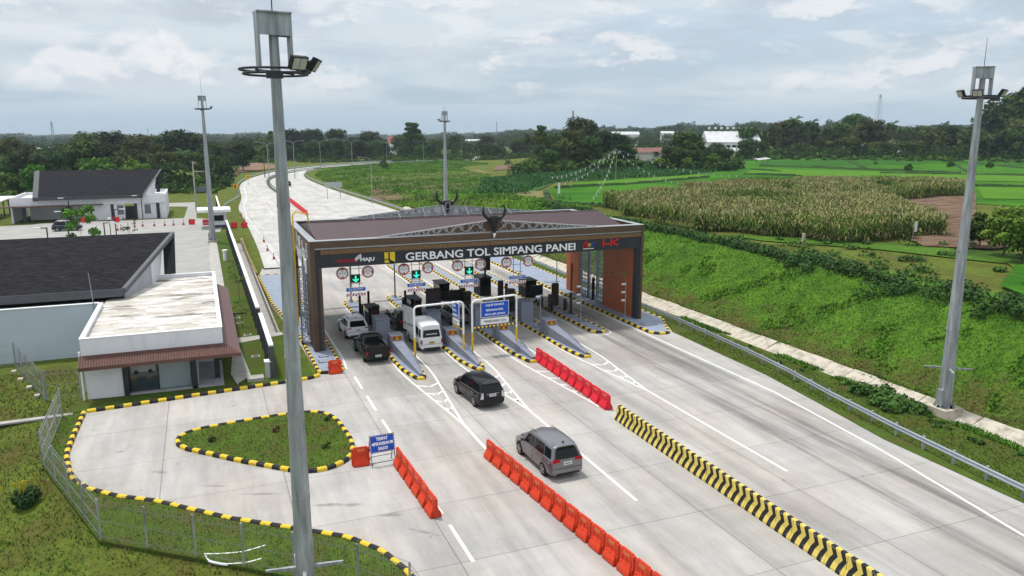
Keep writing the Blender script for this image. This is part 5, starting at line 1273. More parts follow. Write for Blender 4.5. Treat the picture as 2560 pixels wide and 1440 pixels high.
# ================================================================== VEHICLES
def paint(name, c, rough=.28, metal=.3, var=.05, coat=.35, spec=None): return mat(name, c, rough, metal, var, 1.0, coat=coat, spec=spec)
M['trim'] = mat('black_trim', (.02, .02, .02), .6)
def car(name, label, cat, st, W, pm, wheels, glassm=None, lamps='wide', plate='plate', rails=False, ribs=0, mirror=None, hood_glass=None, side=(), rear=None, windscreen=None, loc=(0, 0, 0), rz=0, tailz=.95, antenna=False, group=None, wheel_r=.34, spoiler=False, handle=True, sticker=None, bumper_k=0, platez=None, lamp_box=None, chrome=None):
    """st: stations rear->front: (yl, yb, yr, zl, zb, zr, wl, wb, wr)  (low, belt, roof) in metres, y grows to the front"""
    t = thing(name, label, cat, loc, rz, group)
    K = len(st)
    def ring(s):
        yl, yb, yr, zl, zb, zr, wl, wb, wr = s
        zm = zl+(zb-zl)*.55
        return [(wl*.86, yl, zl), (wl, yl, zl+.10), ((wl+wb)/2+.015, (yl+yb)/2, zm), (wb, yb, zb-.03), (wb-.02, yb, zb), (wr+.012, yr, zr-.09), (wr-.03, yr, zr-.03) if zr > zb+.2 else (wr-.04, yr, zr-.02), (wr-.13, yr, zr+.005), (wr*.5, yr, zr+.035 if zr > zb+.2 else zr+.03), (0, yr, zr+.05 if zr > zb+.2 else zr+.04)]
    R0 = [ring(s) for s in st]; n = len(R0[0])
    full = [r+[(-x, y, z) for x, y, z in r[-2::-1]] for r in R0]; m = len(full[0])
    b = MB(); vs = [p for r in full for p in r]
    fs = []
    for i in range(K-1):
        for j in range(m-1): fs.append((i*m+j, i*m+j+1, (i+1)*m+j+1, (i+1)*m+j))
        fs.append((i*m+m-1, i*m, (i+1)*m, (i+1)*m+m-1))
    fs = [f[::-1] for f in fs]
    for j in range(n-1):
        a_, b_, c_, d_ = j, j+1, m-2-j, m-1-j
        if b_ == c_: fs.append((a_, b_, d_)); fs.append(((K-1)*m+d_, (K-1)*m+b_, (K-1)*m+a_))
        else: fs.append((a_, b_, c_, d_)); fs.append(((K-1)*m+d_, (K-1)*m+c_, (K-1)*m+b_, (K-1)*m+a_))
    b.raw(vs, fs, 0)
    body = b.build('body', pm, t, world=False, smooth=38)
    g = glassm or M['glass']
    def S(s, u, sgn):      # side surface point at fractional station s, u 0..1 from belt to roof edge
        i = min(int(s), K-2); f = s-i
        a = Vector(R0[i][4]).lerp(Vector(R0[i+1][4]), f); c = Vector(R0[i][5]).lerp(Vector(R0[i+1][5]), f)
        p = a.lerp(c, u); p.x += .012; p.x *= sgn; return p
    for (sa, sb, u0, u1) in side:
        for sgn in (-1, 1):
            ss = [sa]+[k for k in range(int(sa)+1, int(math.ceil(sb)))]+[sb]
            mb = MB()
            for a, c in zip(ss[:-1], ss[1:]):
                h0a, h0c = u0, u0
                P = [S(a, u0, sgn), S(c, u0, sgn), S(c, u1, sgn), S(a, u1, sgn)]
                mb.poly(P if sgn > 0 else P[::-1])
            mb.build('side_window', g, t, world=False)
    def cap(i, z0, z1, inset, out, name, mm, wf=1.0, par=t):
        """patch on the end face of station i between heights z0..z1"""
        r = [Vector(p) for p in R0[i]]
        def at(z):
            for a, c in zip(r[:-1], r[1:]):
                if a.z <= z <= c.z+1e-6 and c.z > a.z: return a.lerp(c, (z-a.z)/(c.z-a.z))
            return r[6]
        mb = MB(); zs = np.linspace(z0, z1, 5); s = -1 if i == 0 else 1
        L = [at(z) for z in zs]
        for a, c in zip(L[:-1], L[1:]):
            xa, xc = (a.x-inset)*wf, (c.x-inset)*wf
            P = [(-xa, a.y+s*out, a.z), (xa, a.y+s*out, a.z), (xc, c.y+s*out, c.z), (-xc, c.y+s*out, c.z)]
            mb.poly(P if s < 0 else P[::-1])
        return mb.build(name, mm, par, world=False)
    if rear: cap(0, rear[0], rear[1], rear[2], .012, 'rear_window', g)
    if windscreen:
        a, c = windscreen; A, C = R0[a], R0[c]; mb = MB()
        P = [Vector((-A[6][0]+.02, A[6][1], A[6][2])), Vector((A[6][0]-.02, A[6][1], A[6][2])), Vector((C[6][0]-.02, C[6][1], C[6][2])), Vector((-C[6][0]+.02, C[6][1], C[6][2]))]
        mid0, mid1 = Vector((0, A[-1][1], A[-1][2])), Vector((0, C[-1][1], C[-1][2])); e = Vector((0, .02, .015))
        P = [p+e for p in P]; mid0 += e; mid1 += e
        mb.poly([P[0], mid0, mid1, P[3]][::-1]); mb.poly([mid0, P[1], P[2], mid1][::-1]); mb.build('windscreen', g, t, world=False)
    # wheels
    for (wy, sgn) in [(w, s) for w in wheels for s in (-1, 1)]:
        x = sgn*(W/2-.01); q = (sgn, 0, 0)
        a = MB(); a.disc((x-sgn*.02, wy, wheel_r+.015), wheel_r+.065, q, .06, 24); a.build('wheel_arch', M['trim'], t, world=False)
        w = MB(); w.disc((x-sgn*.06, wy, wheel_r), wheel_r, q, .20, 24); wo = w.build('wheel', M['rubber'], t, world=False, smooth=50)
        r = MB(); r.disc((x+sgn*.045, wy, wheel_r), wheel_r*.22, q, .02, 12)
        for k in range(5):
            an = 2*math.pi*k/5+.3; c0, s0 = math.cos(an), math.sin(an); rad = wheel_r*.66; hw = .038
            P = [(x+sgn*.052, wy+c0*.03-s0*hw, wheel_r+s0*.03+c0*hw), (x+sgn*.052, wy+c0*rad-s0*hw*1.3, wheel_r+s0*rad+c0*hw*1.3), (x+sgn*.052, wy+c0*rad+s0*hw*1.3, wheel_r+s0*rad-c0*hw*1.3), (x+sgn*.052, wy+c0*.03+s0*hw, wheel_r+s0*.03-c0*hw)]
            r.poly(P if sgn > 0 else P[::-1])
        for k in range(20):
            a0, a1 = 2*math.pi*k/20, 2*math.pi*(k+1)/20; r0, r1 = wheel_r*.62, wheel_r*.70
            P = [(x+sgn*.0515, wy+math.cos(u)*rr, wheel_r+math.sin(u)*rr) for u, rr in ((a0, r0), (a0, r1), (a1, r1), (a1, r0))]; r.poly(P if sgn > 0 else P[::-1])
        r.build('rim', M['alloy'], wo, world=False)
    y0 = min(st[0][0], st[0][1])
    # tail lamps, plate, bumper line
    lw, lz0, lz1, ly = lamp_box or (.36, tailz-.08, tailz+.08, None)
    def yat(z):
        r = R0[0]
        for a, c in zip(r[:-1], r[1:]):
            if a[2] <= z <= c[2] and c[2] > a[2]: return a[1]+(c[1]-a[1])*(z-a[2])/(c[2]-a[2]), a[0]+(c[0]-a[0])*(z-a[2])/(c[2]-a[2])
        return r[3][1], r[3][0]
    for sgn in (-1, 1):
        (ya, xa), (yc, xc) = yat(lz0), yat(lz1); o = .022
        P = [(sgn*xa, ya-o, lz0), (sgn*(xa-lw), ya-o, lz0+(.03 if lw > .25 else 0)), (sgn*(xc-lw*.8), yc-o, lz1), (sgn*xc, yc-o, lz1)]
        Q = [(sgn*(xa+.02), ya-o, lz0), (sgn*(xc+.02), yc-o, lz1), (sgn*(xc+.022), yc+.22, lz1), (sgn*(xa+.022), ya+.18, lz0)]
        mb = MB(); mb.poly(P if sgn < 0 else P[::-1]); mb.poly(Q if sgn < 0 else Q[::-1]); mb.build('tail_lamp', M['tail'] if lamps != 'clear' else M['clear'], t, world=False)
    pz = platez or tailz-.12; (yp, _) = yat(pz)
    mb = MB(); mb.box(-.23, .23, yp-.035, yp-.015, pz-.08, pz+.08); po = mb.build('number_plate', M[plate], t, world=False)
    mb = MB(); 
    for i in range(6): mb.box(-.17+i*.06, -.135+i*.06, yp-.040, yp-.036, pz-.035, pz+.04)
    mb.build('plate_marks', M['black'], po, world=False)
    if chrome: (yp2, _) = yat(chrome); MB().box(-.42, .42, yp2-.03, yp2-.01, chrome-.02, chrome+.02).build('chrome_strip', M['alloy'], t, world=False)
    # bumper seam and lower black
    zl = st[0][3]; MB().box(-st[0][6]*.8, st[0][6]*.8, y0-.012, y0+.05, zl-.0, zl+.09).build('lower_bumper', M['trim'], t, world=False)
    (yb1, xb1) = yat(zl+.34); MB().box(-xb1*.93, xb1*.93, yb1-.02, yb1+.01, zl+.33, zl+.345).build('bumper_seam', M['trim'], t, world=False)
    # door seams and handles along the body side
    if side:
        for sgn in (-1, 1):
            mb = MB(); hb = MB()
            for s in sorted(set([x for q in side for x in q[:2]])):
                i = min(int(s), K-2); f = s-i; a = Vector(R0[i][1]).lerp(Vector(R0[i+1][1]), f); c = Vector(R0[i][2]).lerp(Vector(R0[i+1][2]), f); d = Vector(R0[i][3]).lerp(Vector(R0[i+1][3]), f)
                for p, q in ((a, c), (c, d)):
                    P = [Vector((p.x+.006, p.y-.008, p.z+.05)), Vector((p.x+.006, p.y+.008, p.z+.05)), Vector((q.x+.006, q.y+.008, q.z)), Vector((q.x+.006, q.y-.008, q.z))]
                    P = [Vector((v.x*sgn, v.y, v.z)) for v in P]; mb.poly(P if sgn > 0 else P[::-1])
            for s in (side[0][0]+.12, side[min(1, len(side)-1)][0]+.12):
                i = min(int(s), K-2); f = s-i; d = Vector(R0[i][3]).lerp(Vector(R0[i+1][3]), f); x = sgn*(d.x+.012)
                hb.box(min(x, x+sgn*.03), max(x, x+sgn*.03), d.y+.02, d.y+.2, d.z-.14, d.z-.11)
            mb.build('door_seam', M['trim'], t, world=False)
            if handle: hb.build('door_handle', M['alloy'], t, world=False)
            # belt moulding
            bm_ = MB(); sa, sb = side[0][0], side[-1][1]; ss = [sa]+[k for k in range(int(sa)+1, int(math.ceil(sb)))]+[sb]
            for a, c in zip(ss[:-1], ss[1:]):
                P = [S(a, -.0, sgn), S(c, -.0, sgn), S(c, .05, sgn), S(a, .05, sgn)]; e = Vector((sgn*.004, 0, 0)); P = [p+e for p in P]; bm_.poly(P if sgn > 0 else P[::-1])
            bm_.build('belt_moulding', M['alloy'] if handle else M['trim'], t, world=False)
    if mirror is not None:
        i = min(int(mirror), K-2); f = mirror-i; d = Vector(R0[i][4]).lerp(Vector(R0[i+1][4]), f)
        for sgn in (-1, 1):
            x = sgn*(d.x+.14); MB().box(x-.11, x+.11, d.y-.06, d.y+.07, d.z+.02, d.z+.19).build('wing_mirror', pm, t, world=False)
    # roof details
    ridx = [i for i in range(K) if st[i][5] > st[i][4]+.35]
    if ridx:
        a, c = st[ridx[0]], st[ridx[-1]]
        def roofz(y):
            ys = [st[i][2] for i in ridx]; return np.interp(y, ys, [st[i][5]+.045 for i in ridx])
        if ribs:
            mb = MB(); w = c[8]-.22
            for k in range(ribs):
                x = -w+2*w*k/(ribs-1); ya, yb = a[2]+.25, c[2]-.15
                mb.raw([(x-.03, ya, roofz(ya)-.03*abs(x)), (x+.03, ya, roofz(ya)-.03*abs(x)), (x+.03, yb, roofz(yb)-.03*abs(x)), (x-.03, yb, roofz(yb)-.03*abs(x)), (x-.015, ya+.05, roofz(ya)+.018-.03*abs(x)), (x+.015, ya+.05, roofz(ya)+.018-.03*abs(x)), (x+.015, yb-.05, roofz(yb)+.018-.03*abs(x)), (x-.015, yb-.05, roofz(yb)+.018-.03*abs(x))], [(4, 5, 6, 7), (0, 1, 5, 4), (1, 2, 6, 5), (2, 3, 7, 6), (3, 0, 4, 7)])
            mb.build('roof_rib', pm, t, world=False)
            mb = MB()
            for sgn in (-1, 1):
                x = sgn*(c[8]-.10); mb.box(x-.012, x+.012, a[2]+.15, c[2], roofz(a[2]+.15)-.04, roofz(a[2]+.15)-.02)
            mb.build('roof_seam', M['trim'], t, world=False)
        if rails:
            for sgn in (-1, 1):
                x = sgn*(c[8]-.07); ya, yb = a[2]+.25, c[2]-.1
                MB().tube([(x, ya, roofz(ya)-.02), (x, ya+.12, roofz(ya)+.05), (x, yb-.12, roofz(yb)+.05), (x, yb, roofz(yb)-.02)], .022, 6).build('roof_rail', M['trim'] if rails == 'black' else M['alloy'], t, world=False)
        if antenna: MB().prism([(-.03, a[2]+.22), (.03, a[2]+.22), (.012, a[2]+.42), (-.012, a[2]+.42)], [roofz(a[2]+.3)-.01]*4, [roofz(a[2]+.3)+.10, roofz(a[2]+.3)+.10, roofz(a[2]+.3)+.01, roofz(a[2]+.3)+.01]).build('antenna_fin', M['trim'], t, world=False)
        if spoiler: MB().prism([(-a[8]+.05, a[2]-.16), (a[8]-.05, a[2]-.16), (a[8]-.04, a[2]+.10), (-a[8]+.04, a[2]+.10)], [a[5]-.02]*4, [a[5]+.02, a[5]+.02, a[5]+.05, a[5]+.05]).build('rear_spoiler', pm, t, world=False)
    return t
# station tables ------------------------------------------------------
def mpv(H=1.70, W=.915, L=4.72):
    return [(0.02, .05, .30, .30, 1.04, H-.05, W-.11, W-.10, W-.29),
            (0.20, .24, .55, .24, 1.06, H, W-.01, W-.02, W-0.25),
            (0.95, .95, 1.10, .22, 1.05, H+.02, W, W, W-0.22),
            (1.85, 1.85, 1.85, .22, 1.02, H+.02, W, W, W-0.21),
            (2.75, 2.75, 2.60, .22, .99, H-.01, W, W, W-0.22),
            (3.35, 3.30, 2.98, .22, .97, H-.10, W, W, W-0.24),
            (3.85, 3.80, 3.72, .23, .96, 1.06, W-.01, W-.03, W-.22),
            (4.35, 4.30, 4.25, .26, .88, .95, W-.04, W-.08, W-.28),
            (4.68, 4.62, 4.58, .32, .72, .78, W-.15, W-.20, W-.40), (L, L-.03, L-.05, .38, .55, .60, W-.3, W-.35, W-.5)]
grey = paint('silver_grey_paint', (.20, .20, .215), .3, .55)
car('people_carrier', 'silver-grey people carrier leaving the plaza, with a pale ribbed roof and red tail lamps', 'car', mpv(), 1.83, grey, (.98, 3.78), side=((.75, 1.9, .12, .86), (2.0, 3.3, .06, .9), (3.4, 4.95, .04, .88)), rear=(1.10, 1.64, .10), windscreen=(6, 5), loc=(15.83, 32.0, 0), rz=R(2.0), tailz=.98, ribs=5, mirror=4.9, antenna=True, lamp_box=(.42, .95, 1.12, None), platez=.88)
blkp = paint('black_car_paint', (.005, .005, .006), .22, 0, coat=.12, spec=.3)
car('people_carrier', 'black people carrier just past the toll islands', 'car', mpv(1.67, .89, 4.56), 1.78, blkp, (.95, 3.7), side=((.75, 1.9, .12, .86), (2.0, 3.3, .06, .9), (3.4, 4.95, .04, .88)), rear=(1.06, 1.60, .12), windscreen=(6, 5), loc=(15.85, 42.65, 0), rz=R(5), tailz=1.0, ribs=6, mirror=4.9, lamps='clear', lamp_box=(.17, .72, 1.10, None), platez=.90, chrome=1.0, spoiler=True)
def suv(H=1.66, W=.93, L=4.6):
    return [(0.02, .12, .55, .34, 1.02, H-.07, W-.11, W-.12, W-.28),
            (0.20, .26, .74, .28, 1.06, H-.01, W-.01, W-.02, W-.23),
            (0.95, .95, 1.25, .25, 1.02, H+.02, W, W, W-.20),
            (1.85, 1.85, 1.9, .25, .99, H+.02, W, W, W-.19),
            (2.6, 2.6, 2.45, .25, .96, H-.02, W, W, W-.2),
            (3.15, 3.10, 2.8, .25, .95, H-.14, W, W, W-.22),
            (3.60, 3.55, 3.50, .26, .96, 1.04, W-.01, W-.04, W-.22),
            (4.2, 4.15, 4.10, .29, .92, .99, W-.05, W-.09, W-.27),
            (4.52, 4.48, 4.44, .34, .76, .82, W-.14, W-.18, W-.38), (L, L-.02, L-.04, .42, .60, .64, W-.26, W-.3, W-.46)]
whp = paint('white_car_paint', (.76, .77, .79), .3, 0)
car('estate_car', 'white crossover car waiting in the leftmost lane under the gate', 'car', suv(), 1.86, whp, (.92, 3.62), side=((.8, 1.7, .2, .84), (1.8, 3.1, .06, .88), (3.2, 4.9, .04, .86)), rear=(1.08, 1.50, .10), windscreen=(6, 5), loc=(11.2, 61.9, 0), rz=R(1), tailz=1.0, rails='black', mirror=4.8, antenna=True, lamp_box=(.30, .92, 1.02, None), platez=.82, wheel_r=.35)
car('estate_car', 'dark car waiting ahead of the white van, half hidden', 'car', suv(1.64, .90, 4.4), 1.8, paint('dark_car_paint', (.018, .018, .022), .28, .2), (.9, 3.5), side=((.8, 1.7, .2, .84), (1.8, 3.1, .06, .88), (3.2, 4.9, .04, .86)), rear=(1.08, 1.48, .10), windscreen=(6, 5), loc=(15.75, 62.9, 0), rz=0, mirror=4.8)
car('people_carrier', 'silver car in the third lane with a dark rear window, between the pipe portals', 'car', mpv(1.67, .88, 4.5), 1.76, paint('silver_car_paint', (.30, .31, .33), .3, .5), (.95, 3.65), side=((.75, 1.9, .12, .86), (2.0, 3.3, .06, .9), (3.4, 4.95, .04, .88)), rear=(1.06, 1.60, .10), windscreen=(6, 5), loc=(20.55, 63.0, 0), rz=0, mirror=4.9, spoiler=True, platez=.8, rails=True)
# van
def van():
    W = .87; H = 2.2
    return [(0.0, .02, .22, .32, 1.10, H-.12, W-.03, W-.02, W-.16), (0.15, .15, .42, .26, 1.10, H-.02, W, W, W-.12), (1.2, 1.2, 1.2, .26, 1.10, H+.03, W, W, W-.09), (2.4, 2.4, 2.4, .26, 1.10, H+.03, W, W, W-.09),
            (3.3, 3.3, 3.2, .26, 1.10, H-.02, W, W, W-.10), (3.9, 3.9, 3.55, .26, 1.08, H-.14, W, W, W-.13), (4.45, 4.45, 4.35, .27, 1.05, 1.15, W-.01, W-.03, W-.2), (4.75, 4.72, 4.68, .30, .85, .92, W-.06, W-.1, W-.3), (4.84, 4.8, 4.78, .36, .6, .66, W-.2, W-.25, W-.4)]
tv = car('minibus', 'white high-roof passenger van with a yellow number plate at the second island', 'van', van(), 1.74, whp, (1.05, 3.75), side=((.7, 1.45, .12, .72), (1.55, 2.5, .12, .72), (2.6, 3.9, .12, .72), (4.05, 5.0, .06, .7)), rear=(1.22, 1.78, .12), windscreen=(6, 5), loc=(15.8, 56.1, 0), rz=0, lamps='wide', lamp_box=(.12, .72, 1.05, None), plate='plate_y', platez=.80, mirror=4.9, wheel_r=.33, handle=False)
mb = MB(); text_mb(mb, 'Hitam Support', (-.42, .09, 1.46), (1, 0, 0), (0, .25, 1), .10, .84, .008)
for i in range(0): pass
mb = MB()
for k, (q, ww) in enumerate(((-.42, .1), (-.29, .07), (-.19, .12), (-.02, .08), (.09, .11), (.23, .07), (.33, .1))): mb.box(q, q+ww, .075, .085, 1.42, 1.50-.02*(k % 2))
mb.build('window_sticker', M['white'], tv, world=False)
# pickup
def pickup():
    W = .90
    return [(0.0, .0, .02, .42, 1.02, 1.04, W-.04, W-.02, W-.10), (0.1, .1, .1, .36, 1.04, 1.06, W, W, W-.08), (1.0, 1.0, 1.0, .36, 1.05, 1.07, W, W, W-.08), (1.68, 1.68, 1.70, .36, 1.06, 1.08, W, W, W-.08),
            (1.72, 1.74, 1.98, .34, 1.10, 1.70, W, W-.01, W-.20), (2.3, 2.3, 2.35, .33, 1.08, 1.78, W, W, W-.17), (3.0, 3.0, 2.85, .33, 1.06, 1.74, W, W, W-.18), (3.4, 3.4, 3.1, .33, 1.05, 1.64, W, W, W-.2), (3.9, 3.9, 3.8, .34, 1.06, 1.14, W-.01, W-.03, W-.22), (4.7, 4.65, 4.6, .38, .98, 1.04, W-.06, W-.1, W-.3), (4.95, 4.92, 4.9, .45, .7, .76, W-.2, W-.22, W-.4)]
tp = car('pickup_truck', 'black pickup truck with an open ribbed bed and green wheel rims', 'pickup', pickup(), 1.80, blkp, (1.0, 4.05), side=((4.1, 5.2, .1, .86), (5.3, 7.0, .06, .86)), windscreen=(8, 7), loc=(11.3, 54.7, 0), rz=R(1.5), tailz=.9, lamp_box=(.12, .72, .98, None), platez=.62, mirror=6.6, wheel_r=.39)
mb = MB(); mb.box(-.72, .72, .10, 1.62, 1.085, 1.10, 0)
for i in range(13): mb.box(-.68+i*.11, -.63+i*.11, .12, 1.58, 1.10, 1.115, 1)
for s in (-1, 1): mb.box(s*.76-.07, s*.76+.07, .04, 1.7, 1.06, 1.36, 1)
mb.box(-.72, .72, .0, .09, 1.0, 1.34, 1); mb.box(-.7, .7, 1.64, 1.72, 1.08, 1.40, 1)
mb.build('load_bed', [mat('bed_liner', (.035, .035, .037), .5), blkp], tp, world=False)
MB().box(-.55, .55, 1.80, 1.84, 1.25, 1.60).build('rear_window', M['glass'], tp, world=False)
for o in tp.children:
    if o.name.startswith('wheel') and not 'arch' in o.name:
        for r in o.children: r.data.materials[0] = mat('green_rim', (.01, .16, .06), .4)
# far cars
g = G(721, 466); car('estate_car', 'small dark car driving away on the far bend beside the median', 'car', suv(1.6, .9, 4.4), 1.8, blkp, (.9, 3.5), side=((.8, 3.1, .1, .86), (3.2, 4.9, .04, .86)), rear=(1.08, 1.46, .10), windscreen=(6, 5), loc=(g.x, g.y, 0), rz=R(4), lamps='wide')
g = G(130, 582); car('estate_car', 'dark blue car with roof rails parked behind the big dark roof', 'car', suv(1.72, .92, 4.6), 1.84, paint('navy_paint', (.015, .018, .03), .25, .3), (.9, 3.6), side=((.8, 1.7, .1, .86), (1.8, 3.1, .06, .88), (3.2, 4.9, .04, .86)), rear=(1.08, 1.5, .10), windscreen=(6, 5), loc=(g.x-.3, g.y+2.6, -.02), rz=R(-92), rails=True)
car('delivery_van', 'white van far away on the highway beside the palm', 'van', van(), 1.74, whp, (1.05, 3.75), side=((4.05, 5.0, .06, .7),), windscreen=(6, 5), loc=(147, 414.5, 0), rz=R(100))

# ================================================================== PEOPLE
def person(label, loc, rz, joints, radii, edges, shirt, trousers, split_z, group=None):
    me = bpy.data.meshes.new('person'); me.from_pydata(joints, edges, [])
    o = bpy.data.objects.new('person', me); COL.objects.link(o)
    sk = o.modifiers.new('s', 'SKIN'); sb = o.modifiers.new('d', 'SUBSURF'); sb.levels = 2; sb.render_levels = 2
    for i, r in enumerate(radii): me.skin_vertices[0].data[i].radius = (r if hasattr(r, '__len__') else (r, r))
    me.skin_vertices[0].data[0].use_root = True
    dg = bpy.context.evaluated_depsgraph_get(); m2 = bpy.data.meshes.new_from_object(o.evaluated_get(dg))
    bpy.data.objects.remove(o)
    for q in (M['skin'], shirt, trousers, M['black']): m2.materials.append(q)
    m2.name = 'person'
    for p in m2.polygons:
        c = p.center; p.use_smooth = True
        p.material_index = split_z(c)
    o = bpy.data.objects.new('person', m2); COL.objects.link(o); o.location = loc; o.rotation_euler = (0, 0, rz)
    return tag(o, label, 'person', group)
SJ = [(0, 0, .95), (0, 0, 1.15), (0, .0, 1.38), (0, 0, 1.5), (0, .01, 1.62), (0, .02, 1.70),
      (.19, 0, 1.40), (.27, .02, 1.14), (.22, .22, .98), (.17, .30, .95), (-.19, 0, 1.40), (-.27, .0, 1.13), (-.26, .08, .88), (-.25, .11, .80),
      (.10, 0, .90), (.12, .02, .50), (.13, 0, .08), (.14, .16, .05), (-.10, 0, .90), (-.12, -.02, .50), (-.13, -.04, .08), (-.14, .12, .05)]
SR = [(.17, .12), (.15, .11), (.17, .11), .055, (.085, .10), (.075, .09), .065, .05, .038, .03, .065, .05, .038, .03, .095, .065, .045, .04, .095, .065, .045, .04]
SE = [(0, 1), (1, 2), (2, 3), (3, 4), (4, 5), (2, 6), (6, 7), (7, 8), (8, 9), (2, 10), (10, 11), (11, 12), (12, 13), (0, 14), (14, 15), (15, 16), (16, 17), (0, 18), (18, 19), (19, 20), (20, 21)]
def hair(parent, c, r):
    mb = MB(); n = 10; vs = []; fs = []
    for i in range(5):
        a = math.pi/2*i/4
        for j in range(n): t = 2*math.pi*j/n; vs.append((c[0]+r*math.cos(a)*math.cos(t), c[1]-.01+r*1.12*math.cos(a)*math.sin(t), c[2]+r*math.sin(a)))
    for i in range(4):
        for j in range(n): fs.append((i*n+j, i*n+(j+1) % n, (i+1)*n+(j+1) % n, (i+1)*n+j))
    mb.raw(vs, fs); return mb.build('hair', M['black'], parent, world=False, smooth=60)
def hands(parent, pts):
    for (x, y, z) in pts:
        mb = MB()
        for k in range(4): mb.tube([(x-.03+k*.018, y, z), (x-.032+k*.019, y+.04, z-.035), (x-.03+k*.018, y+.045, z-.07+abs(k-1.4)*.008)], [.010, .009, .007], 5)
        mb.tube([(x-.035, y, z+.01), (x-.06, y+.03, z-.02)], [.011, .008], 5)
        mb.build('fingers', M['skin'], parent, world=False)
p = person('person in dark clothes standing by the toll machine beside the white car', (14.1, 63.9, SLZ), R(170), SJ, SR, SE, M['cloth'], M['cloth'], lambda c: 0 if c.z > 1.47 or (abs(c.x) > .2 and c.z < 1.0 and c.z > .75 and c.y > .05) else (3 if c.z < .1 else (1 if c.z > .95 else 2)))
hair(p, (0, .01, 1.64), .10); hands(p, [(.17, .31, .96), (-.25, .12, .81)])
TJ = [(0, 0, .50), (0, -.02, .72), (0, 0, .98), (0, .02, 1.10), (0, .05, 1.22), (0, .06, 1.30),
      (.18, .0, 1.0), (.25, .08, .78), (.18, .30, .66), (.15, .38, .62), (-.18, 0, 1.0), (-.25, .08, .78), (-.18, .30, .66), (-.15, .38, .62),
      (.10, .02, .50), (.13, .45, .50), (.14, .46, .10), (.15, .60, .05), (-.10, .02, .50), (-.13, .45, .50), (-.14, .46, .10), (-.15, .60, .05)]
gb = G(148, 548)
p = person('person in black sitting in the open porch of the far building', (gb.x, gb.y+1.2, .02), R(180), TJ, SR, SE, M['cloth'], M['cloth'], lambda c: 0 if c.z > 1.08 else (1 if c.z > .55 else 2))
hair(p, (0, .05, 1.23), .10); hands(p, [(.15, .38, .63), (-.15, .38, .63)])
t = thing('stool', 'dark stool under the sitting person in the far porch', 'stool', (gb.x, gb.y+1.15, .02))
MB().box(gb.x-.22, gb.x+.22, gb.y+1.0, gb.y+1.45, .36, .41).build('seat', M['black'], t)
for sx in (-.18, .18):
    for sy in (1.03, 1.42): MB().box(gb.x+sx-.02, gb.x+sx+.02, gb.y+sy-.02, gb.y+sy+.02, 0, .36).build('leg', M['black'], t)

# ================================================================== BUILDINGS
def shingle(name):
    m = bpy.data.materials.new(name); m.use_nodes = True; t = m.node_tree; b = t.nodes['Principled BSDF']; L = t.links.new
    b.inputs['Roughness'].default_value = .9; b.inputs['Specular IOR Level'].default_value = .12
    tc = N(t, 'ShaderNodeTexCoord'); br = N(t, 'ShaderNodeTexBrick', inp={'Scale': 1.0, 'Mortar Size': .012, 'Brick Width': .55, 'Row Height': .17, 'Mortar Smooth': .2})
    br.inputs['Color1'].default_value = (.008, .008, .010, 1); br.inputs['Color2'].default_value = (.022, .021, .026, 1); br.inputs['Mortar'].default_value = (.004, .004, .005, 1)
    L(tc.outputs['Object'], br.inputs['Vector'])
    n = N(t, 'ShaderNodeTexNoise', inp={'Scale': 1.6, 'Detail': 3}); mp = N(t, 'ShaderNodeMapping'); mp.inputs['Scale'].default_value = (1, 3.2, 3.2); L(tc.outputs['Object'], mp.inputs[0]); L(mp.outputs[0], n.inputs['Vector'])
    mr = N(t, 'ShaderNodeMapRange', inp={1: .35, 2: .65, 3: .68, 4: 1.4}); L(n.outputs['Fac'], mr.inputs[0]); vm = N(t, 'ShaderNodeVectorMath', operation='SCALE'); L(br.outputs['Color'], vm.inputs[0]); L(mr.outputs[0], vm.inputs['Scale']); L(vm.outputs[0], b.inputs['Base Color'])
    bp = N(t, 'ShaderNodeBump', inp={'Strength': .6, 'Distance': .02}); L(br.outputs['Fac'], bp.inputs['Height']); bp.invert = True; L(bp.outputs[0], b.inputs['Normal'])
    return m
M['shingle'] = shingle('dark_roof_shingles')
M['stainroof'] = mat('stained_roof_slab', (.50, .47, .42), .85, 0, .3, .30, col2=(.24, .215, .18), stretch=(.55, 1.5, 1), thr=(.48, .80), bump=.004)
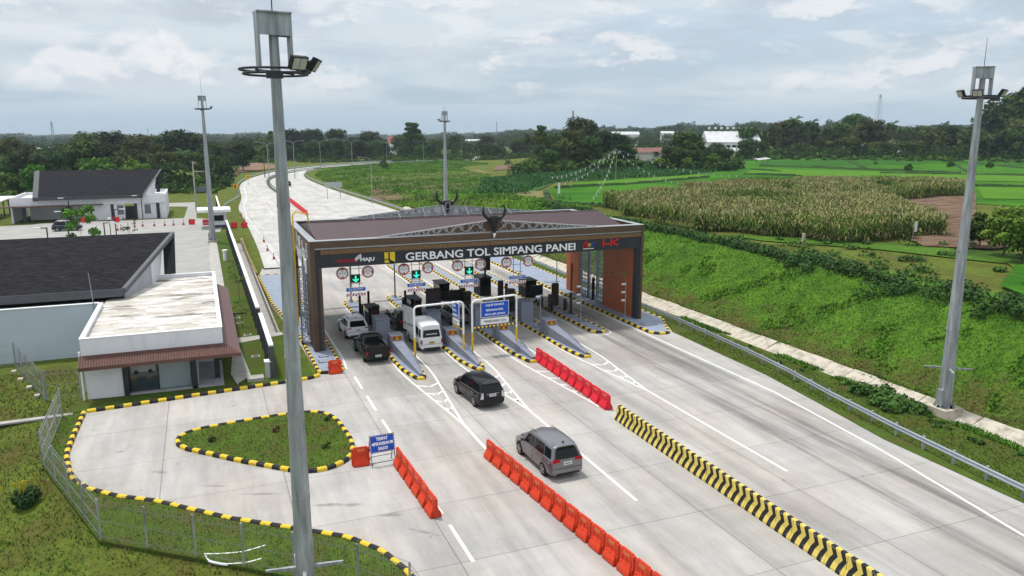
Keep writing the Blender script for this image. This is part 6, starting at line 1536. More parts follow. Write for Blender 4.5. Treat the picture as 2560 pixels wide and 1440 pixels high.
def stained():
    m = M['stainroof']; t = m.node_tree; b = t.nodes['Principled BSDF']; L = t.links.new
    src = b.inputs['Base Color'].links[0].from_socket; tc = N(t, 'ShaderNodeTexCoord')
    n = N(t, 'ShaderNodeTexNoise', inp={'Scale': .9, 'Detail': 9, 'Roughness': .7, 'Distortion': .4}); mp = N(t, 'ShaderNodeMapping'); mp.inputs['Scale'].default_value = (.5, 1.3, 1); mp.inputs['Location'].default_value = (4, 2, 0); L(tc.outputs['Object'], mp.inputs[0]); L(mp.outputs[0], n.inputs['Vector'])
    mr = N(t, 'ShaderNodeMapRange', inp={1: .52, 2: .56, 3: 0, 4: 1}); L(n.outputs['Fac'], mr.inputs[0]); mx = N(t, 'ShaderNodeMix', data_type='RGBA'); L(mr.outputs[0], mx.inputs['Factor']); L(src, mx.inputs[6]); mx.inputs[7].default_value = (.72, .72, .72, 1)
    n2 = N(t, 'ShaderNodeTexNoise', inp={'Scale': .5, 'Detail': 9, 'Roughness': .72}); mp2 = N(t, 'ShaderNodeMapping'); mp2.inputs['Scale'].default_value = (.5, 1.6, 1); mp2.inputs['Location'].default_value = (14, 7, 0); L(tc.outputs['Object'], mp2.inputs[0]); L(mp2.outputs[0], n2.inputs['Vector'])
    mr2 = N(t, 'ShaderNodeMapRange', inp={1: .54, 2: .64, 3: 0, 4: .9}); L(n2.outputs['Fac'], mr2.inputs[0]); mx2 = N(t, 'ShaderNodeMix', data_type='RGBA'); L(mr2.outputs[0], mx2.inputs['Factor']); L(mx.outputs[2], mx2.inputs[6]); mx2.inputs[7].default_value = (.10, .085, .07, 1)
    L(mx2.outputs[2], b.inputs['Base Color'])
stained()
def part(name, m, parent, *bx, k=None):
    mb = MB()
    for b in bx: mb.box(*b[:6], k=b[6] if len(b) > 6 else 0)
    return mb.build(name, m, parent)
# near building (customer service office)
A = thing('service_building', 'near white flat-roofed service building with maroon canopy and big dark sloping roof', 'building', (-3.6, 60, 0))
yF = 53.9; xA, xB = -7.85, .62; yR = 76.2
part('wall', M['wall_w'], A, (xA+.1, -5.62, yF+.15, yF+.35, -.1, 2.7), (xA+.1, xA+.3, yF+.35, 66, -.1, 2.7), (-1.25, -1.1, 54.6, 60, -.05, 2.7), (-1.25, .1, 59.9, 60.1, -.05, 2.7), (xA+.3, -1.2, 60.0, 60.2, -.1, 2.7), (-.1, .1, 60.1, yR-.3, -.1, 2.7))
part('parapet', [M['wall_w'], M['white']], A, (xA, xB, yF, yF+.22, 2.75, 4.0), (xB-.22, xB, yF+.22, yR, 2.75, 4.0), (xA, xA+.22, yF+.22, 65.2, 2.75, 4.0), (xA+.22, xB-.22, yR-.22, yR, 2.75, 4.0),
     (xA-.03, xB+.03, yF-.03, yF+.25, 4.0, 4.06, 1), (xB-.25, xB+.03, yF+.25, yR+.03, 4.0, 4.06, 1), (xA-.03, xA+.25, yF+.25, 65.2, 4.0, 4.06, 1), (xA+.25, xB-.25, yR-.25, yR+.03, 4.0, 4.06, 1))
part('roof_slab', M['stainroof'], A, (xA+.22, xB-.22, yF+.22, yR-.22, 3.35, 3.72))
part('soffit', M['wall_w'], A, (xA+.1, xB-.1, yF+.1, yR-.1, 2.72, 2.745))
can = MB(); F0 = [(xA-.12, yF-1.05), (xB+1.05, yF-1.05)]
can.raw([(xA-.12, yF-1.05, 2.42), (xB+1.05, yF-1.05, 2.42), (xB+.01, yF-.0, 2.92), (xA-.12, yF-.0, 2.92), (xA-.12, yF-1.05, 2.20), (xB+1.05, yF-1.05, 2.20), (xB+.01, yF-.0, 2.55), (xA-.12, yF-.0, 2.55)], [(0, 1, 2, 3), (7, 6, 5, 4), (4, 5, 1, 0), (3, 7, 4, 0)], 0)
can.raw([(xB+1.05, yF-1.05, 2.42), (xB+1.05, yR, 2.42), (xB+.01, yR, 2.92), (xB+.01, yF, 2.92), (xB+1.05, yF-1.05, 2.20), (xB+1.05, yR, 2.20), (xB+.01, yR, 2.55), (xB+.01, yF, 2.55)], [(0, 1, 2, 3), (7, 6, 5, 4), (4, 5, 1, 0), (1, 5, 6, 2)], 1)
# tile ribs on the canopy front
for i in range(62):
    x = xA-.05+i*.155
    if x > xB+.9: break
    xe = min(x, xB+.9); ytop = yF-.03 if x < xB else yF-.03-(x-xB)
    can.raw([(x, yF-1.06, 2.435), (x+.06, yF-1.06, 2.435), (x+.06, ytop, 2.44+.5*(ytop-yF+1.05)/1.05), (x, ytop, 2.44+.5*(ytop-yF+1.05)/1.05), (x+.03, yF-1.06, 2.47), (x+.03, ytop, 2.475+.5*(ytop-yF+1.05)/1.05)], [(0, 4, 5, 3), (4, 1, 2, 5), (0, 1, 4)], 0)
can.build('canopy', [M['brick_red'], M['canopy_top']], A)
part('column', M['dkgrey'], A, (-5.62, -5.3, yF+.05, yF+.4, -.1, 2.72)); part('column', M['dkgrey'], A, (-1.5, -1.15, yF+.1, yF+.5, -.1, 2.72)); part('column', M['dkgrey'], A, (-.05, .3, 55.4, 55.75, -.1, 2.72))
part('floor_slab', mat('porch_floor', (.38, .39, .41), .6), A, (-5.6, .5, yF+.1, 59.9, -.1, .05))
gl = part('shop_window', M['glassb'], A, (-5.25, -3.55, yF+.5, yF+.54, .08, 2.6)); part('window_frame', M['black'], gl, (-5.3, -5.24, yF+.46, yF+.58, .05, 2.65), (-3.58, -3.5, yF+.46, yF+.58, .05, 2.65), (-5.24, -3.58, yF+.46, yF+.58, 2.6, 2.66), (-5.24, -3.58, yF+.46, yF+.58, .04, .09))
ps = MB(); ps.prism([(-5.15, 0), (-3.68, 0), (-3.68, 1.15), (-5.15, 1.15)], yF+.47, yF+.485, M=Matrix(((1, 0, 0, 0), (0, 0, 1, 0), (0, 1, 0, 1.35), (0, 0, 0, 1))))
ps.box(-4.55, -4.32, yF+.455, yF+.469, 1.75, 2.0, 1); ps.box(-4.55, -4.2, yF+.455, yF+.469, 1.97, 2.03, 1)
for q in (-4.85, -4.0): ps.disc((q, yF+.462, 1.36), .14, (0, 1, 0), .014, 16, 2)
ps.build('window_poster', [mat('poster_grey', (.35, .36, .35), .5), M['white'], M['black']], gl)
gl = part('shop_window', M['glass_pale'], A, (-3.5, -1.55, yF+.5, yF+.54, .08, 2.6)); part('window_frame', M['black'], gl, (-3.5, -1.55, yF+.46, yF+.58, .03, .08))
part('drain_pipe', M['white'], A, (xA-.16, xA-.05, yF-.02, yF+.1, -.1, 3.2))
# west wing and big mono-pitch roof
part('wing_wall', mat('pale_blue_wall', (.50, .56, .62), .7, 0, .05, .4), A, (-34, -7.9, 65.2, 65.4, -.1, 4.0), (-8.1, -7.9, 55.9, 65.2, -.1, 2.6)); part('wing_coping', M['white'], A, (-34, -7.9, 65.15, 65.45, 4.0, 4.06)); part('wing_roof', M['stainroof'], A, (-34, -7.65, 65.45, 68.6, 3.3, 3.6), (-34, xA+.22, 65.45, 76.0, 3.3, 3.55))
ms = MB()
LX, LY, LZ = -6.45, 67.4, 4.62; HX, HY, HZ = -2.95, 79.6, 7.5
ms.raw([(-36, LY, LZ), (LX, LY, LZ), (HX, HY, HZ), (-36, HY, HZ), (-36, LY, LZ-.06), (LX, LY, LZ-.06), (HX, HY, HZ-.06), (-36, HY, HZ-.06)], [(0, 1, 2, 3), (7, 6, 5, 4), (3, 2, 6, 7)], 0)
mr_ = ms.build('main_roof', M['shingle'], A)
tr = MB(); tr.box(-36, LX+.1, LY-.08, LY-.005, LZ-.62, LZ+.02)
e0, e1 = Vector((LX, LY, LZ)), Vector((HX, HY, HZ)); q = Vector((.32, -.05, 0))
tr.raw([e0+Vector((0, 0, .03)), e0+q+Vector((0, 0, .03)), e1+q+Vector((0, 0, .03)), e1+Vector((0, 0, .03)), e0+Vector((0, 0, -.35)), e0+q+Vector((0, 0, -.35)), e1+q+Vector((0, 0, -.35)), e1+Vector((0, 0, -.35))], [(0, 1, 2, 3), (1, 5, 6, 2), (7, 6, 5, 4), (0, 4, 5, 1), (3, 2, 6, 7)])
for i in range(8): x = LX-3.6*i; tr.box(x-.03, x+.0, LY-.10, LY-.081, LZ-.6, LZ-.02)
tr.build('roof_edge_trim', mat('roof_edge_grey', (.085, .09, .10), .5, .2), mr_)
fn = MB(); b0, b1 = Vector((-3.7, 76.6, 3.75)), Vector((-2.75, 76.9, 3.75))
fn.raw([(HX-.75, HY, HZ-.35), (HX+.32, HY, HZ-.0), (b1.x, b1.y, b1.z), (b0.x, b0.y, b0.z), (HX-.75, HY+.3, HZ-.35), (HX+.32, HY+.3, HZ-.0), (b1.x, b1.y+.3, b1.z), (b0.x, b0.y+.3, b0.z)], [(3, 2, 1, 0), (4, 5, 6, 7), (1, 2, 6, 5), (0, 4, 7, 3), (0, 1, 5, 4)])
fn.build('roof_fin', M['black'], mr_)
gw = MB(); gw.raw([(LX+.1, LY+.6, 3.6), (-4.55, 73.6, 3.6), (-4.55, 73.6, 5.6), (LX+.1, LY+.6, 4.35)], [(0, 1, 2, 3), (3, 2, 1, 0)]); gw.raw([(-4.55, 73.6, 3.6), (-4.1, 76.4, 3.6), (HX-.7, HY-.3, HZ-.5), (-4.55, 73.6, 5.6)], [(0, 1, 2, 3), (3, 2, 1, 0)])
gw.raw([(-36, 68.2, 3.5), (LX+.1, 68.2, 3.5), (LX+.1, 68.2, 4.55), (-36, 68.2, 4.55)], [(0, 1, 2, 3), (3, 2, 1, 0)]); gw.build('gable_wall', M['wall_w'], A)
tag(MB().tube([(-8.2, 65.1, 2.9), (-8.35, 65.0, 6.4)], .04, 6).build('roof_antenna', M['galv']), 'thin grey pole standing at the corner of the near building', 'pole')
# far building
Bd = thing('office_building', 'far white building with a big dark sloping roof and an open porch', 'building', (-20, 172, 0))
x0, x1, y0, y1 = -33.0, -6.6, 167.2, 182.0
part('wall', M['wall_w'], Bd, (-19.6, -14.0, y0, y0+.2, -.1, 3.0), (-12.0, x1, y0, y0+.2, -.1, 3.0), (x1-.2, x1, y0+.2, y1, -.1, 4.4), (x0, x0+.3, y0, y1, -.1, 3.0), (-30.8, -21, y0+5, y0+5.2, -.1, 3.0), (-21.2, -20, y0, y0+.25, -.1, 3.0))
part('column', M['dkgrey'], Bd, (-31.2, -30.6, y0-.15, y0+.2, -.1, 3.0)); part('column', M['dkgrey'], Bd, (-24.0, -23.2, y0-.1, y0+.3, -.1, 3.0)); part('column', M['dkgrey'], Bd, (-8.4, -7.8, y0-.12, y0-.01, -.1, 3.0)); part('column', M['dkgrey'], Bd, (-16.4, -15.9, y0-.12, y0-.01, -.1, 3.0)); part('column', M['dkgrey'], Bd, (-12.3, -11.8, y0-.12, y0-.01, -.1, 3.0))
part('parapet', [M['wall_w'], M['white']], Bd, (x0, x1, y0-.25, y0-.02, 3.0, 4.6), (x0, x0+.25, y0-.02, y1, 3.0, 4.6), (x0-.03, x1+.03, y0-.28, y0+.0, 4.6, 4.66, 1), (x1-.26, x1+.03, y0, y1, 4.4, 4.66, 1), (x0-.03, x0+.28, y0, y1, 4.6, 4.66, 1), (x0, x1, y1-.3, y1, 4.0, 4.66, 1))
part('roof_slab', M['white'], Bd, (x0+.25, x1-.2, y0, y1-.3, 3.6, 4.1)); part('porch_canopy', [M['brick_red'], M['canopy_top']], Bd, (x0-1.6, -17.6, y0-1.5, y0-.26, 2.95, 3.12), (x0-1.6, -17.6, y0-1.5, y0-.26, 3.12, 3.14, 1))
part('door', M['black'], Bd, (-13.9, -12.1, y0+.05, y0+.1, 0, 2.5)); part('door', M['glassb'], Bd, (-19.9, -19.65, y0+.05, y0+.1, 0, 2.6))
for x in (-16.2+.9, -9.9-.6): part('louvre_window', mat('louvre_grey', (.16, .17, .19), .5), Bd, (x, x+1.1, y0-.03, y0-.005, .9, 2.7))
for x in (-22.9, -21.6): part('window', M['glass_pale'], Bd, (x, x+1.2, y0+.3, y0+.34, .4, 2.8))
ms = MB(); a0, a1, h0, h1_ = (-28.6, 164.6+1.5, 4.55), (-8.9, 166.1, 4.55), (-7.2, 184.5, 9.6), (-28.9, 184.5, 9.6)
lo0, lo1 = Vector((-28.2, 166.2, 4.7)), Vector((-10.6, 166.2, 4.7)); hi1, hi0 = Vector((-7.6, 179.5, 9.0)), Vector((-29.6, 179.5, 9.0))
ms.raw([lo0, lo1, hi1, hi0]+[v-Vector((0, 0, .3)) for v in (lo0, lo1, hi1, hi0)], [(0, 1, 2, 3), (7, 6, 5, 4), (4, 5, 1, 0), (5, 6, 2, 1), (6, 7, 3, 2), (7, 4, 0, 3)])
mr2 = ms.build('main_roof', M['shingle'], Bd)
tr = MB(); tr.raw([lo0, lo0+Vector((-.9, 0, 0)), hi0+Vector((-.9, 0, .02)), hi0+Vector((0, 0, .02)), lo0-Vector((0, 0, .7)), lo0+Vector((-.9, 0, -.7))], [(0, 3, 2, 1), (0, 1, 5, 4)]); tr.box(lo0.x, lo1.x, lo0.y-.06, lo0.y-.01, 4.1, 4.75)
tr.raw([hi1, hi1+Vector((.35, 0, 0)), (-7.9, 176.2, 4.4), (-8.6, 176.2, 4.4)], [(0, 1, 2, 3), (3, 2, 1, 0)])
tr.raw([lo1+Vector((0, 0, .02)), lo1+Vector((.5, 0, .02)), hi1+Vector((.35, 0, .02)), hi1+Vector((0, 0, .02))], [(0, 1, 2, 3)])
tr.build('roof_edge_trim', M['black'] if False else mat('roof_edge_grey2', (.07, .073, .08), .5), mr2)
gw = MB(); gw.raw([(lo1.x-.1, 167, 4.1), (-8.9, 175.8, 4.1), (-8.4, 178, 8.2), (lo1.x-.1, 167.5, 4.6)], [(0, 1, 2, 3), (3, 2, 1, 0)]); gw.build('gable_wall', M['wall_w'], Bd)
# carport at the far left
t = thing('carport', 'open carport with a white sheet roof left of the far building', 'carport', (-40, 176, 0))
cp = MB(); cp.raw([(-60, 166, 3.0), (-37.5, 166, 3.0), (-36, 188, 3.6), (-60, 188, 3.6), (-60, 166, 2.8), (-37.5, 166, 2.8), (-36, 188, 3.4), (-60, 188, 3.4)], [(0, 1, 2, 3), (7, 6, 5, 4), (4, 5, 1, 0), (5, 6, 2, 1)]); cp.build('roof', M['white'], t)
for k in range(6): MB().box(-38.0+.2*k, -37.8+.2*k, 167+k*3.8, 167.2+k*3.8, -.1, 2.9+.1*k).build('post', M['dkgrey'], t)
# guard hut
t = thing('guard_hut', 'small white guard hut with a flat overhanging roof behind the far left mast', 'hut', (2.6, 147, 0))
part('wall', M['wall_w'], t, (1.3, 3.9, 146, 149, -.1, 2.9)); part('flat_roof', M['white'], t, (-.9, 4.6, 144.4, 150, 2.9, 3.35)); part('plinth', M['wall_dark'], t, (1.25, 3.95, 145.95, 149.05, -.1, .5)); part('window', M['glass'], t, (1.8, 3.4, 145.96, 145.99, 1.2, 2.2))
# road-side warehouse and houses in the trees
def at(px, py, D, z=None):
    """world x,y at forward distance D along the pixel ray"""
    d = _F+_R*((px-1280)/_f)+_U*((720-py)/_f); k = D/math.hypot(d.x, d.y); return Vector((d.x*k, d.y*k, CAMH+d.z*k))
def house(name, label, px, D, w, dpt, h, roofh, rz, wm, rm, zb=None, pedi=True, windows=0):
    p = at(px, 400, D); z = h1(p.x, p.y) if zb is None else zb; t = thing(name, label, 'building', (p.x, p.y, z), rz)
    MB().box(-w/2, w/2, -dpt/2, dpt/2, -2, h).build('wall', wm, t, world=False)
    r = MB(); e = .6
    r.raw([(-w/2-e, -dpt/2-e, h-.1), (w/2+e, -dpt/2-e, h-.1), (w/2+e, 0, h+roofh), (-w/2-e, 0, h+roofh), (w/2+e, dpt/2+e, h-.1), (-w/2-e, dpt/2+e, h-.1)], [(0, 1, 2, 3), (3, 2, 4, 5), (1, 4, 2), (0, 3, 5)])
    r.build('roof', rm, t, world=False)
    for i in range(windows):
        x = -w/2+w*(i+.5)/windows; MB().box(x-.9, x+.9, -dpt/2-.04, -dpt/2-.005, h*.45, h*.8).build('window', M['black'], t, world=False)
    return t
M['tile_red'] = mat('faded_red_tiles', (.28, .09, .06), .8, 0, .2, .5); M['tin'] = mat('pale_tin_roof', (.55, .57, .58), .5, .2, .1, .5); M['maroon_tin'] = mat('maroon_tin', (.20, .09, .08), .6, 0, .15, .5)
wt = house('warehouse', 'long white warehouse with ridge vents among the trees on the right', 1822, 395, 24, 20, 7.0, 5.0, -R(26), M['white'], M['tin'], windows=9)
for i in range(8): MB().box(-10.5+i*2.9, -9.7+i*2.9, -.6, .6, 13.0, 14.0).build('roof_vent', M['white'], wt, world=False)
house('shed', 'low maroon-roofed house with a white wall beside the field trees', 1622, 330, 13, 8, 3.6, 1.8, -R(22), mat('white_wash', (.6, .6, .56), .8), M['maroon_tin'])
house('shed', 'low grey shed to the right of the warehouse', 1850, 375, 14, 8, 3.2, 1.4, -R(26), M['white'], M['tin'])
house('house', 'red-roofed house seen between the far trees behind the bend', 1000, 620, 16, 12, 9, 5, -R(20), M['white'], M['tile_red'])
house('house', 'pale house among the distant trees on the far left', 120, 520, 12, 9, 6, 3, 0, mat('cream_wall', (.5, .45, .38), .8), M['tin'])
house('house', 'pale house with a grey roof in the distant left trees', 262, 470, 12, 9, 6.5, 2.5, 0, M['white'], M['maroon_tin'])
house('house', 'small white house far away between the central trees', 1560, 760, 26, 10, 12, 2.5, -R(20), M['white'], M['tin'])
house('house', 'white tank-like house far away on the right of centre', 1665, 800, 12, 9, 10, 2, -R(20), M['white'], M['tin'])
house('house', 'far white building left of centre above the road lamps', 1185, 900, 20, 9, 10, 2, -R(18), M['white'], M['tin'])

# ================================================================== STREET LAMPS
def double_lamp_proto(arms=2, h=11):
    t = thing('street_lamp', None, 'street lamp')
    MB().tube([(0, 0, 0), (0, 0, h-1.2)], [.12, .075], 8).build('pole', M['galv'], t, world=False)
    for s in ((-1, 1) if arms == 2 else (-1,)):
        pts = [(0, 0, h-1.3)]+[(s*(1-math.cos(a))*1.1, 0, h-1.3+1.2*math.sin(a)) for a in np.linspace(.3, math.pi/2, 6)]+[(s*2.5, 0, h+.12)]
        MB().tube(pts, .05, 6).build('arm', M['galv'], t, world=False)
        MB().box(min(s*2.4, s*3.2), max(s*2.4, s*3.2), -.15, .15, h+.05, h+.17).build('lamp_head', M['steel'], t, world=False)
    return t
DL = Rep(double_lamp_proto(2)); SL = Rep(double_lamp_proto(1))
dl = [(670, 352), (735, 349), (801, 349), (880, 349), (967, 352), (1059, 352), (1154, 354), (1185, 355), (1231, 355), (1243, 356), (1262, 355), (1272, 356)]
for i, (px, top) in enumerate(dl):
    bx = [(20.1, 245), (22.6, 287), (32, 325), (49, 361), (76, 388), (104, 408), (135, 420), (152, 424), (172, 427), (186, 428), (205, 429), (220, 430)][i]
    D = [250, 290, 330, 372, 400, 425, 445, 455, 470, 480, 490, 500][i]; p = at(px, 400, D)
    zt = CAMH-(top-325)/1928*D*1.02
    place(DL(), (p.x, p.y, -.1), -R(20+i*3), 'twin-arm street lamp on the far bend, %s from the left' % ORD[i], 'twin-arm street lamps along the highway median', max(.6, (zt+.1)/11.1))
p = at(931, 512, 182); place(SL(), (p.x, p.y, .3), R(5), 'single-arm street lamp on the grass bank behind the gate', None, .96)
p = at(930, 372, 182)
# parking lamps
def plamp(px, pb, D, h, s, label):
    g = at(px, pb, D); t = thing('parking_lamp', label, 'street lamp', (g.x, g.y, 0), group='black parking lamps')
    MB().tube([(g.x, g.y, -.02), (g.x, g.y, h)], .09, 6).build('pole', M['black'], t)
    MB().tube([(g.x, g.y, h-.08), (g.x+s*.9, g.y, h-.02)], .07, 6).build('arm', M['black'], t)
    MB().box(min(g.x+s*.7, g.x+s*1.6), max(g.x+s*.7, g.x+s*1.6), g.y-.15, g.y+.15, h-.06, h+.04).build('lamp_head', M['white'], t)
def topz(py, D): return CAMH-(py-325)/1928*D*1.02
for (px, D, top, s, lb) in ((170, 163, 466, -1, 'tall one before the porch of the far building'), (353, 166, 466, -1, 'tall one before the right end of the far building'), (162, 137, 494, -1, 'second row, left'), (282, 137, 494, 1, 'second row, middle'), (253, 130, 522, 1, 'short pair beside the small tree'), (108, 120, 526, -1, 'leftmost with a pale head over the parked car'), (36, 100, 571, -1, 'low one just above the big dark roof at the far left'), (208, 100, 567, 1, 'low one just above the big dark roof, right of the parked car')):
    plamp(px, 500, D, topz(top, D), s, 'black parking lamp, '+lb)
g = at(268, 500, 132); t = thing('camera_pole', 'white camera pole on the parking beside a black lamp', 'camera pole', (g.x, g.y, 0)); MB().tube([(g.x, g.y, 0), (g.x, g.y, topz(513, 132))], .06, 6).build('pole', M['dkgrey'], t); zz = topz(516, 132); MB().box(g.x-.2, g.x+.2, g.y-.2, g.y+.2, zz, zz+.3).box(g.x, g.x+.9, g.y-.08, g.y+.08, zz-.6, zz-.5).build('camera', M['white'], t)
# concrete power pole beside the far mast
g = at(490, 512, 178); t = thing('power_pole', 'pale concrete power pole with a transformer left of the far mast', 'power pole', (g.x, g.y, -.1)); MB().tube([(g.x, g.y, -.1), (g.x, g.y, topz(394, 178))], [.2, .13], 8).build('pole', M['conc_lt'], t); zz = topz(396, 178)
MB().box(g.x-.1, g.x+.7, g.y-.05, g.y+.05, zz-.2, zz).build('crossarm', M['conc_lt'], t); MB().box(g.x+.1, g.x+2.2, g.y-.05, g.y+.05, zz-2, zz-1.85).build('crossarm', M['conc_lt'], t); MB().box(g.x+.3, g.x+2.2, g.y-.3, g.y+.3, zz-6.2, zz-5.2).build('transformer', mat('transformer_grey', (.12, .14, .15), .5), t); MB().box(g.x-.3, g.x+.3, g.y-.3, g.y-.18, 2.2, 3.2).build('meter_box', M['conc_lt'], t)
# chevron bend signs
for k, (px, py, D, lb) in enumerate(((588, 466, 212, 'nearest, amber disc'), (620, 442, 262, 'second'), (661, 420, 320, 'third'), (773, 413, 390, 'fourth'), (898, 407, 440, 'farthest'))):
    p = at(px, py, D); z0 = h1(p.x, p.y); t = thing('bend_sign', 'amber bend sign at the outer side of the curve, '+lb, 'road sign', (p.x, p.y, z0), group='amber bend signs')
    z = max(p.z, z0+1.2); MB().tube([(p.x, p.y, z0-.3), (p.x, p.y, z+.5)], .04, 6).build('pole', M['galv'], t); s = .62 if k else .8
    mb = MB()
    if k == 0: mb.disc((p.x, p.y-.03, z), s, (0, 1, 0), .04, 4, 0)
    else: mb.box(p.x-s, p.x+s, p.y-.05, p.y-.02, z-s, z+s, 0)
    for (a, b) in (((-.25, .4), (.2, 0)), ((.2, 0), (-.25, -.4))):
        A_, B_ = Vector(a)*s*1.1, Vector(b)*s*1.1; d = (B_-A_).normalized(); q = Vector((-d.y, d.x))*.14; P = [A_-q, B_-q, B_+q, A_+q]; mb.poly([(p.x+v.x, p.y-.06, z+v.y) for v in P], 1)
    mb.build('sign_plate', [mat('amber_plate', (.75, .33, .015), .5) if k == 0 else M['yellow'], M['black']], t)
# sign seen from behind
p = at(835, 495, 200); t = thing('road_sign', 'grey back of a two-post road sign on the grass inside the bend', 'road sign', (p.x, p.y, .3))
for s in (-1.6, 1.6): MB().tube([(p.x+s, p.y, 0), (p.x+s, p.y, 4.2)], .08, 6).build('post', M['galv'], t)
MB().box(p.x-2.1, p.x+2.1, p.y-.1, p.y-.0, 2.9, 4.2).build('panel', M['steel'], t)
# lattice towers on the horizon
def tower(px, top, D, label, w=4):
    p = at(px, 330, D); H = CAMH+(325-top)/1928*D*1.02; z0 = h1(p.x, p.y)
    t = thing('lattice_tower', label, 'tower', (p.x, p.y, z0)); mb = MB(); n = 9
    for k in range(n):
        za, zb = z0+(H-z0)*k/n, z0+(H-z0)*(k+1)/n; wa, wb = w*(1-.75*k/n)/2, w*(1-.75*(k+1)/n)/2
        c = [(-1, -1), (1, -1), (1, 1), (-1, 1)]
        for i in range(4):
            a, b = c[i], c[(i+1) % 4]; mb.tube([(p.x+a[0]*wa, p.y+a[1]*wa, za), (p.x+a[0]*wb, p.y+a[1]*wb, zb)], .22, 3); mb.tube([(p.x+a[0]*wa, p.y+a[1]*wa, za), (p.x+b[0]*wb, p.y+b[1]*wb, zb)], .12, 3); mb.tube([(p.x+b[0]*wa, p.y+b[1]*wa, za), (p.x+a[0]*wb, p.y+a[1]*wb, zb)], .12, 3)
    mb.build('tower_frame', M['galv'], t); MB().tube([(p.x, p.y, H-6), (p.x, p.y, H)], 1.0, 6).build('antenna_cluster', M['galv'], t)
tower(2193, 250, 1500, 'tall steel lattice tower on the right horizon', 11); tower(131, 308, 1500, 'lattice tower on the left horizon', 6); tower(1432, 280, 900, 'steel mast above the big round tree', 4); tower(1242, 306, 1700, 'thin far mast above the middle of the horizon', 2.5); tower(370, 322, 1900, 'thin far mast above the left horizon', 2.5)
# ================================================================== VEGETATION
rng = np.random.default_rng(11)
def leafmat(name, c, rnd=.55, var=.45, sc=.35, hue=True):
    m = mat(name, c, .8, 0, var, sc, rnd=rnd, spec=.15); b = m.node_tree.nodes['Principled BSDF']
    return m
M['leaf'] = leafmat('broadleaf_foliage', (.036, .075, .012)); M['leaf2'] = leafmat('fresh_foliage', (.055, .125, .013)); M['leaf3'] = leafmat('palm_foliage', (.04, .072, .018)); M['olive'] = leafmat('olive_foliage', (.062, .078, .018))
M['bark'] = mat('bark', (.10, .085, .07), .9, 0, .3, 2, rnd=.2)
def clumps(centres, radii, per, size, flat=.75, seed=0, droop=0.0):
    """many small leaf quads scattered through a set of ellipsoidal clumps"""
    r = np.random.default_rng(seed); V = []; 
    for (c, rad, n) in zip(centres, radii, per):
        d = r.normal(size=(n, 3)); d /= np.linalg.norm(d, axis=1)[:, None]
        q = r.random(n)**.42
        p = np.array(c)+d*q[:, None]*np.array([rad, rad, rad*flat])
        nrm = d*1.0+r.normal(size=(n, 3))*.55+np.array([0, 0, .35]); nrm /= np.linalg.norm(nrm, axis=1)[:, None]
        a = np.cross(nrm, r.normal(size=(n, 3))); a /= np.linalg.norm(a, axis=1)[:, None]; b = np.cross(nrm, a)
        s = (size*(.6+.8*r.random(n)))[:, None]
        V.append(np.stack([p-a*s-b*s*.6, p+a*s-b*s*.6, p+a*s*.8+b*s*.7, p-a*s*.8+b*s*.7], 1))
    V = np.concatenate(V).reshape(-1, 3); F = np.arange(len(V)).reshape(-1, 4); return V, F
def trunk_mb(h, r, limbs, seed, spread):
    random.seed(seed); mb = MB(); mb.tube([(0, 0, -1.0), (random.uniform(-.2, .2), random.uniform(-.2, .2), h*.5), (random.uniform(-.4, .4), random.uniform(-.4, .4), h)], [r, r*.75, r*.45], 7)
    for i in range(limbs):
        a = 2*math.pi*i/limbs+random.random(); z = h*(.5+.4*random.random()); L = spread*(.5+.5*random.random())
        mb.tube([(0, 0, z), (math.cos(a)*L*.5, math.sin(a)*L*.5, z+L*.45), (math.cos(a)*L, math.sin(a)*L, z+L*.8)], [r*.4, r*.25, r*.1], 5)
    return mb
def broadleaf(H, Rr, nclump, seed, leaf, m, quads=2600, shape='round'):
    r = np.random.default_rng(seed); cs = []; rs = []
    for i in range(nclump):
        a = r.random()*2*math.pi; u = r.random()
        if shape == 'round': rad = Rr*(.25+.62*r.random()); z = H*(.24+.63*u); rad *= math.sqrt(max(.25, 1-((z/H-.55)/.42)**2))
        elif shape == 'tall': rad = Rr*.7*r.random(); z = H*(.25+.68*u); rad *= (1.1-.6*u)
        else: rad = Rr*(.3+.65*r.random()); z = H*(.70+.2*r.random())
        cs.append((rad*math.cos(a), rad*math.sin(a), z)); rs.append(Rr*(.26+.24*r.random())*(.8 if shape == 'tall' else 1))
    tot = sum(q*q for q in rs); per = [max(20, int(quads*q*q/tot)) for q in rs]
    V, F = clumps(cs, rs, per, leaf, .72, seed)
    t = thing('broadleaf_tree', None, 'tree')
    trunk_mb(H*.6, .035*H*.6, 6, seed, Rr*.7).build('trunk', M['bark'], t, world=False)
    o = bpy.data.objects.new('crown', npmesh('crown', V, F, m, link=False)); COL.objects.link(o); o.parent = t
    return t
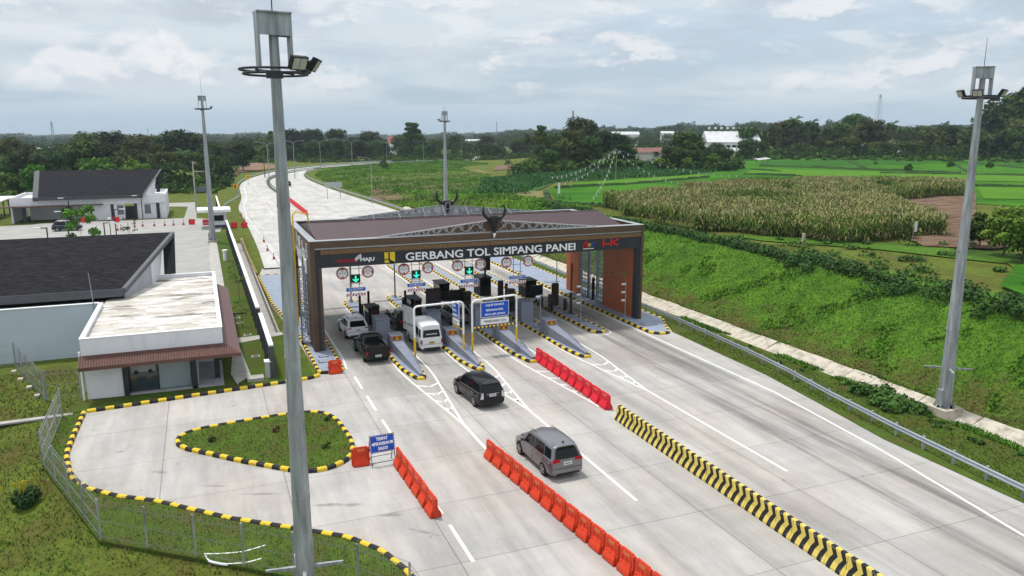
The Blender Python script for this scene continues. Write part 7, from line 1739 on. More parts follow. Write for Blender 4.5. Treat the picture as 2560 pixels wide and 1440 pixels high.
def palm(H, seed, nf=22, L=3.6, name='coconut_palm', m='leaf3', sag=.75, wide=.55, trunk=.16):
    random.seed(seed); t = thing(name, None, 'palm tree'); c = (random.uniform(-.5, .5), random.uniform(-.5, .5), H)
    MB().tube([(0, 0, -1), (c[0]*.3, c[1]*.3, H*.5), c], [trunk*1.3, trunk, trunk*.75], 7).build('trunk', M['bark'], t, world=False)
    mb = MB()
    for i in range(nf):
        a = 2*math.pi*i/nf+random.uniform(-.15, .15); el = random.uniform(-.35, 1.2); prev = None; P = Vector(c); d0 = el
        for k in range(9):
            u = k/8; ang = d0-sag*2.0*u*u; stp = L/8*(1 if k else 0)
            P = P+Vector((math.cos(a)*math.cos(ang), math.sin(a)*math.cos(ang), math.sin(ang)))*stp
            w = wide*(math.sin(math.pi*min(1, u*.9+.08)))*(1 if u < .98 else .3)+.03
            q = Vector((-math.sin(a), math.cos(a), 0)); lf, rt = P+q*w-Vector((0, 0, w*.75)), P-q*w-Vector((0, 0, w*.75))
            if prev is not None:
                # leaflets: split each segment in two narrow strips with a gap
                for (s0, s1) in ((0.0, .42), (.52, .94)):
                    A0, A1 = prev[0].lerp(P, s0), prev[0].lerp(P, s1)
                    mb.poly([A0, A1, prev[1].lerp(lf, s1+.06), prev[1].lerp(lf, s0+.1)]); mb.poly([A1, A0, prev[2].lerp(rt, s0+.1), prev[2].lerp(rt, s1+.06)])
            prev = (P.copy(), lf, rt)
    mb.build('fronds', M[m], t, world=False); return t
def banana(seed):
    random.seed(seed); t = thing('banana_plant', None, 'banana plant'); MB().tube([(0, 0, -.5), (0, 0, 2.0)], [.18, .1], 6).build('stem', M['bark'], t, world=False); mb = MB()
    for s in range(3):
        ox, oy = random.uniform(-1.5, 1.5), random.uniform(-1, 1)
        for i in range(8):
            a = 2*math.pi*i/8+random.random(); P = Vector((ox, oy, 1.6)); el = random.uniform(.6, 1.3); prev = None
            for k in range(6):
                u = k/5; ang = el-1.5*u*u; P = P+Vector((math.cos(a)*math.cos(ang), math.sin(a)*math.cos(ang), math.sin(ang)))*(.55 if k else 0); w = .34*math.sin(math.pi*(.1+.85*u)); q = Vector((-math.sin(a), math.cos(a), 0))*w
                if prev is not None: mb.poly([prev[0], prev[1], P, P+q]); mb.poly([prev[1], prev[2], P-q, P])
                prev = (P+q, P.copy(), P-q)
    mb.build('leaves', M['leaf2'], t, world=False); return t
PR = {'a': Rep(broadleaf(13, 5.6, 26, 1, .34, M['leaf'], 3400)), 'b': Rep(broadleaf(15, 6.4, 32, 2, .36, M['leaf'], 4000)), 'c': Rep(broadleaf(11, 4.6, 20, 3, .30, M['leaf2'], 2800)), 'd': Rep(broadleaf(17, 4.8, 26, 4, .34, M['leaf'], 3600, 'tall')), 'o': Rep(broadleaf(15, 6.6, 34, 5, .33, M['olive'], 4400)), 'u': Rep(broadleaf(20, 7.5, 22, 6, .36, M['leaf'], 3600, 'umbrella')),
      'p': Rep(palm(11, 7)), 'q': Rep(palm(8, 9, 18, 3.2)), 's': Rep(broadleaf(4.2, 2.5, 14, 8, .20, M['leaf2'], 1500)), 'n': Rep(banana(12))}
KIND = {'a': 'dark round-crowned tree', 'b': 'big dark spreading tree', 'c': 'smaller fresh green tree', 'd': 'tall narrow dark tree', 'o': 'olive-green billowing tree', 'u': 'tall flat-topped tree', 'p': 'coconut palm', 'q': 'short coconut palm', 's': 'low green shrub', 'n': 'clump of banana leaves'}
BASEH = {'a': 13, 'b': 15, 'c': 11, 'd': 17, 'o': 15, 'u': 20, 'p': 13.5, 'q': 10.5, 's': 4.2, 'n': 3.6}
ALLT = []
def tree_px(kind, px, D, toppy=None, h=None, belt='', wide=1.0):
    p = at(px, 400, D); z0 = h1(p.x, p.y); 
    H = h if h else (CAMH-(toppy-325)/1928*D*1.02)-z0
    s = max(.25, H/BASEH[kind]); ALLT.append((belt, kind, px, p.x, p.y, z0, s, wide))
random.seed(5)
def spread(a, b, n, Ds, tops, kinds, belt, wide=1.0):
    for i in range(n):
        px = a+(b-a)*(i+.5)/n+random.uniform(-.3, .3)*(b-a)/n; u = (px-a)/(b-a); top = np.interp(u, np.linspace(0, 1, len(tops)), tops)+random.uniform(-12, 13)
        tree_px(random.choice(kinds), px, random.uniform(*Ds), top, belt=belt, wide=wide*random.uniform(.85, 1.2))
# left belt: front row bushes, middle and back rows
spread(-60, 570, 15, (235, 265), [415, 400, 395, 380, 395, 405, 400], 'ccacanc', 'left belt front row')
spread(-60, 580, 17, (275, 310), [365, 372, 365, 350, 365, 360, 372, 375], 'abacdabop', 'left belt middle row')
spread(-80, 640, 17, (330, 390), [345, 342, 345, 350, 352, 328, 330, 340, 345], 'babdaob', 'left belt back row')
for px, top in ((232, 322), (278, 320), (446, 326), (484, 325)): tree_px('b', px, 430, top, belt='left horizon group')
for px_, D_, t_ in ((1792, 352, 350), (1768, 340, 362), (1862, 362, 345), (1815, 345, 372), (1845, 350, 376)): tree_px('b' if t_ < 360 else 'a', px_, D_, t_, belt='group before the warehouse')
tree_px('p', 305, 250, 365, belt='left palms'); tree_px('p', 660, 300, 352, belt='left palms')
# belt behind the bend
spread(640, 1330, 26, (440, 480), [345, 350, 345, 352, 355, 350, 360, 358], 'abadab', 'belt behind the bend')
spread(620, 1350, 18, (500, 560), [335, 328, 340, 330, 345, 345, 345, 350], 'bdabo', 'second belt behind the bend')
spread(640, 1300, 16, (432, 442), [392, 395, 390, 396], 'ccncq', 'low row along the bend')
tree_px('d', 1036, 455, 302, belt='landmark', wide=1.25); tree_px('u', 782, 520, 322, belt='landmark'); tree_px('u', 845, 540, 322, belt='landmark')
tree_px('s', 958, 330, 395, belt='landmark'); tree_px('q', 1270, 262, 388, belt='landmark')
# central clump
for k, px, D, top in (('d', 1352, 300, 308), ('b', 1385, 320, 325), ('o', 1455, 315, 292), ('o', 1428, 300, 320), ('b', 1500, 300, 320), ('b', 1535, 310, 325), ('a', 1475, 285, 335), ('a', 1408, 285, 345), ('c', 1570, 290, 355), ('p', 1322, 275, 325), ('p', 1352, 255, 352), ('a', 1375, 270, 368), ('a', 1450, 262, 366), ('c', 1525, 262, 370), ('b', 1555, 268, 350), ('n', 1480, 245, 392), ('n', 1510, 243, 388), ('n', 1545, 243, 388), ('n', 1580, 246, 390), ('s', 1330, 262, 392), ('s', 1390, 252, 398), ('s', 1430, 250, 398),
                      ('b', 1710, 275, 320), ('d', 1745, 282, 335), ('a', 1672, 262, 360), ('b', 1700, 256, 362), ('a', 1745, 256, 368), ('c', 1785, 262, 375), ('p', 1760, 250, 378), ('n', 1800, 250, 395), ('s', 1820, 252, 400), ('n', 1650, 250, 385), ('q', 1640, 262, 368), ('c', 1720, 248, 385), ('s', 1770, 246, 402), ('a', 1810, 275, 362)):
    tree_px(k, px, D, top, belt='central clump')
# right belt
spread(1860, 2610, 24, (372, 385), [345, 340, 350, 345, 340, 350, 345, 330, 320], 'abadobapp', 'right belt front row')
spread(1850, 2620, 20, (395, 420), [325, 305, 315, 310, 312, 318, 305, 310, 290], 'babdop', 'right belt middle row')
spread(1860, 2600, 13, (362, 370), [378, 372, 378, 375], 'cncaqs', 'right belt low row')
for px, top in ((1982, 287), (2022, 295), (1950, 305)): tree_px('p', px, 385, top, belt='right belt palms')
for px, top in ((2130, 290), (2492, 258), (2525, 250), (2550, 236), (2580, 232)): tree_px('b' if px > 2200 else 'u', px, 430, top, belt='right belt giants')
for px in (2150, 2200, 2260, 2310, 2360, 2400, 2340, 2470): tree_px('p', px, 368, 318+random.uniform(-6, 14), belt='right belt palms')
# single field trees
for px, D, top in ((2272, 268, 396), (2378, 300, 388), (2478, 300, 388), (2190, 320, 392)): tree_px('s', px, D, top, belt='lone field trees')
for px, D, h in ((2540, 92, 5.5), (2475, 97, 4.2), (2590, 88, 6.0)): tree_px('c', px, D, h=h, belt='right edge bush trees')
tree_px('c', 1975, 76, h=3.4, belt='right edge bush trees') if False else None
order = {}
for q in sorted(ALLT, key=lambda q: (q[0], q[1], q[2])):
    k = (q[0], q[1]); order[k] = order.get(k, 0)+1
cnt = {}
for q in sorted(ALLT, key=lambda q: (q[0], q[1], q[2])):
    belt, kind, px, x, y, z, s, wd = q; k = (belt, kind); i = cnt.get(k, 0); cnt[k] = i+1
    lab = KIND[kind]+' in the '+belt+('' if order[k] == 1 else ', %s from left' % ordn(i)) if belt != 'landmark' else {1036: 'tallest tree standing alone above the bend', 782: 'flat-topped tree left of two above the bend', 845: 'flat-topped tree right of two above the bend', 958: 'small dark shrub at the inner edge of the bend', 1270: 'drooping palm at the edge of the green field'}[px]
    o = PR[kind](); place(o, (x, y, z-.1), random.uniform(0, 6.28), lab, 'trees and palms round the fields', (s*wd, s*wd, s))
# small bare sapling on the parking and saplings along the lawn
def sapling(x, y, h, label, leafy=.5, z=0):
    t = thing('sapling', label, 'sapling', (x, y, z)); random.seed(int(x*100)); mb = MB(); mb.tube([(0, 0, -.05), (0, 0, h)], [.03, .012], 5); tips = []
    for i in range(9):
        a = random.random()*6.28; zz = h*(.35+.6*random.random()); L = h*.25; e = (math.cos(a)*L, math.sin(a)*L, zz+L*.7); mb.tube([(0, 0, zz), e], [.012, .005], 4); tips.append(e)
    mb.build('trunk', M['bark'], t, world=False)
    V, F = clumps(tips, [h*.12]*len(tips), [int(30*leafy)+4]*len(tips), .05*h/2, .8, int(x*10) % 97); o = bpy.data.objects.new('crown', npmesh('crown', V, F, M['leaf2'], link=False)); COL.objects.link(o); o.parent = t
for (x, y, h, lb) in ((2.9, 92, 2.2, 'nearest to the long wall'), (2.8, 81.5, 2.6, 'before the long wall'), (2.5, 70, 2.0, 'beside the canopy')): sapling(x, y, h, 'thin sapling on the lawn, the one '+lb, .3)
g = at(200, 560, 112); sapling(g.x, g.y, 6.4, 'young tree with sparse crown on the parking', 3.0)
g = at(320, 545, 130); sapling(g.x, g.y, 3.4, 'thin young tree beside the parking lamps', .6)
for (px, py, lb) in ((690, 1080, 'reddish bush in the middle of the island'), (820, 1052, 'dark bush at the top of the island'), (815, 1120, 'small bush at the right edge of the island'), (530, 1105, 'small bush at the left end of the island')):
    g = G(px, py, .1); t = thing('small_bush', lb, 'bush', (g.x, g.y, .1)); V, F = clumps([(0, 0, .18), (.12, .06, .22), (-.12, 0, .14)], [.2, .14, .14], [40, 26, 26], .045, .9, px); o = bpy.data.objects.new('foliage', npmesh('foliage', V, F, mat('reddish_leaf', (.10, .045, .02), .8) if px == 690 else M['leaf'], link=False)); COL.objects.link(o); o.parent = t; MB().tube([(0, 0, -.05), (0, 0, .3)], .02, 5).build('stem', M['bark'], t, world=False)
# dark flowering bush at the left foreground
g = Vector((-8.7, 39.4, h1(-8.7, 39.4))); t = thing('round_bush', 'dark round bush with yellow flower spikes on the left bank', 'bush', g)
V, F = clumps([(0, 0, .45), (.25, .2, .5), (-.25, .1, .45), (0, -.25, .4)], [.5, .4, .4, .4], [500, 350, 350, 350], .06, 1.0, 3); o = bpy.data.objects.new('foliage', npmesh('foliage', V, F, mat('bush_dark', (.02, .06, .012), .8, var=.3), link=False)); COL.objects.link(o); o.parent = t
mb = MB(); random.seed(9)
for i in range(26): a = random.random()*6.28; r = .9*random.random(); mb.tube([(r*math.cos(a), r*math.sin(a), .8), (r*1.15*math.cos(a), r*1.15*math.sin(a), 1.15+.25*random.random())], [.012, .03], 4)
mb.build('flower_spikes', mat('flower_yellow', (.45, .38, .03), .7), t, world=False)

# ------------------------------------------------------------------ ground cover built as leaf tufts (stuff)
def tufts(name, P, size, m, seed=0, up=.8, blades=3, hh=1.6, mi=None, kind='stuff'):
    r = np.random.default_rng(seed); n = len(P); V = []
    for b in range(blades):
        a = r.random(n)*2*math.pi; d = np.stack([np.cos(a), np.sin(a), np.zeros(n)], -1); q = np.stack([-np.sin(a), np.cos(a), np.zeros(n)], -1)
        s = (size*(.55+.9*r.random(n)))[:, None]; lean = (r.random(n)*(1.3-up)+.15)[:, None]
        base = P+q*s*.3*(r.random(n)-.5)[:, None]; tip = base+np.array([0, 0, 1.0])*s*hh+d*s*lean*1.6
        w = s*.33
        V.append(np.stack([base-q*w*.6, base+q*w*.6, tip+q*w*.35-np.array([0, 0, .25])*s, tip-q*w*.35], 1))
    V = np.concatenate(V).reshape(-1, 3); F = np.arange(len(V)).reshape(-1, 4); mm = None
    if isinstance(m, (list, tuple)): mm = np.tile(mi if mi is not None else r.integers(0, len(m), n), blades)
    o = npmesh(name, V, F, m, kind, mm); return o
def scatter(n, x0, x1, y0, y1, test, seed, z=0.0, power=None):
    r = np.random.default_rng(seed); X = r.uniform(x0, x1, n); Y = r.uniform(y0, y1, n) if power is None else y0+(y1-y0)*r.random(n)**power
    k = test(X, Y); X, Y = X[k], Y[k]; return np.stack([X, Y, hgt(X, Y)+z], -1)
gm = [leafmat('bank_leaf_green', (.078, .185, .016), 0, .35, .25), leafmat('bank_leaf_bright', (.12, .26, .022), 0, .3, .25), leafmat('bank_leaf_dark', (.05, .14, .015), 0, .3, .25), leafmat('bank_leaf_brown', (.17, .135, .04), 0, .3, .25)]
def bank_mi(P, seed):
    r = np.random.default_rng(seed); d = np.clip((P[:, 0]-42.6)/10, 0, 1); v = _vn(P[:, 0], P[:, 1], 2.3, 4)*.5+_vn(P[:, 0], P[:, 1], .8, 6)*.3+r.normal(size=len(P))*.35
    brown = (d < .26+.12*_vn(P[:, 0], P[:, 1], 6, 3)) & (v+.4*(.26-d) > .12); out = np.where(v > .35, 1, np.where(v < -.35, 2, 0)); out[brown] = 3; return out
P = scatter(64000, 42.7, 55, 12, 118, lambda X, Y: (X > 42.8), 21, .0, 1.25); tufts('bank_ground_cover', P, .085, gm, 1, .7, 3, 1.3, mi=bank_mi(P, 2))
P = scatter(90000, 38, 130, 110, 400, lambda X, Y: _inside(X, Y, _poly), 22, -.02, 1.2)
dd = _segdist(P[:, 0], P[:, 1], _edge); k_ = (dd < 16) | ((dd < 60) & (P[:, 0] < .36*P[:, 1]+2)); P = P[k_]; tufts('bank_ground_cover', P, .30, gm[:3], 2, .4, 3, 1.2, mi=np.where(_vn(P[:, 0], P[:, 1], 5, 4)+.3*np.random.default_rng(1).normal(size=len(P)) > .3, 1, np.where(_vn(P[:, 0], P[:, 1], 4, 8) > .3, 2, 0)))
P = scatter(60000, 42.5, 55, 12, 118, lambda X, Y: (_vn(X, Y, 1.6, 14)+.6*_vn(X, Y, .6, 15) > .62), 71, .0); P = P[:6500]; tufts('bank_ground_cover', P, .15, gm[:2], 72, .45, 4, 1.2)
P = scatter(6000, 40.0, 40.8, 12, 60, lambda X, Y: (_vn(X, Y, 2.4, 3)+.5*_vn(X, Y, .9, 5) > .35) | ((Y > 32) & (Y < 37.5)), 73, 0); P[:, 2] = -.06; tufts('drain_edge_grass', P, .11, gm[:3], 74, .6, 3, 1.5)
P = scatter(9000, 42.3, 43.2, 12, 118, lambda X, Y: (_vn(X, Y, 2.0, 6)+.6*_vn(X, Y, .8, 8) > .1), 75, 0); P[:, 2] = .0; tufts('drain_edge_grass', P, .11, gm, 76, .6, 3, 1.5)
gl_ = [leafmat('lawn_blade', (.085, .125, .018), 0, .3, .3), leafmat('lawn_blade_light', (.13, .165, .028), 0, .3, .3), leafmat('lawn_blade_dry', (.20, .155, .055), 0, .3, .3)]
fenp = np.array(FEN+[(6.4, 0), (60, 0), (60, 51.5)], float)
P = scatter(42000, -22, 10, 22, 62, lambda X, Y: ((Y < 51.3) & ~_inside(X, Y, fenp)) | ((Y > 51.6) & (X < -8.4)), 23, -.02)
mi = .9*np.exp(-((P[:, 0]+1.2)**2/5+(P[:, 1]-30.6)**2/.9))+_vn(P[:, 0], P[:, 1], 1.7, 3)*.6+_vn(P[:, 0], P[:, 1], .7, 5)*.3+np.random.default_rng(3).normal(size=len(P))*.35
tufts('grass', P, .075, [gl_[0], gl_[1], gl_[2], gm[2]], 3, .7, 3, 1.5, mi=np.where(mi > .12, 2, np.where(mi < -.40, 3, np.where(mi > .1, 1, 0))))
apr = np.array(plaza, float)
P = scatter(30000, -9, 8, 22, 54, lambda X, Y: (_inside(X, Y, fenp) & ~_inside(X, Y, apr) & (X < 7)) | _inside(X, Y, np.array(isl)), 24, 0)
ins = _inside(P[:, 0], P[:, 1], np.array(isl)); P[:, 2] = np.where(ins, .115, np.where(P[:, 1] < 51.4, .10, -.02))
tufts('grass', P, .05, gl_, 4, .8, 3, 1.4, mi=np.where(_vn(P[:, 0], P[:, 1], 1.2, 2)+.5*np.random.default_rng(4).normal(size=len(P)) > .75, 2, np.where(_vn(P[:, 0], P[:, 1], 2.1, 9) > .2, 1, 0)))
P = scatter(16000, 34.5, 40, 16, 60, lambda X, Y: (X > 35.0+.06*(Y-22)*(Y < 54)) & (X < 39.9) & ((X > 38.5) | (Y < 54)), 25, 0); P[:, 2] = -.02
tufts('grass', P, .055, gl_[:2], 5, .8, 3, 1.4)
# hedge on the plateau edge
hp = []
r = np.random.default_rng(6)
cs = []; rs = []; pr = []
for y in np.arange(24, 118, .8):
    x = 53.2+.5*math.sin(y*.11)+.3*math.sin(y*.5)
    if y < 58 and r.random() < .25: continue
    for _ in range(2 if y < 58 else 1):
        xx = x+r.normal()*(.9 if y < 60 else .25); cs.append((xx, y+r.normal()*.3, h1(xx, y)+.45)); rs.append(.75+.5*r.random()*(1.3 if y < 60 else .7)); pr.append(150)
V, F = clumps(cs, rs, pr, .10, .8, 5); npmesh('hedge', V, F, mat('hedge_leaf', (.036, .088, .016), .8, var=.4, scale=.8), 'stuff')
cs = []; rs = []; pr = []
for i in range(46):
    y = r.uniform(40, 75); x = r.uniform(56, 80) if i > 14 else r.uniform(53, 60); cs.append((x, y, h1(x, y)+.2)); rs.append(r.uniform(.5, 1.3)); pr.append(90)
for i in range(40):
    y = r.uniform(120, 280); p = r.uniform(4, 22); x = float(np.interp(y, _edge[:, 1][1:9], _edge[:, 0][1:9]))+p; cs.append((x, y, h1(x, y)+.3)); rs.append(r.uniform(.8, 2.0)); pr.append(110)
for i in range(26):
    y = r.uniform(20, 50); x = r.uniform(38.8, 40); cs.append((x, y, .02)); rs.append(r.uniform(.15, .4)); pr.append(40)
for (x, y, q) in ((39.6, 33.5, 1.0), (38.9, 34.4, .8), (40.2, 35.4, .9), (39.4, 36.4, .8), (38.6, 33.2, .6), (39.9, 32.6, .6)): cs.append((x, y, .25)); rs.append(q); pr.append(420)
V, F = clumps(cs, rs, pr, .12, .6, 8); npmesh('undergrowth', V, F, mat('undergrowth_leaf', (.048, .115, .016), .8, var=.4, scale=.6), 'stuff')
# ------------------------------------------------------------------ fields, draped on the plateau
def field(name, pix, m, zf=4.5, dz=.10, step=9.0, D0=None):
    pts = [G(px, py, zf) for px, py in pix]
    P = [(p.x, p.y) for p in pts]; xs = [p[0] for p in P]; ys = [p[1] for p in P]
    me = bpy.data.meshes.new(name); bm = bmesh.new(); f = bm.faces.new([bm.verts.new((x, y, 0)) for x, y in P])
    for lo, hi, nrm in ((min(xs), max(xs), (1, 0, 0)), (min(ys), max(ys), (0, 1, 0))):
        c = lo+step
        while c < hi:
            bmesh.ops.bisect_plane(bm, geom=bm.verts[:]+bm.edges[:]+bm.faces[:], plane_co=(c*nrm[0], c*nrm[1], 0), plane_no=nrm); c += step
    co = np.array([v.co[:] for v in bm.verts]); Z = hgt(co[:, 0], co[:, 1])
    for v, z in zip(bm.verts, Z): v.co.z = z+dz
    bmesh.ops.recalc_face_normals(bm, faces=bm.faces[:]); 
    if bm.faces[:][0].normal.z < 0: bmesh.ops.reverse_faces(bm, faces=bm.faces[:])
    bm.to_mesh(me); bm.free(); me.materials.append(m); o = bpy.data.objects.new(name, me); COL.objects.link(o); o['kind'] = 'structure'; return o, P
field('field', [(1365, 510), (1372, 470), (1420, 455), (1700, 448), (2000, 432), (2600, 410), (2600, 385), (1840, 392), (1860, 408), (1760, 425), (1290, 470), (1290, 495)][::-1] if False else [(1372, 470), (1390, 500), (1440, 512), (1600, 520), (1900, 520), (2300, 500), (2600, 520), (2600, 388), (2240, 390), (1850, 392), (1870, 410), (1760, 432), (1450, 455)], M['paddy'])
field('field', [(1180, 470), (1300, 478), (1350, 472), (1385, 455), (1700, 440), (1830, 425), (1850, 412), (1650, 405), (1300, 418), (1210, 430)], M['crop'], dz=.16)
field('field', [(920, 470), (1080, 475), (1200, 462), (1210, 440), (1040, 435), (935, 445)], M['soil'], zf=3.0)
field('field', [(880, 445), (930, 442), (1150, 432), (1230, 425), (1200, 415), (1000, 425), (900, 432)], M['dry'], zf=2.6, dz=.18)
field('field', [(1230, 412), (1300, 412), (1370, 400), (1240, 402)], M['soil'], zf=3.5, dz=.2)
field('field', [(2180, 500), (2190, 560), (2310, 618), (2480, 625), (2560, 618), (2470, 580), (2440, 540), (2440, 480), (2400, 474), (2270, 480)], M['furrow'], dz=.22, step=3)
field('field', [(1530, 535), (1620, 560), (1900, 602), (2200, 625), (2330, 640), (2520, 660), (2560, 690), (2600, 720), (2600, 640), (2100, 598), (1800, 588), (1600, 555)], M['weed'], dz=.12, step=4)
field('field', [(2500, 720), (2560, 745), (2640, 760), (2640, 660), (2540, 668)], M['paddy'], dz=.3, step=4)
field('field', [(1290, 492), (1330, 500), (1365, 500), (1372, 480), (1300, 475)], M['dry'], zf=4.2, dz=.15)
field('field', [(-20, 430), (-20, 458), (200, 452), (420, 448), (600, 430), (700, 424), (640, 415), (420, 420)], M['weed'], zf=-.8, dz=.2)
field('field', [(400, 490), (470, 470), (600, 440), (600, 425), (400, 440)], M['soil'], zf=-.7, dz=.3)
field('field', [(600, 438), (720, 424), (640, 412), (600, 416)], mat('reddish_soil', (.20, .12, .075), .9), zf=-.9, dz=.35)
M['paddy2'] = grass_mat('paddy_young', [(.06, .155, .008), (.075, .19, .01), (.055, .15, .008)], .05, .08, 4, fine=2.2); M['paddy3'] = grass_mat('paddy_deep', [(.02, .085, .008), (.03, .11, .01), (.02, .09, .008)], .05, .08, 4, fine=2.2)
field('field', [(1450, 458), (1760, 436), (1760, 446), (1560, 462), (1390, 470)], M['paddy2'], dz=.2); field('field', [(1880, 424), (2230, 430), (2400, 436), (2600, 442), (2600, 456), (2400, 452), (2000, 440), (1860, 436)], M['paddy2'], dz=.2)
field('field', [(1900, 404), (2240, 397), (2330, 404), (2300, 412), (1900, 416)], M['paddy3'], dz=.2); field('field', [(2420, 402), (2600, 398), (2600, 412), (2430, 414)], M['paddy3'], dz=.2); field('field', [(2440, 468), (2600, 470), (2600, 500), (2460, 498)], M['paddy2'], dz=.2)
bd = MB()
for a, b in (((1840, 402), (2200, 392)), ((1900, 415), (2320, 432)), ((2030, 418), (2400, 434)), ((2240, 395), (2600, 402)), ((2310, 398), (2600, 425)), ((1880, 425), (1950, 430)), ((2200, 434), (2600, 440)), ((2480, 400), (2600, 415)), ((2330, 392), (2600, 392)), ((1390, 470), (1560, 462)), ((1560, 462), (1770, 444)), ((1365, 478), (1372, 505)), ((1372, 505), (1460, 515)), ((1460, 515), (1530, 518)), ((1860, 436), (2000, 441)), ((2380, 408), (2420, 430)), ((2100, 396), (2160, 420)), ((2440, 466), (2600, 468))):
    A_, B_ = G(*a, 4.5), G(*b, 4.5)
    for i in range(12):
        p, q = A_.lerp(B_, i/12), A_.lerp(B_, (i+1)/12); d = (q-p).normalized(); w = Vector((-d.y, d.x, 0))*.45; hh = .35+.25*random.random()
        sc_ = [(-1.5, .05), (-.8, hh), (.8, hh), (1.5, .05)]
        P0 = [p+w*u+Vector((0, 0, h1(p.x, p.y)-p.z+z+.1)) for u, z in sc_]; P1 = [q+w*u+Vector((0, 0, h1(q.x, q.y)-q.z+z+.1)) for u, z in sc_]
        for j in range(3): bd.poly([P0[j], P1[j], P1[j+1], P0[j+1]]); 
bd.build('field_bund', mat('bund_grass', (.03, .07, .015), .9))['kind'] = 'structure'
# maize field: stalks, drooping leaves and dry tassels
def maize(P, name, seed, hs=2.3):
    r = np.random.default_rng(seed); n = len(P); V = []; MI = []
    H = hs*(.82+.14*_vn(P[:, 0], P[:, 1], 3.7, 9)+.32*r.random(n)); G_ = _vn(P[:, 0], P[:, 1], 6.5, 10)+.35*r.normal(size=n) > .45
    for L in range(7):
        a = r.random(n)*6.283; d = np.stack([np.cos(a), np.sin(a), 0*a], -1); q = np.stack([-np.sin(a), np.cos(a), 0*a], -1); z0 = H*(.15+.11*L); ln = (.55+.3*r.random(n))[:, None]; up = np.array([0, 0, 1.0])
        b0 = P+up*z0[:, None]; m1 = b0+d*ln*.55+up*ln*.45; t1 = b0+d*ln*1.15-up*ln*.05; w = .045
        V.append(np.stack([b0-q*w*.6, b0+q*w*.6, m1+q*w*1.3, m1-q*w*1.3], 1)); V.append(np.stack([m1-q*w*1.3, m1+q*w*1.3, t1+q*w*.2, t1-q*w*.2], 1)); MI += [np.where(r.random(n) < (.1 if L > 1 else .5), 1, 0)]*2
        if L == 6: MI[-1] = MI[-2] = np.where(r.random(n) < .45, 1, 0)
    for k in range(3):
        a = r.random(n)*6.283; q = np.stack([np.cos(a), np.sin(a), 0*a], -1); b0 = P+np.array([0, 0, 1.0])*(H*.9)[:, None]; t1 = b0+np.array([0, 0, .42])+q*.22; s = np.stack([-q[:, 1], q[:, 0], q[:, 2]], -1)*.055
        V.append(np.stack([b0-s*.4, b0+s*.4, t1+s, t1-s], 1)); MI.append(np.where(G_ | (r.random(n) < .22), 0, 2))
    a = r.random(n)*6.283; q = np.stack([np.cos(a), np.sin(a), 0*a], -1)*.035; tp = P+np.array([0, 0, 1.0])*(H*.95)[:, None]; V.append(np.stack([P-q, P+q, tp+q*.6, tp-q*.6], 1)); MI.append(np.full(n, 0))
    V = np.concatenate(V).reshape(-1, 3); npmesh(name, V, np.arange(len(V)).reshape(-1, 4), [M['mz_g'], M['mz_d'], M['mz_t']], 'stuff', np.concatenate(MI))
M['mz_g'] = leafmat('maize_leaf', (.10, .165, .028), 0, .4, .3); M['mz_d'] = leafmat('dry_maize_leaf', (.32, .26, .11), 0, .3, .4); M['mz_t'] = leafmat('maize_tassel', (.33, .31, .14), 0, .25, .5)
cornpx = [(1515, 520), (1560, 532), (1640, 558), (1750, 575), (1850, 585), (2000, 598), (2150, 608), (2260, 600), (2372, 598), (2340, 566), (2290, 548), (2235, 532), (2215, 508), (2270, 500), (2400, 490), (2420, 478), (2390, 472), (2100, 468), (1800, 478), (1640, 500), (1560, 508)]
cp_ = [G(px, py, 4.5) for px, py in cornpx]; cpoly = np.array([(p.x, p.y) for p in cp_])
r = np.random.default_rng(31); n = 70000; X = r.uniform(cpoly[:, 0].min(), cpoly[:, 0].max(), n); Y = r.uniform(cpoly[:, 1].min(), cpoly[:, 1].max(), n)
X = np.round(X/.6)*.6+r.normal(size=n)*.08
k = _inside(X+1.0*_vn(X, Y, 1.9, 5), Y+1.0*_vn(Y, X, 2.3, 6), cpoly); X, Y = X[k], Y[k]
gap = (_vn(X, Y, 5.0, 12) > .80) | (_vn(X, Y, 1.4, 13)+.4*r.normal(size=len(X)) > 1.0); X, Y = X[~gap], Y[~gap]
lim = 21000
if len(X) > lim: s_ = r.choice(len(X), lim, replace=False); X, Y = X[s_], Y[s_]
maize(np.stack([X, Y, hgt(X, Y)+.05], -1), 'maize_field', 33)
# young crop rows (dark green) as stuff
P = G(1300, 440, 4.5); crp = np.array([(G(px, py, 4.5).x, G(px, py, 4.5).y) for px, py in [(1180, 470), (1300, 478), (1385, 455), (1700, 440), (1830, 425), (1850, 412), (1650, 405), (1300, 418), (1210, 430)]])
PP = scatter(26000, crp[:, 0].min(), crp[:, 0].max(), crp[:, 1].min(), crp[:, 1].max(), lambda X, Y: _inside(X, Y, crp), 41, .1)
tufts('young_maize', PP, .42, [leafmat('young_maize_leaf', (.035, .11, .03), 0, .3, .2), leafmat('young_maize_leaf_b', (.05, .14, .035), 0, .3, .2)], 9, .4, 3, 1.5)
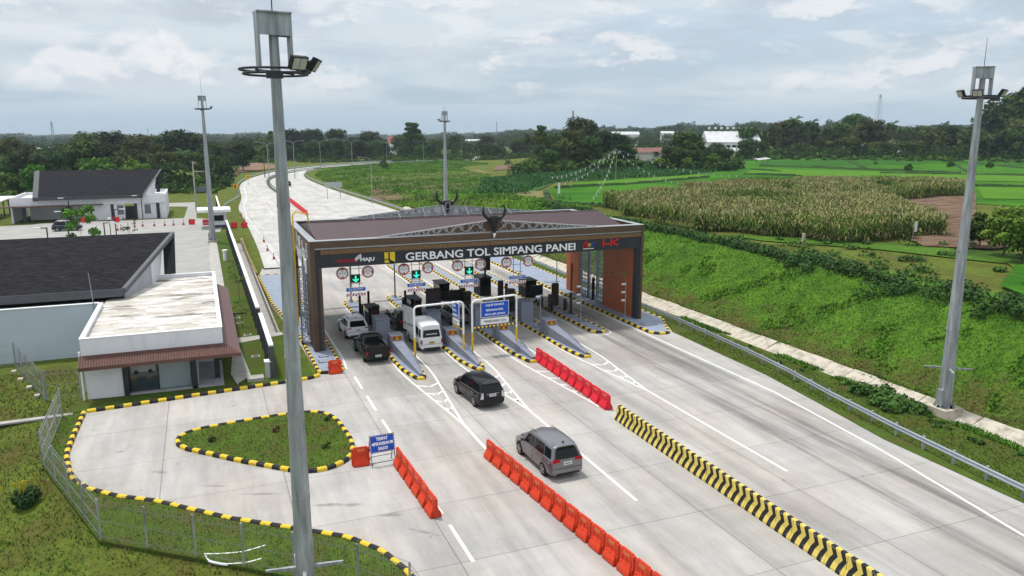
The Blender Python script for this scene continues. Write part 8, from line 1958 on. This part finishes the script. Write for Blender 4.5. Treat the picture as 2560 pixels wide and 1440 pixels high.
# thickets: undergrowth filling the foot of the tree belts
def thicket(px0, px1, D0, D1, n, h, seed, m):
    r = np.random.default_rng(seed); cs = []; rs = []; pr = []
    for i in range(n):
        p = at(r.uniform(px0, px1), 400, r.uniform(D0, D1)); q = h*(.45+.75*r.random()); cs.append((p.x, p.y, h1(p.x, p.y)+q*.45)); rs.append(q); pr.append(int(40+14*q))
    V, F = clumps(cs, rs, pr, .34, .7, seed); npmesh('undergrowth', V, F, m, 'stuff')
tm_ = mat('thicket_leaf', (.034, .072, .012), .85, var=.5, scale=.15, spec=.1); tm2 = mat('thicket_leaf_light', (.06, .12, .016), .85, var=.5, scale=.15, spec=.1)
thicket(-900, -80, 262, 400, 260, 8.0, 70, tm_); thicket(-80, 570, 250, 330, 230, 4.0, 61, tm_); thicket(-80, 555, 228, 246, 90, 2.0, 62, tm2); thicket(620, 1340, 438, 500, 260, 4.5, 63, tm_); thicket(620, 1300, 428, 440, 90, 2.0, 64, tm2)
thicket(1290, 1600, 250, 320, 130, 3.2, 65, tm_); thicket(1635, 1850, 250, 300, 90, 3.2, 66, tm_); thicket(1850, 2640, 364, 420, 330, 4.5, 67, tm_); thicket(1850, 2640, 350, 364, 80, 1.8, 68, tm2); thicket(1330, 1850, 330, 480, 160, 5, 69, tm_)
# field furniture: white flags, bird-scare lines, posts
def flagline(a, b, n, za, zb, label, sag=1.5):
    t = thing('bird_scare_line', label, 'bird-scare line', tuple(a)); A_, B_ = Vector(a), Vector(b); ln = MB(); fl = MB(); random.seed(n)
    pts = [A_.lerp(B_, u)+Vector((0, 0, za+(zb-za)*u-sag*4*u*(1-u))) for u in np.linspace(0, 1, 14)]; ln.tube(pts, .02, 3); ln.build('string', M['galv'], t)
    for i in range(n):
        u = (i+.5)/n; p = A_.lerp(B_, u)+Vector((0, 0, za+(zb-za)*u-sag*4*u*(1-u))); s = .22; fl.raw([p+Vector((-s*.4, 0, 0)), p+Vector((s*.4, 0, 0)), p+Vector((s*.9, .05, -.55)), p+Vector((0, .05, -.6))], [(0, 1, 2, 3), (3, 2, 1, 0)])
    fl.build('rags', M['white'], t)
apex = G(1538, 455, 4.5); ah = 8.0; apx = at(1538, 455, apex.to_2d().length); 
t = thing('bamboo_pole', 'tall leaning bamboo pole holding the bird-scare lines', 'pole', tuple(apex)); MB().tube([(apex.x, apex.y, 4.3), (apex.x+.3, apex.y, 4.5+ah)], [.09, .04], 6).build('pole', mat('bamboo', (.35, .33, .15), .7), t)
for px, py, n, lb in ((1375, 455, 14, 'running left over the paddy'), (1480, 512, 12, 'running down to the near paddy edge'), (1700, 470, 12, 'running right over the maize'), (1850, 450, 16, 'running far right over the paddy'), (1405, 470, 10, 'running left, lower one')):
    e = G(px, py, 4.5); flagline((apex.x, apex.y, 4.5), (e.x, e.y, 4.5), n, ah, 1.2, 'white bird-scare rag line, the one '+lb)
def flag(px, py, h, label, w=.7, fh=2.0):
    g = G(px, py, 4.5); z = h1(g.x, g.y); t = thing('white_flag', label, 'flag', (g.x, g.y, z)); MB().tube([(g.x, g.y, z-.2), (g.x+.2, g.y, z+h)], .04, 5).build('pole', M['conc_lt'], t); MB().box(g.x+.1, g.x+.1+w, g.y-.02, g.y+.02, z+h-fh, z+h).build('cloth', M['white'], t)
flag(1393, 497, 3.0, 'white hanging flag at the near left corner of the paddy', .45); flag(2148, 388, 5.0, 'white upright board flag on the far side of the paddy', 1.6, 3.6); flag(2417, 388, 4.0, 'white flag before the far right trees', .7, 2.8); flag(2280, 600, 2.2, 'white rag on a stick at the near corner of the maize', .5, 1.2)
for i, (px, py) in enumerate(((1742, 562), (1899, 582), (2008, 612), (1702, 555))):
    g = G(px, py, 4.5); z = h1(g.x, g.y); tag(MB().box(g.x-.14, g.x+.14, g.y-.14, g.y+.14, z-.2, z+1.3).build('marker_post', M['conc_lt']), 'white concrete marker post on the plateau before the maize, '+('second from left', 'third from left', 'rightmost', 'leftmost')[i], 'post', 'white marker posts')
t = thing('farm_shelter', 'small white farm shelter in the paddy', 'shelter', (*G(2250, 396, 4.5).to_2d(), 4.5)); g = t.location
MB().raw([(g.x-1.6, g.y-1.5, 6.0), (g.x+1.6, g.y-1.5, 6.0), (g.x, g.y-1.5, 8.0), (g.x-1.6, g.y+1.5, 6.0), (g.x+1.6, g.y+1.5, 6.0), (g.x, g.y+1.5, 8.0)], [(0, 2, 5, 3), (1, 4, 5, 2), (3, 5, 4)]).build('roof', M['white'], t)
for sx in (-1.4, 1.4):
    for sy in (-1.3, 1.3): MB().box(g.x+sx-.08, g.x+sx+.08, g.y+sy-.08, g.y+sy+.08, 4.4, 6.1).build('post', M['conc_lt'], t)
t = thing('farm_shelter', 'low tarpaulin shelter at the left end of the paddy by the trees', 'shelter', (*G(1905, 408, 4.5).to_2d(), 4.5)); g = t.location
MB().raw([(g.x-3, g.y-1.5, 5.8), (g.x+3, g.y-1.5, 6.2), (g.x+3, g.y+1.5, 6.6), (g.x-3, g.y+1.5, 6.2)], [(0, 1, 2, 3), (3, 2, 1, 0)]).build('tarpaulin', M['white'], t)
for sx in (-2.8, 2.8): MB().box(g.x+sx-.1, g.x+sx+.1, g.y-.1, g.y+.1, 4.4, 6.2).build('post', M['bark'], t)

# ------------------------------------------------------------------ distant forest and hills (stuff)
def far_forest(name, D0, D1, spacing, tq, size, m, hs, seed, azr=(-34, 72)):
    r = np.random.default_rng(seed); area = (math.radians(azr[1]-azr[0]))*(D1**2-D0**2)/2; n = int(area/spacing**2)
    az = np.radians(r.uniform(*azr, n)); D = np.sqrt(r.uniform(D0**2, D1**2, n)); X, Y = D*np.sin(az), D*np.cos(az)
    ok = ~(_inside(X, Y, np.array([(60, 370), (340, 405), (340, 460), (60, 450)]))); X, Y = X[ok], Y[ok]; n = len(X)
    Z = hgt(X, Y); S = hs*(.7+.6*r.random(n)); S[r.random(n) < .06] *= 1.35
    T, F = tq; k = len(T); a = r.random(n)*6.283; c, s = np.cos(a)[:, None], np.sin(a)[:, None]
    tx, ty, tz = T[:, 0][None], T[:, 1][None], T[:, 2][None]
    co = np.stack([X[:, None]+(tx*c-ty*s)*S[:, None]*size, Y[:, None]+(tx*s+ty*c)*S[:, None]*size, Z[:, None]+tz*S[:, None]], -1).reshape(-1, 3)
    f = (F[None]+(np.arange(n)*k)[:, None, None]).reshape(-1, F.shape[1]); mi = np.repeat(r.integers(0, len(m), n), len(F))
    npmesh(name, co, f, m, 'stuff', mi)
    return n
cs = []; rs = []
rr_ = np.random.default_rng(2)
for i in range(9): a = rr_.random()*6.28; q = .28*rr_.random(); cs.append((q*math.cos(a), q*math.sin(a), .45+.4*rr_.random())); rs.append(.22)
TQ1 = clumps(cs, rs, [26]*9, .035, .9, 4)
TQ2 = clumps(cs, [.25]*9, [9]*9, .06, .9, 5)
fm = [leafmat('far_foliage', (.032, .058, .014), 0, .5, .03), leafmat('far_foliage_b', (.045, .075, .016), 0, .5, .03), leafmat('far_foliage_c', (.03, .062, .014), 0, .4, .03)]
far_forest('distant_forest', 480, 900, 15, TQ1, .95, fm, 10, 51)
far_forest('distant_forest', 900, 1900, 24, TQ2, 1.1, fm, 12, 52)
far_forest('distant_forest', 1900, 4300, 52, (TQ2[0], TQ2[1]), 2.4, fm, 12, 53)
grid('hills', np.arange(-1600, 5200, 60.0), np.arange(900, 4400, 60.0), mat('forest_floor', (.025, .05, .012), .95, 0, .4, .02), 5.0)
# haze
hz = MB(); hz.box(-13500, 13000, -80, 15500, -70, 140); ho = hz.build('haze', bpy.data.materials.new('haze_air')); ho['kind'] = 'stuff'
hm = ho.data.materials[0]; hm.use_nodes = True; ht = hm.node_tree; ht.nodes.clear(); hout = N(ht, 'ShaderNodeOutputMaterial'); pv = N(ht, 'ShaderNodeVolumePrincipled'); pv.inputs['Color'].default_value = (.72, .87, 1.0, 1); pv.inputs['Density'].default_value = .00013; pv.inputs['Anisotropy'].default_value = 0.0
ht.links.new(pv.outputs[0], hout.inputs['Volume'])
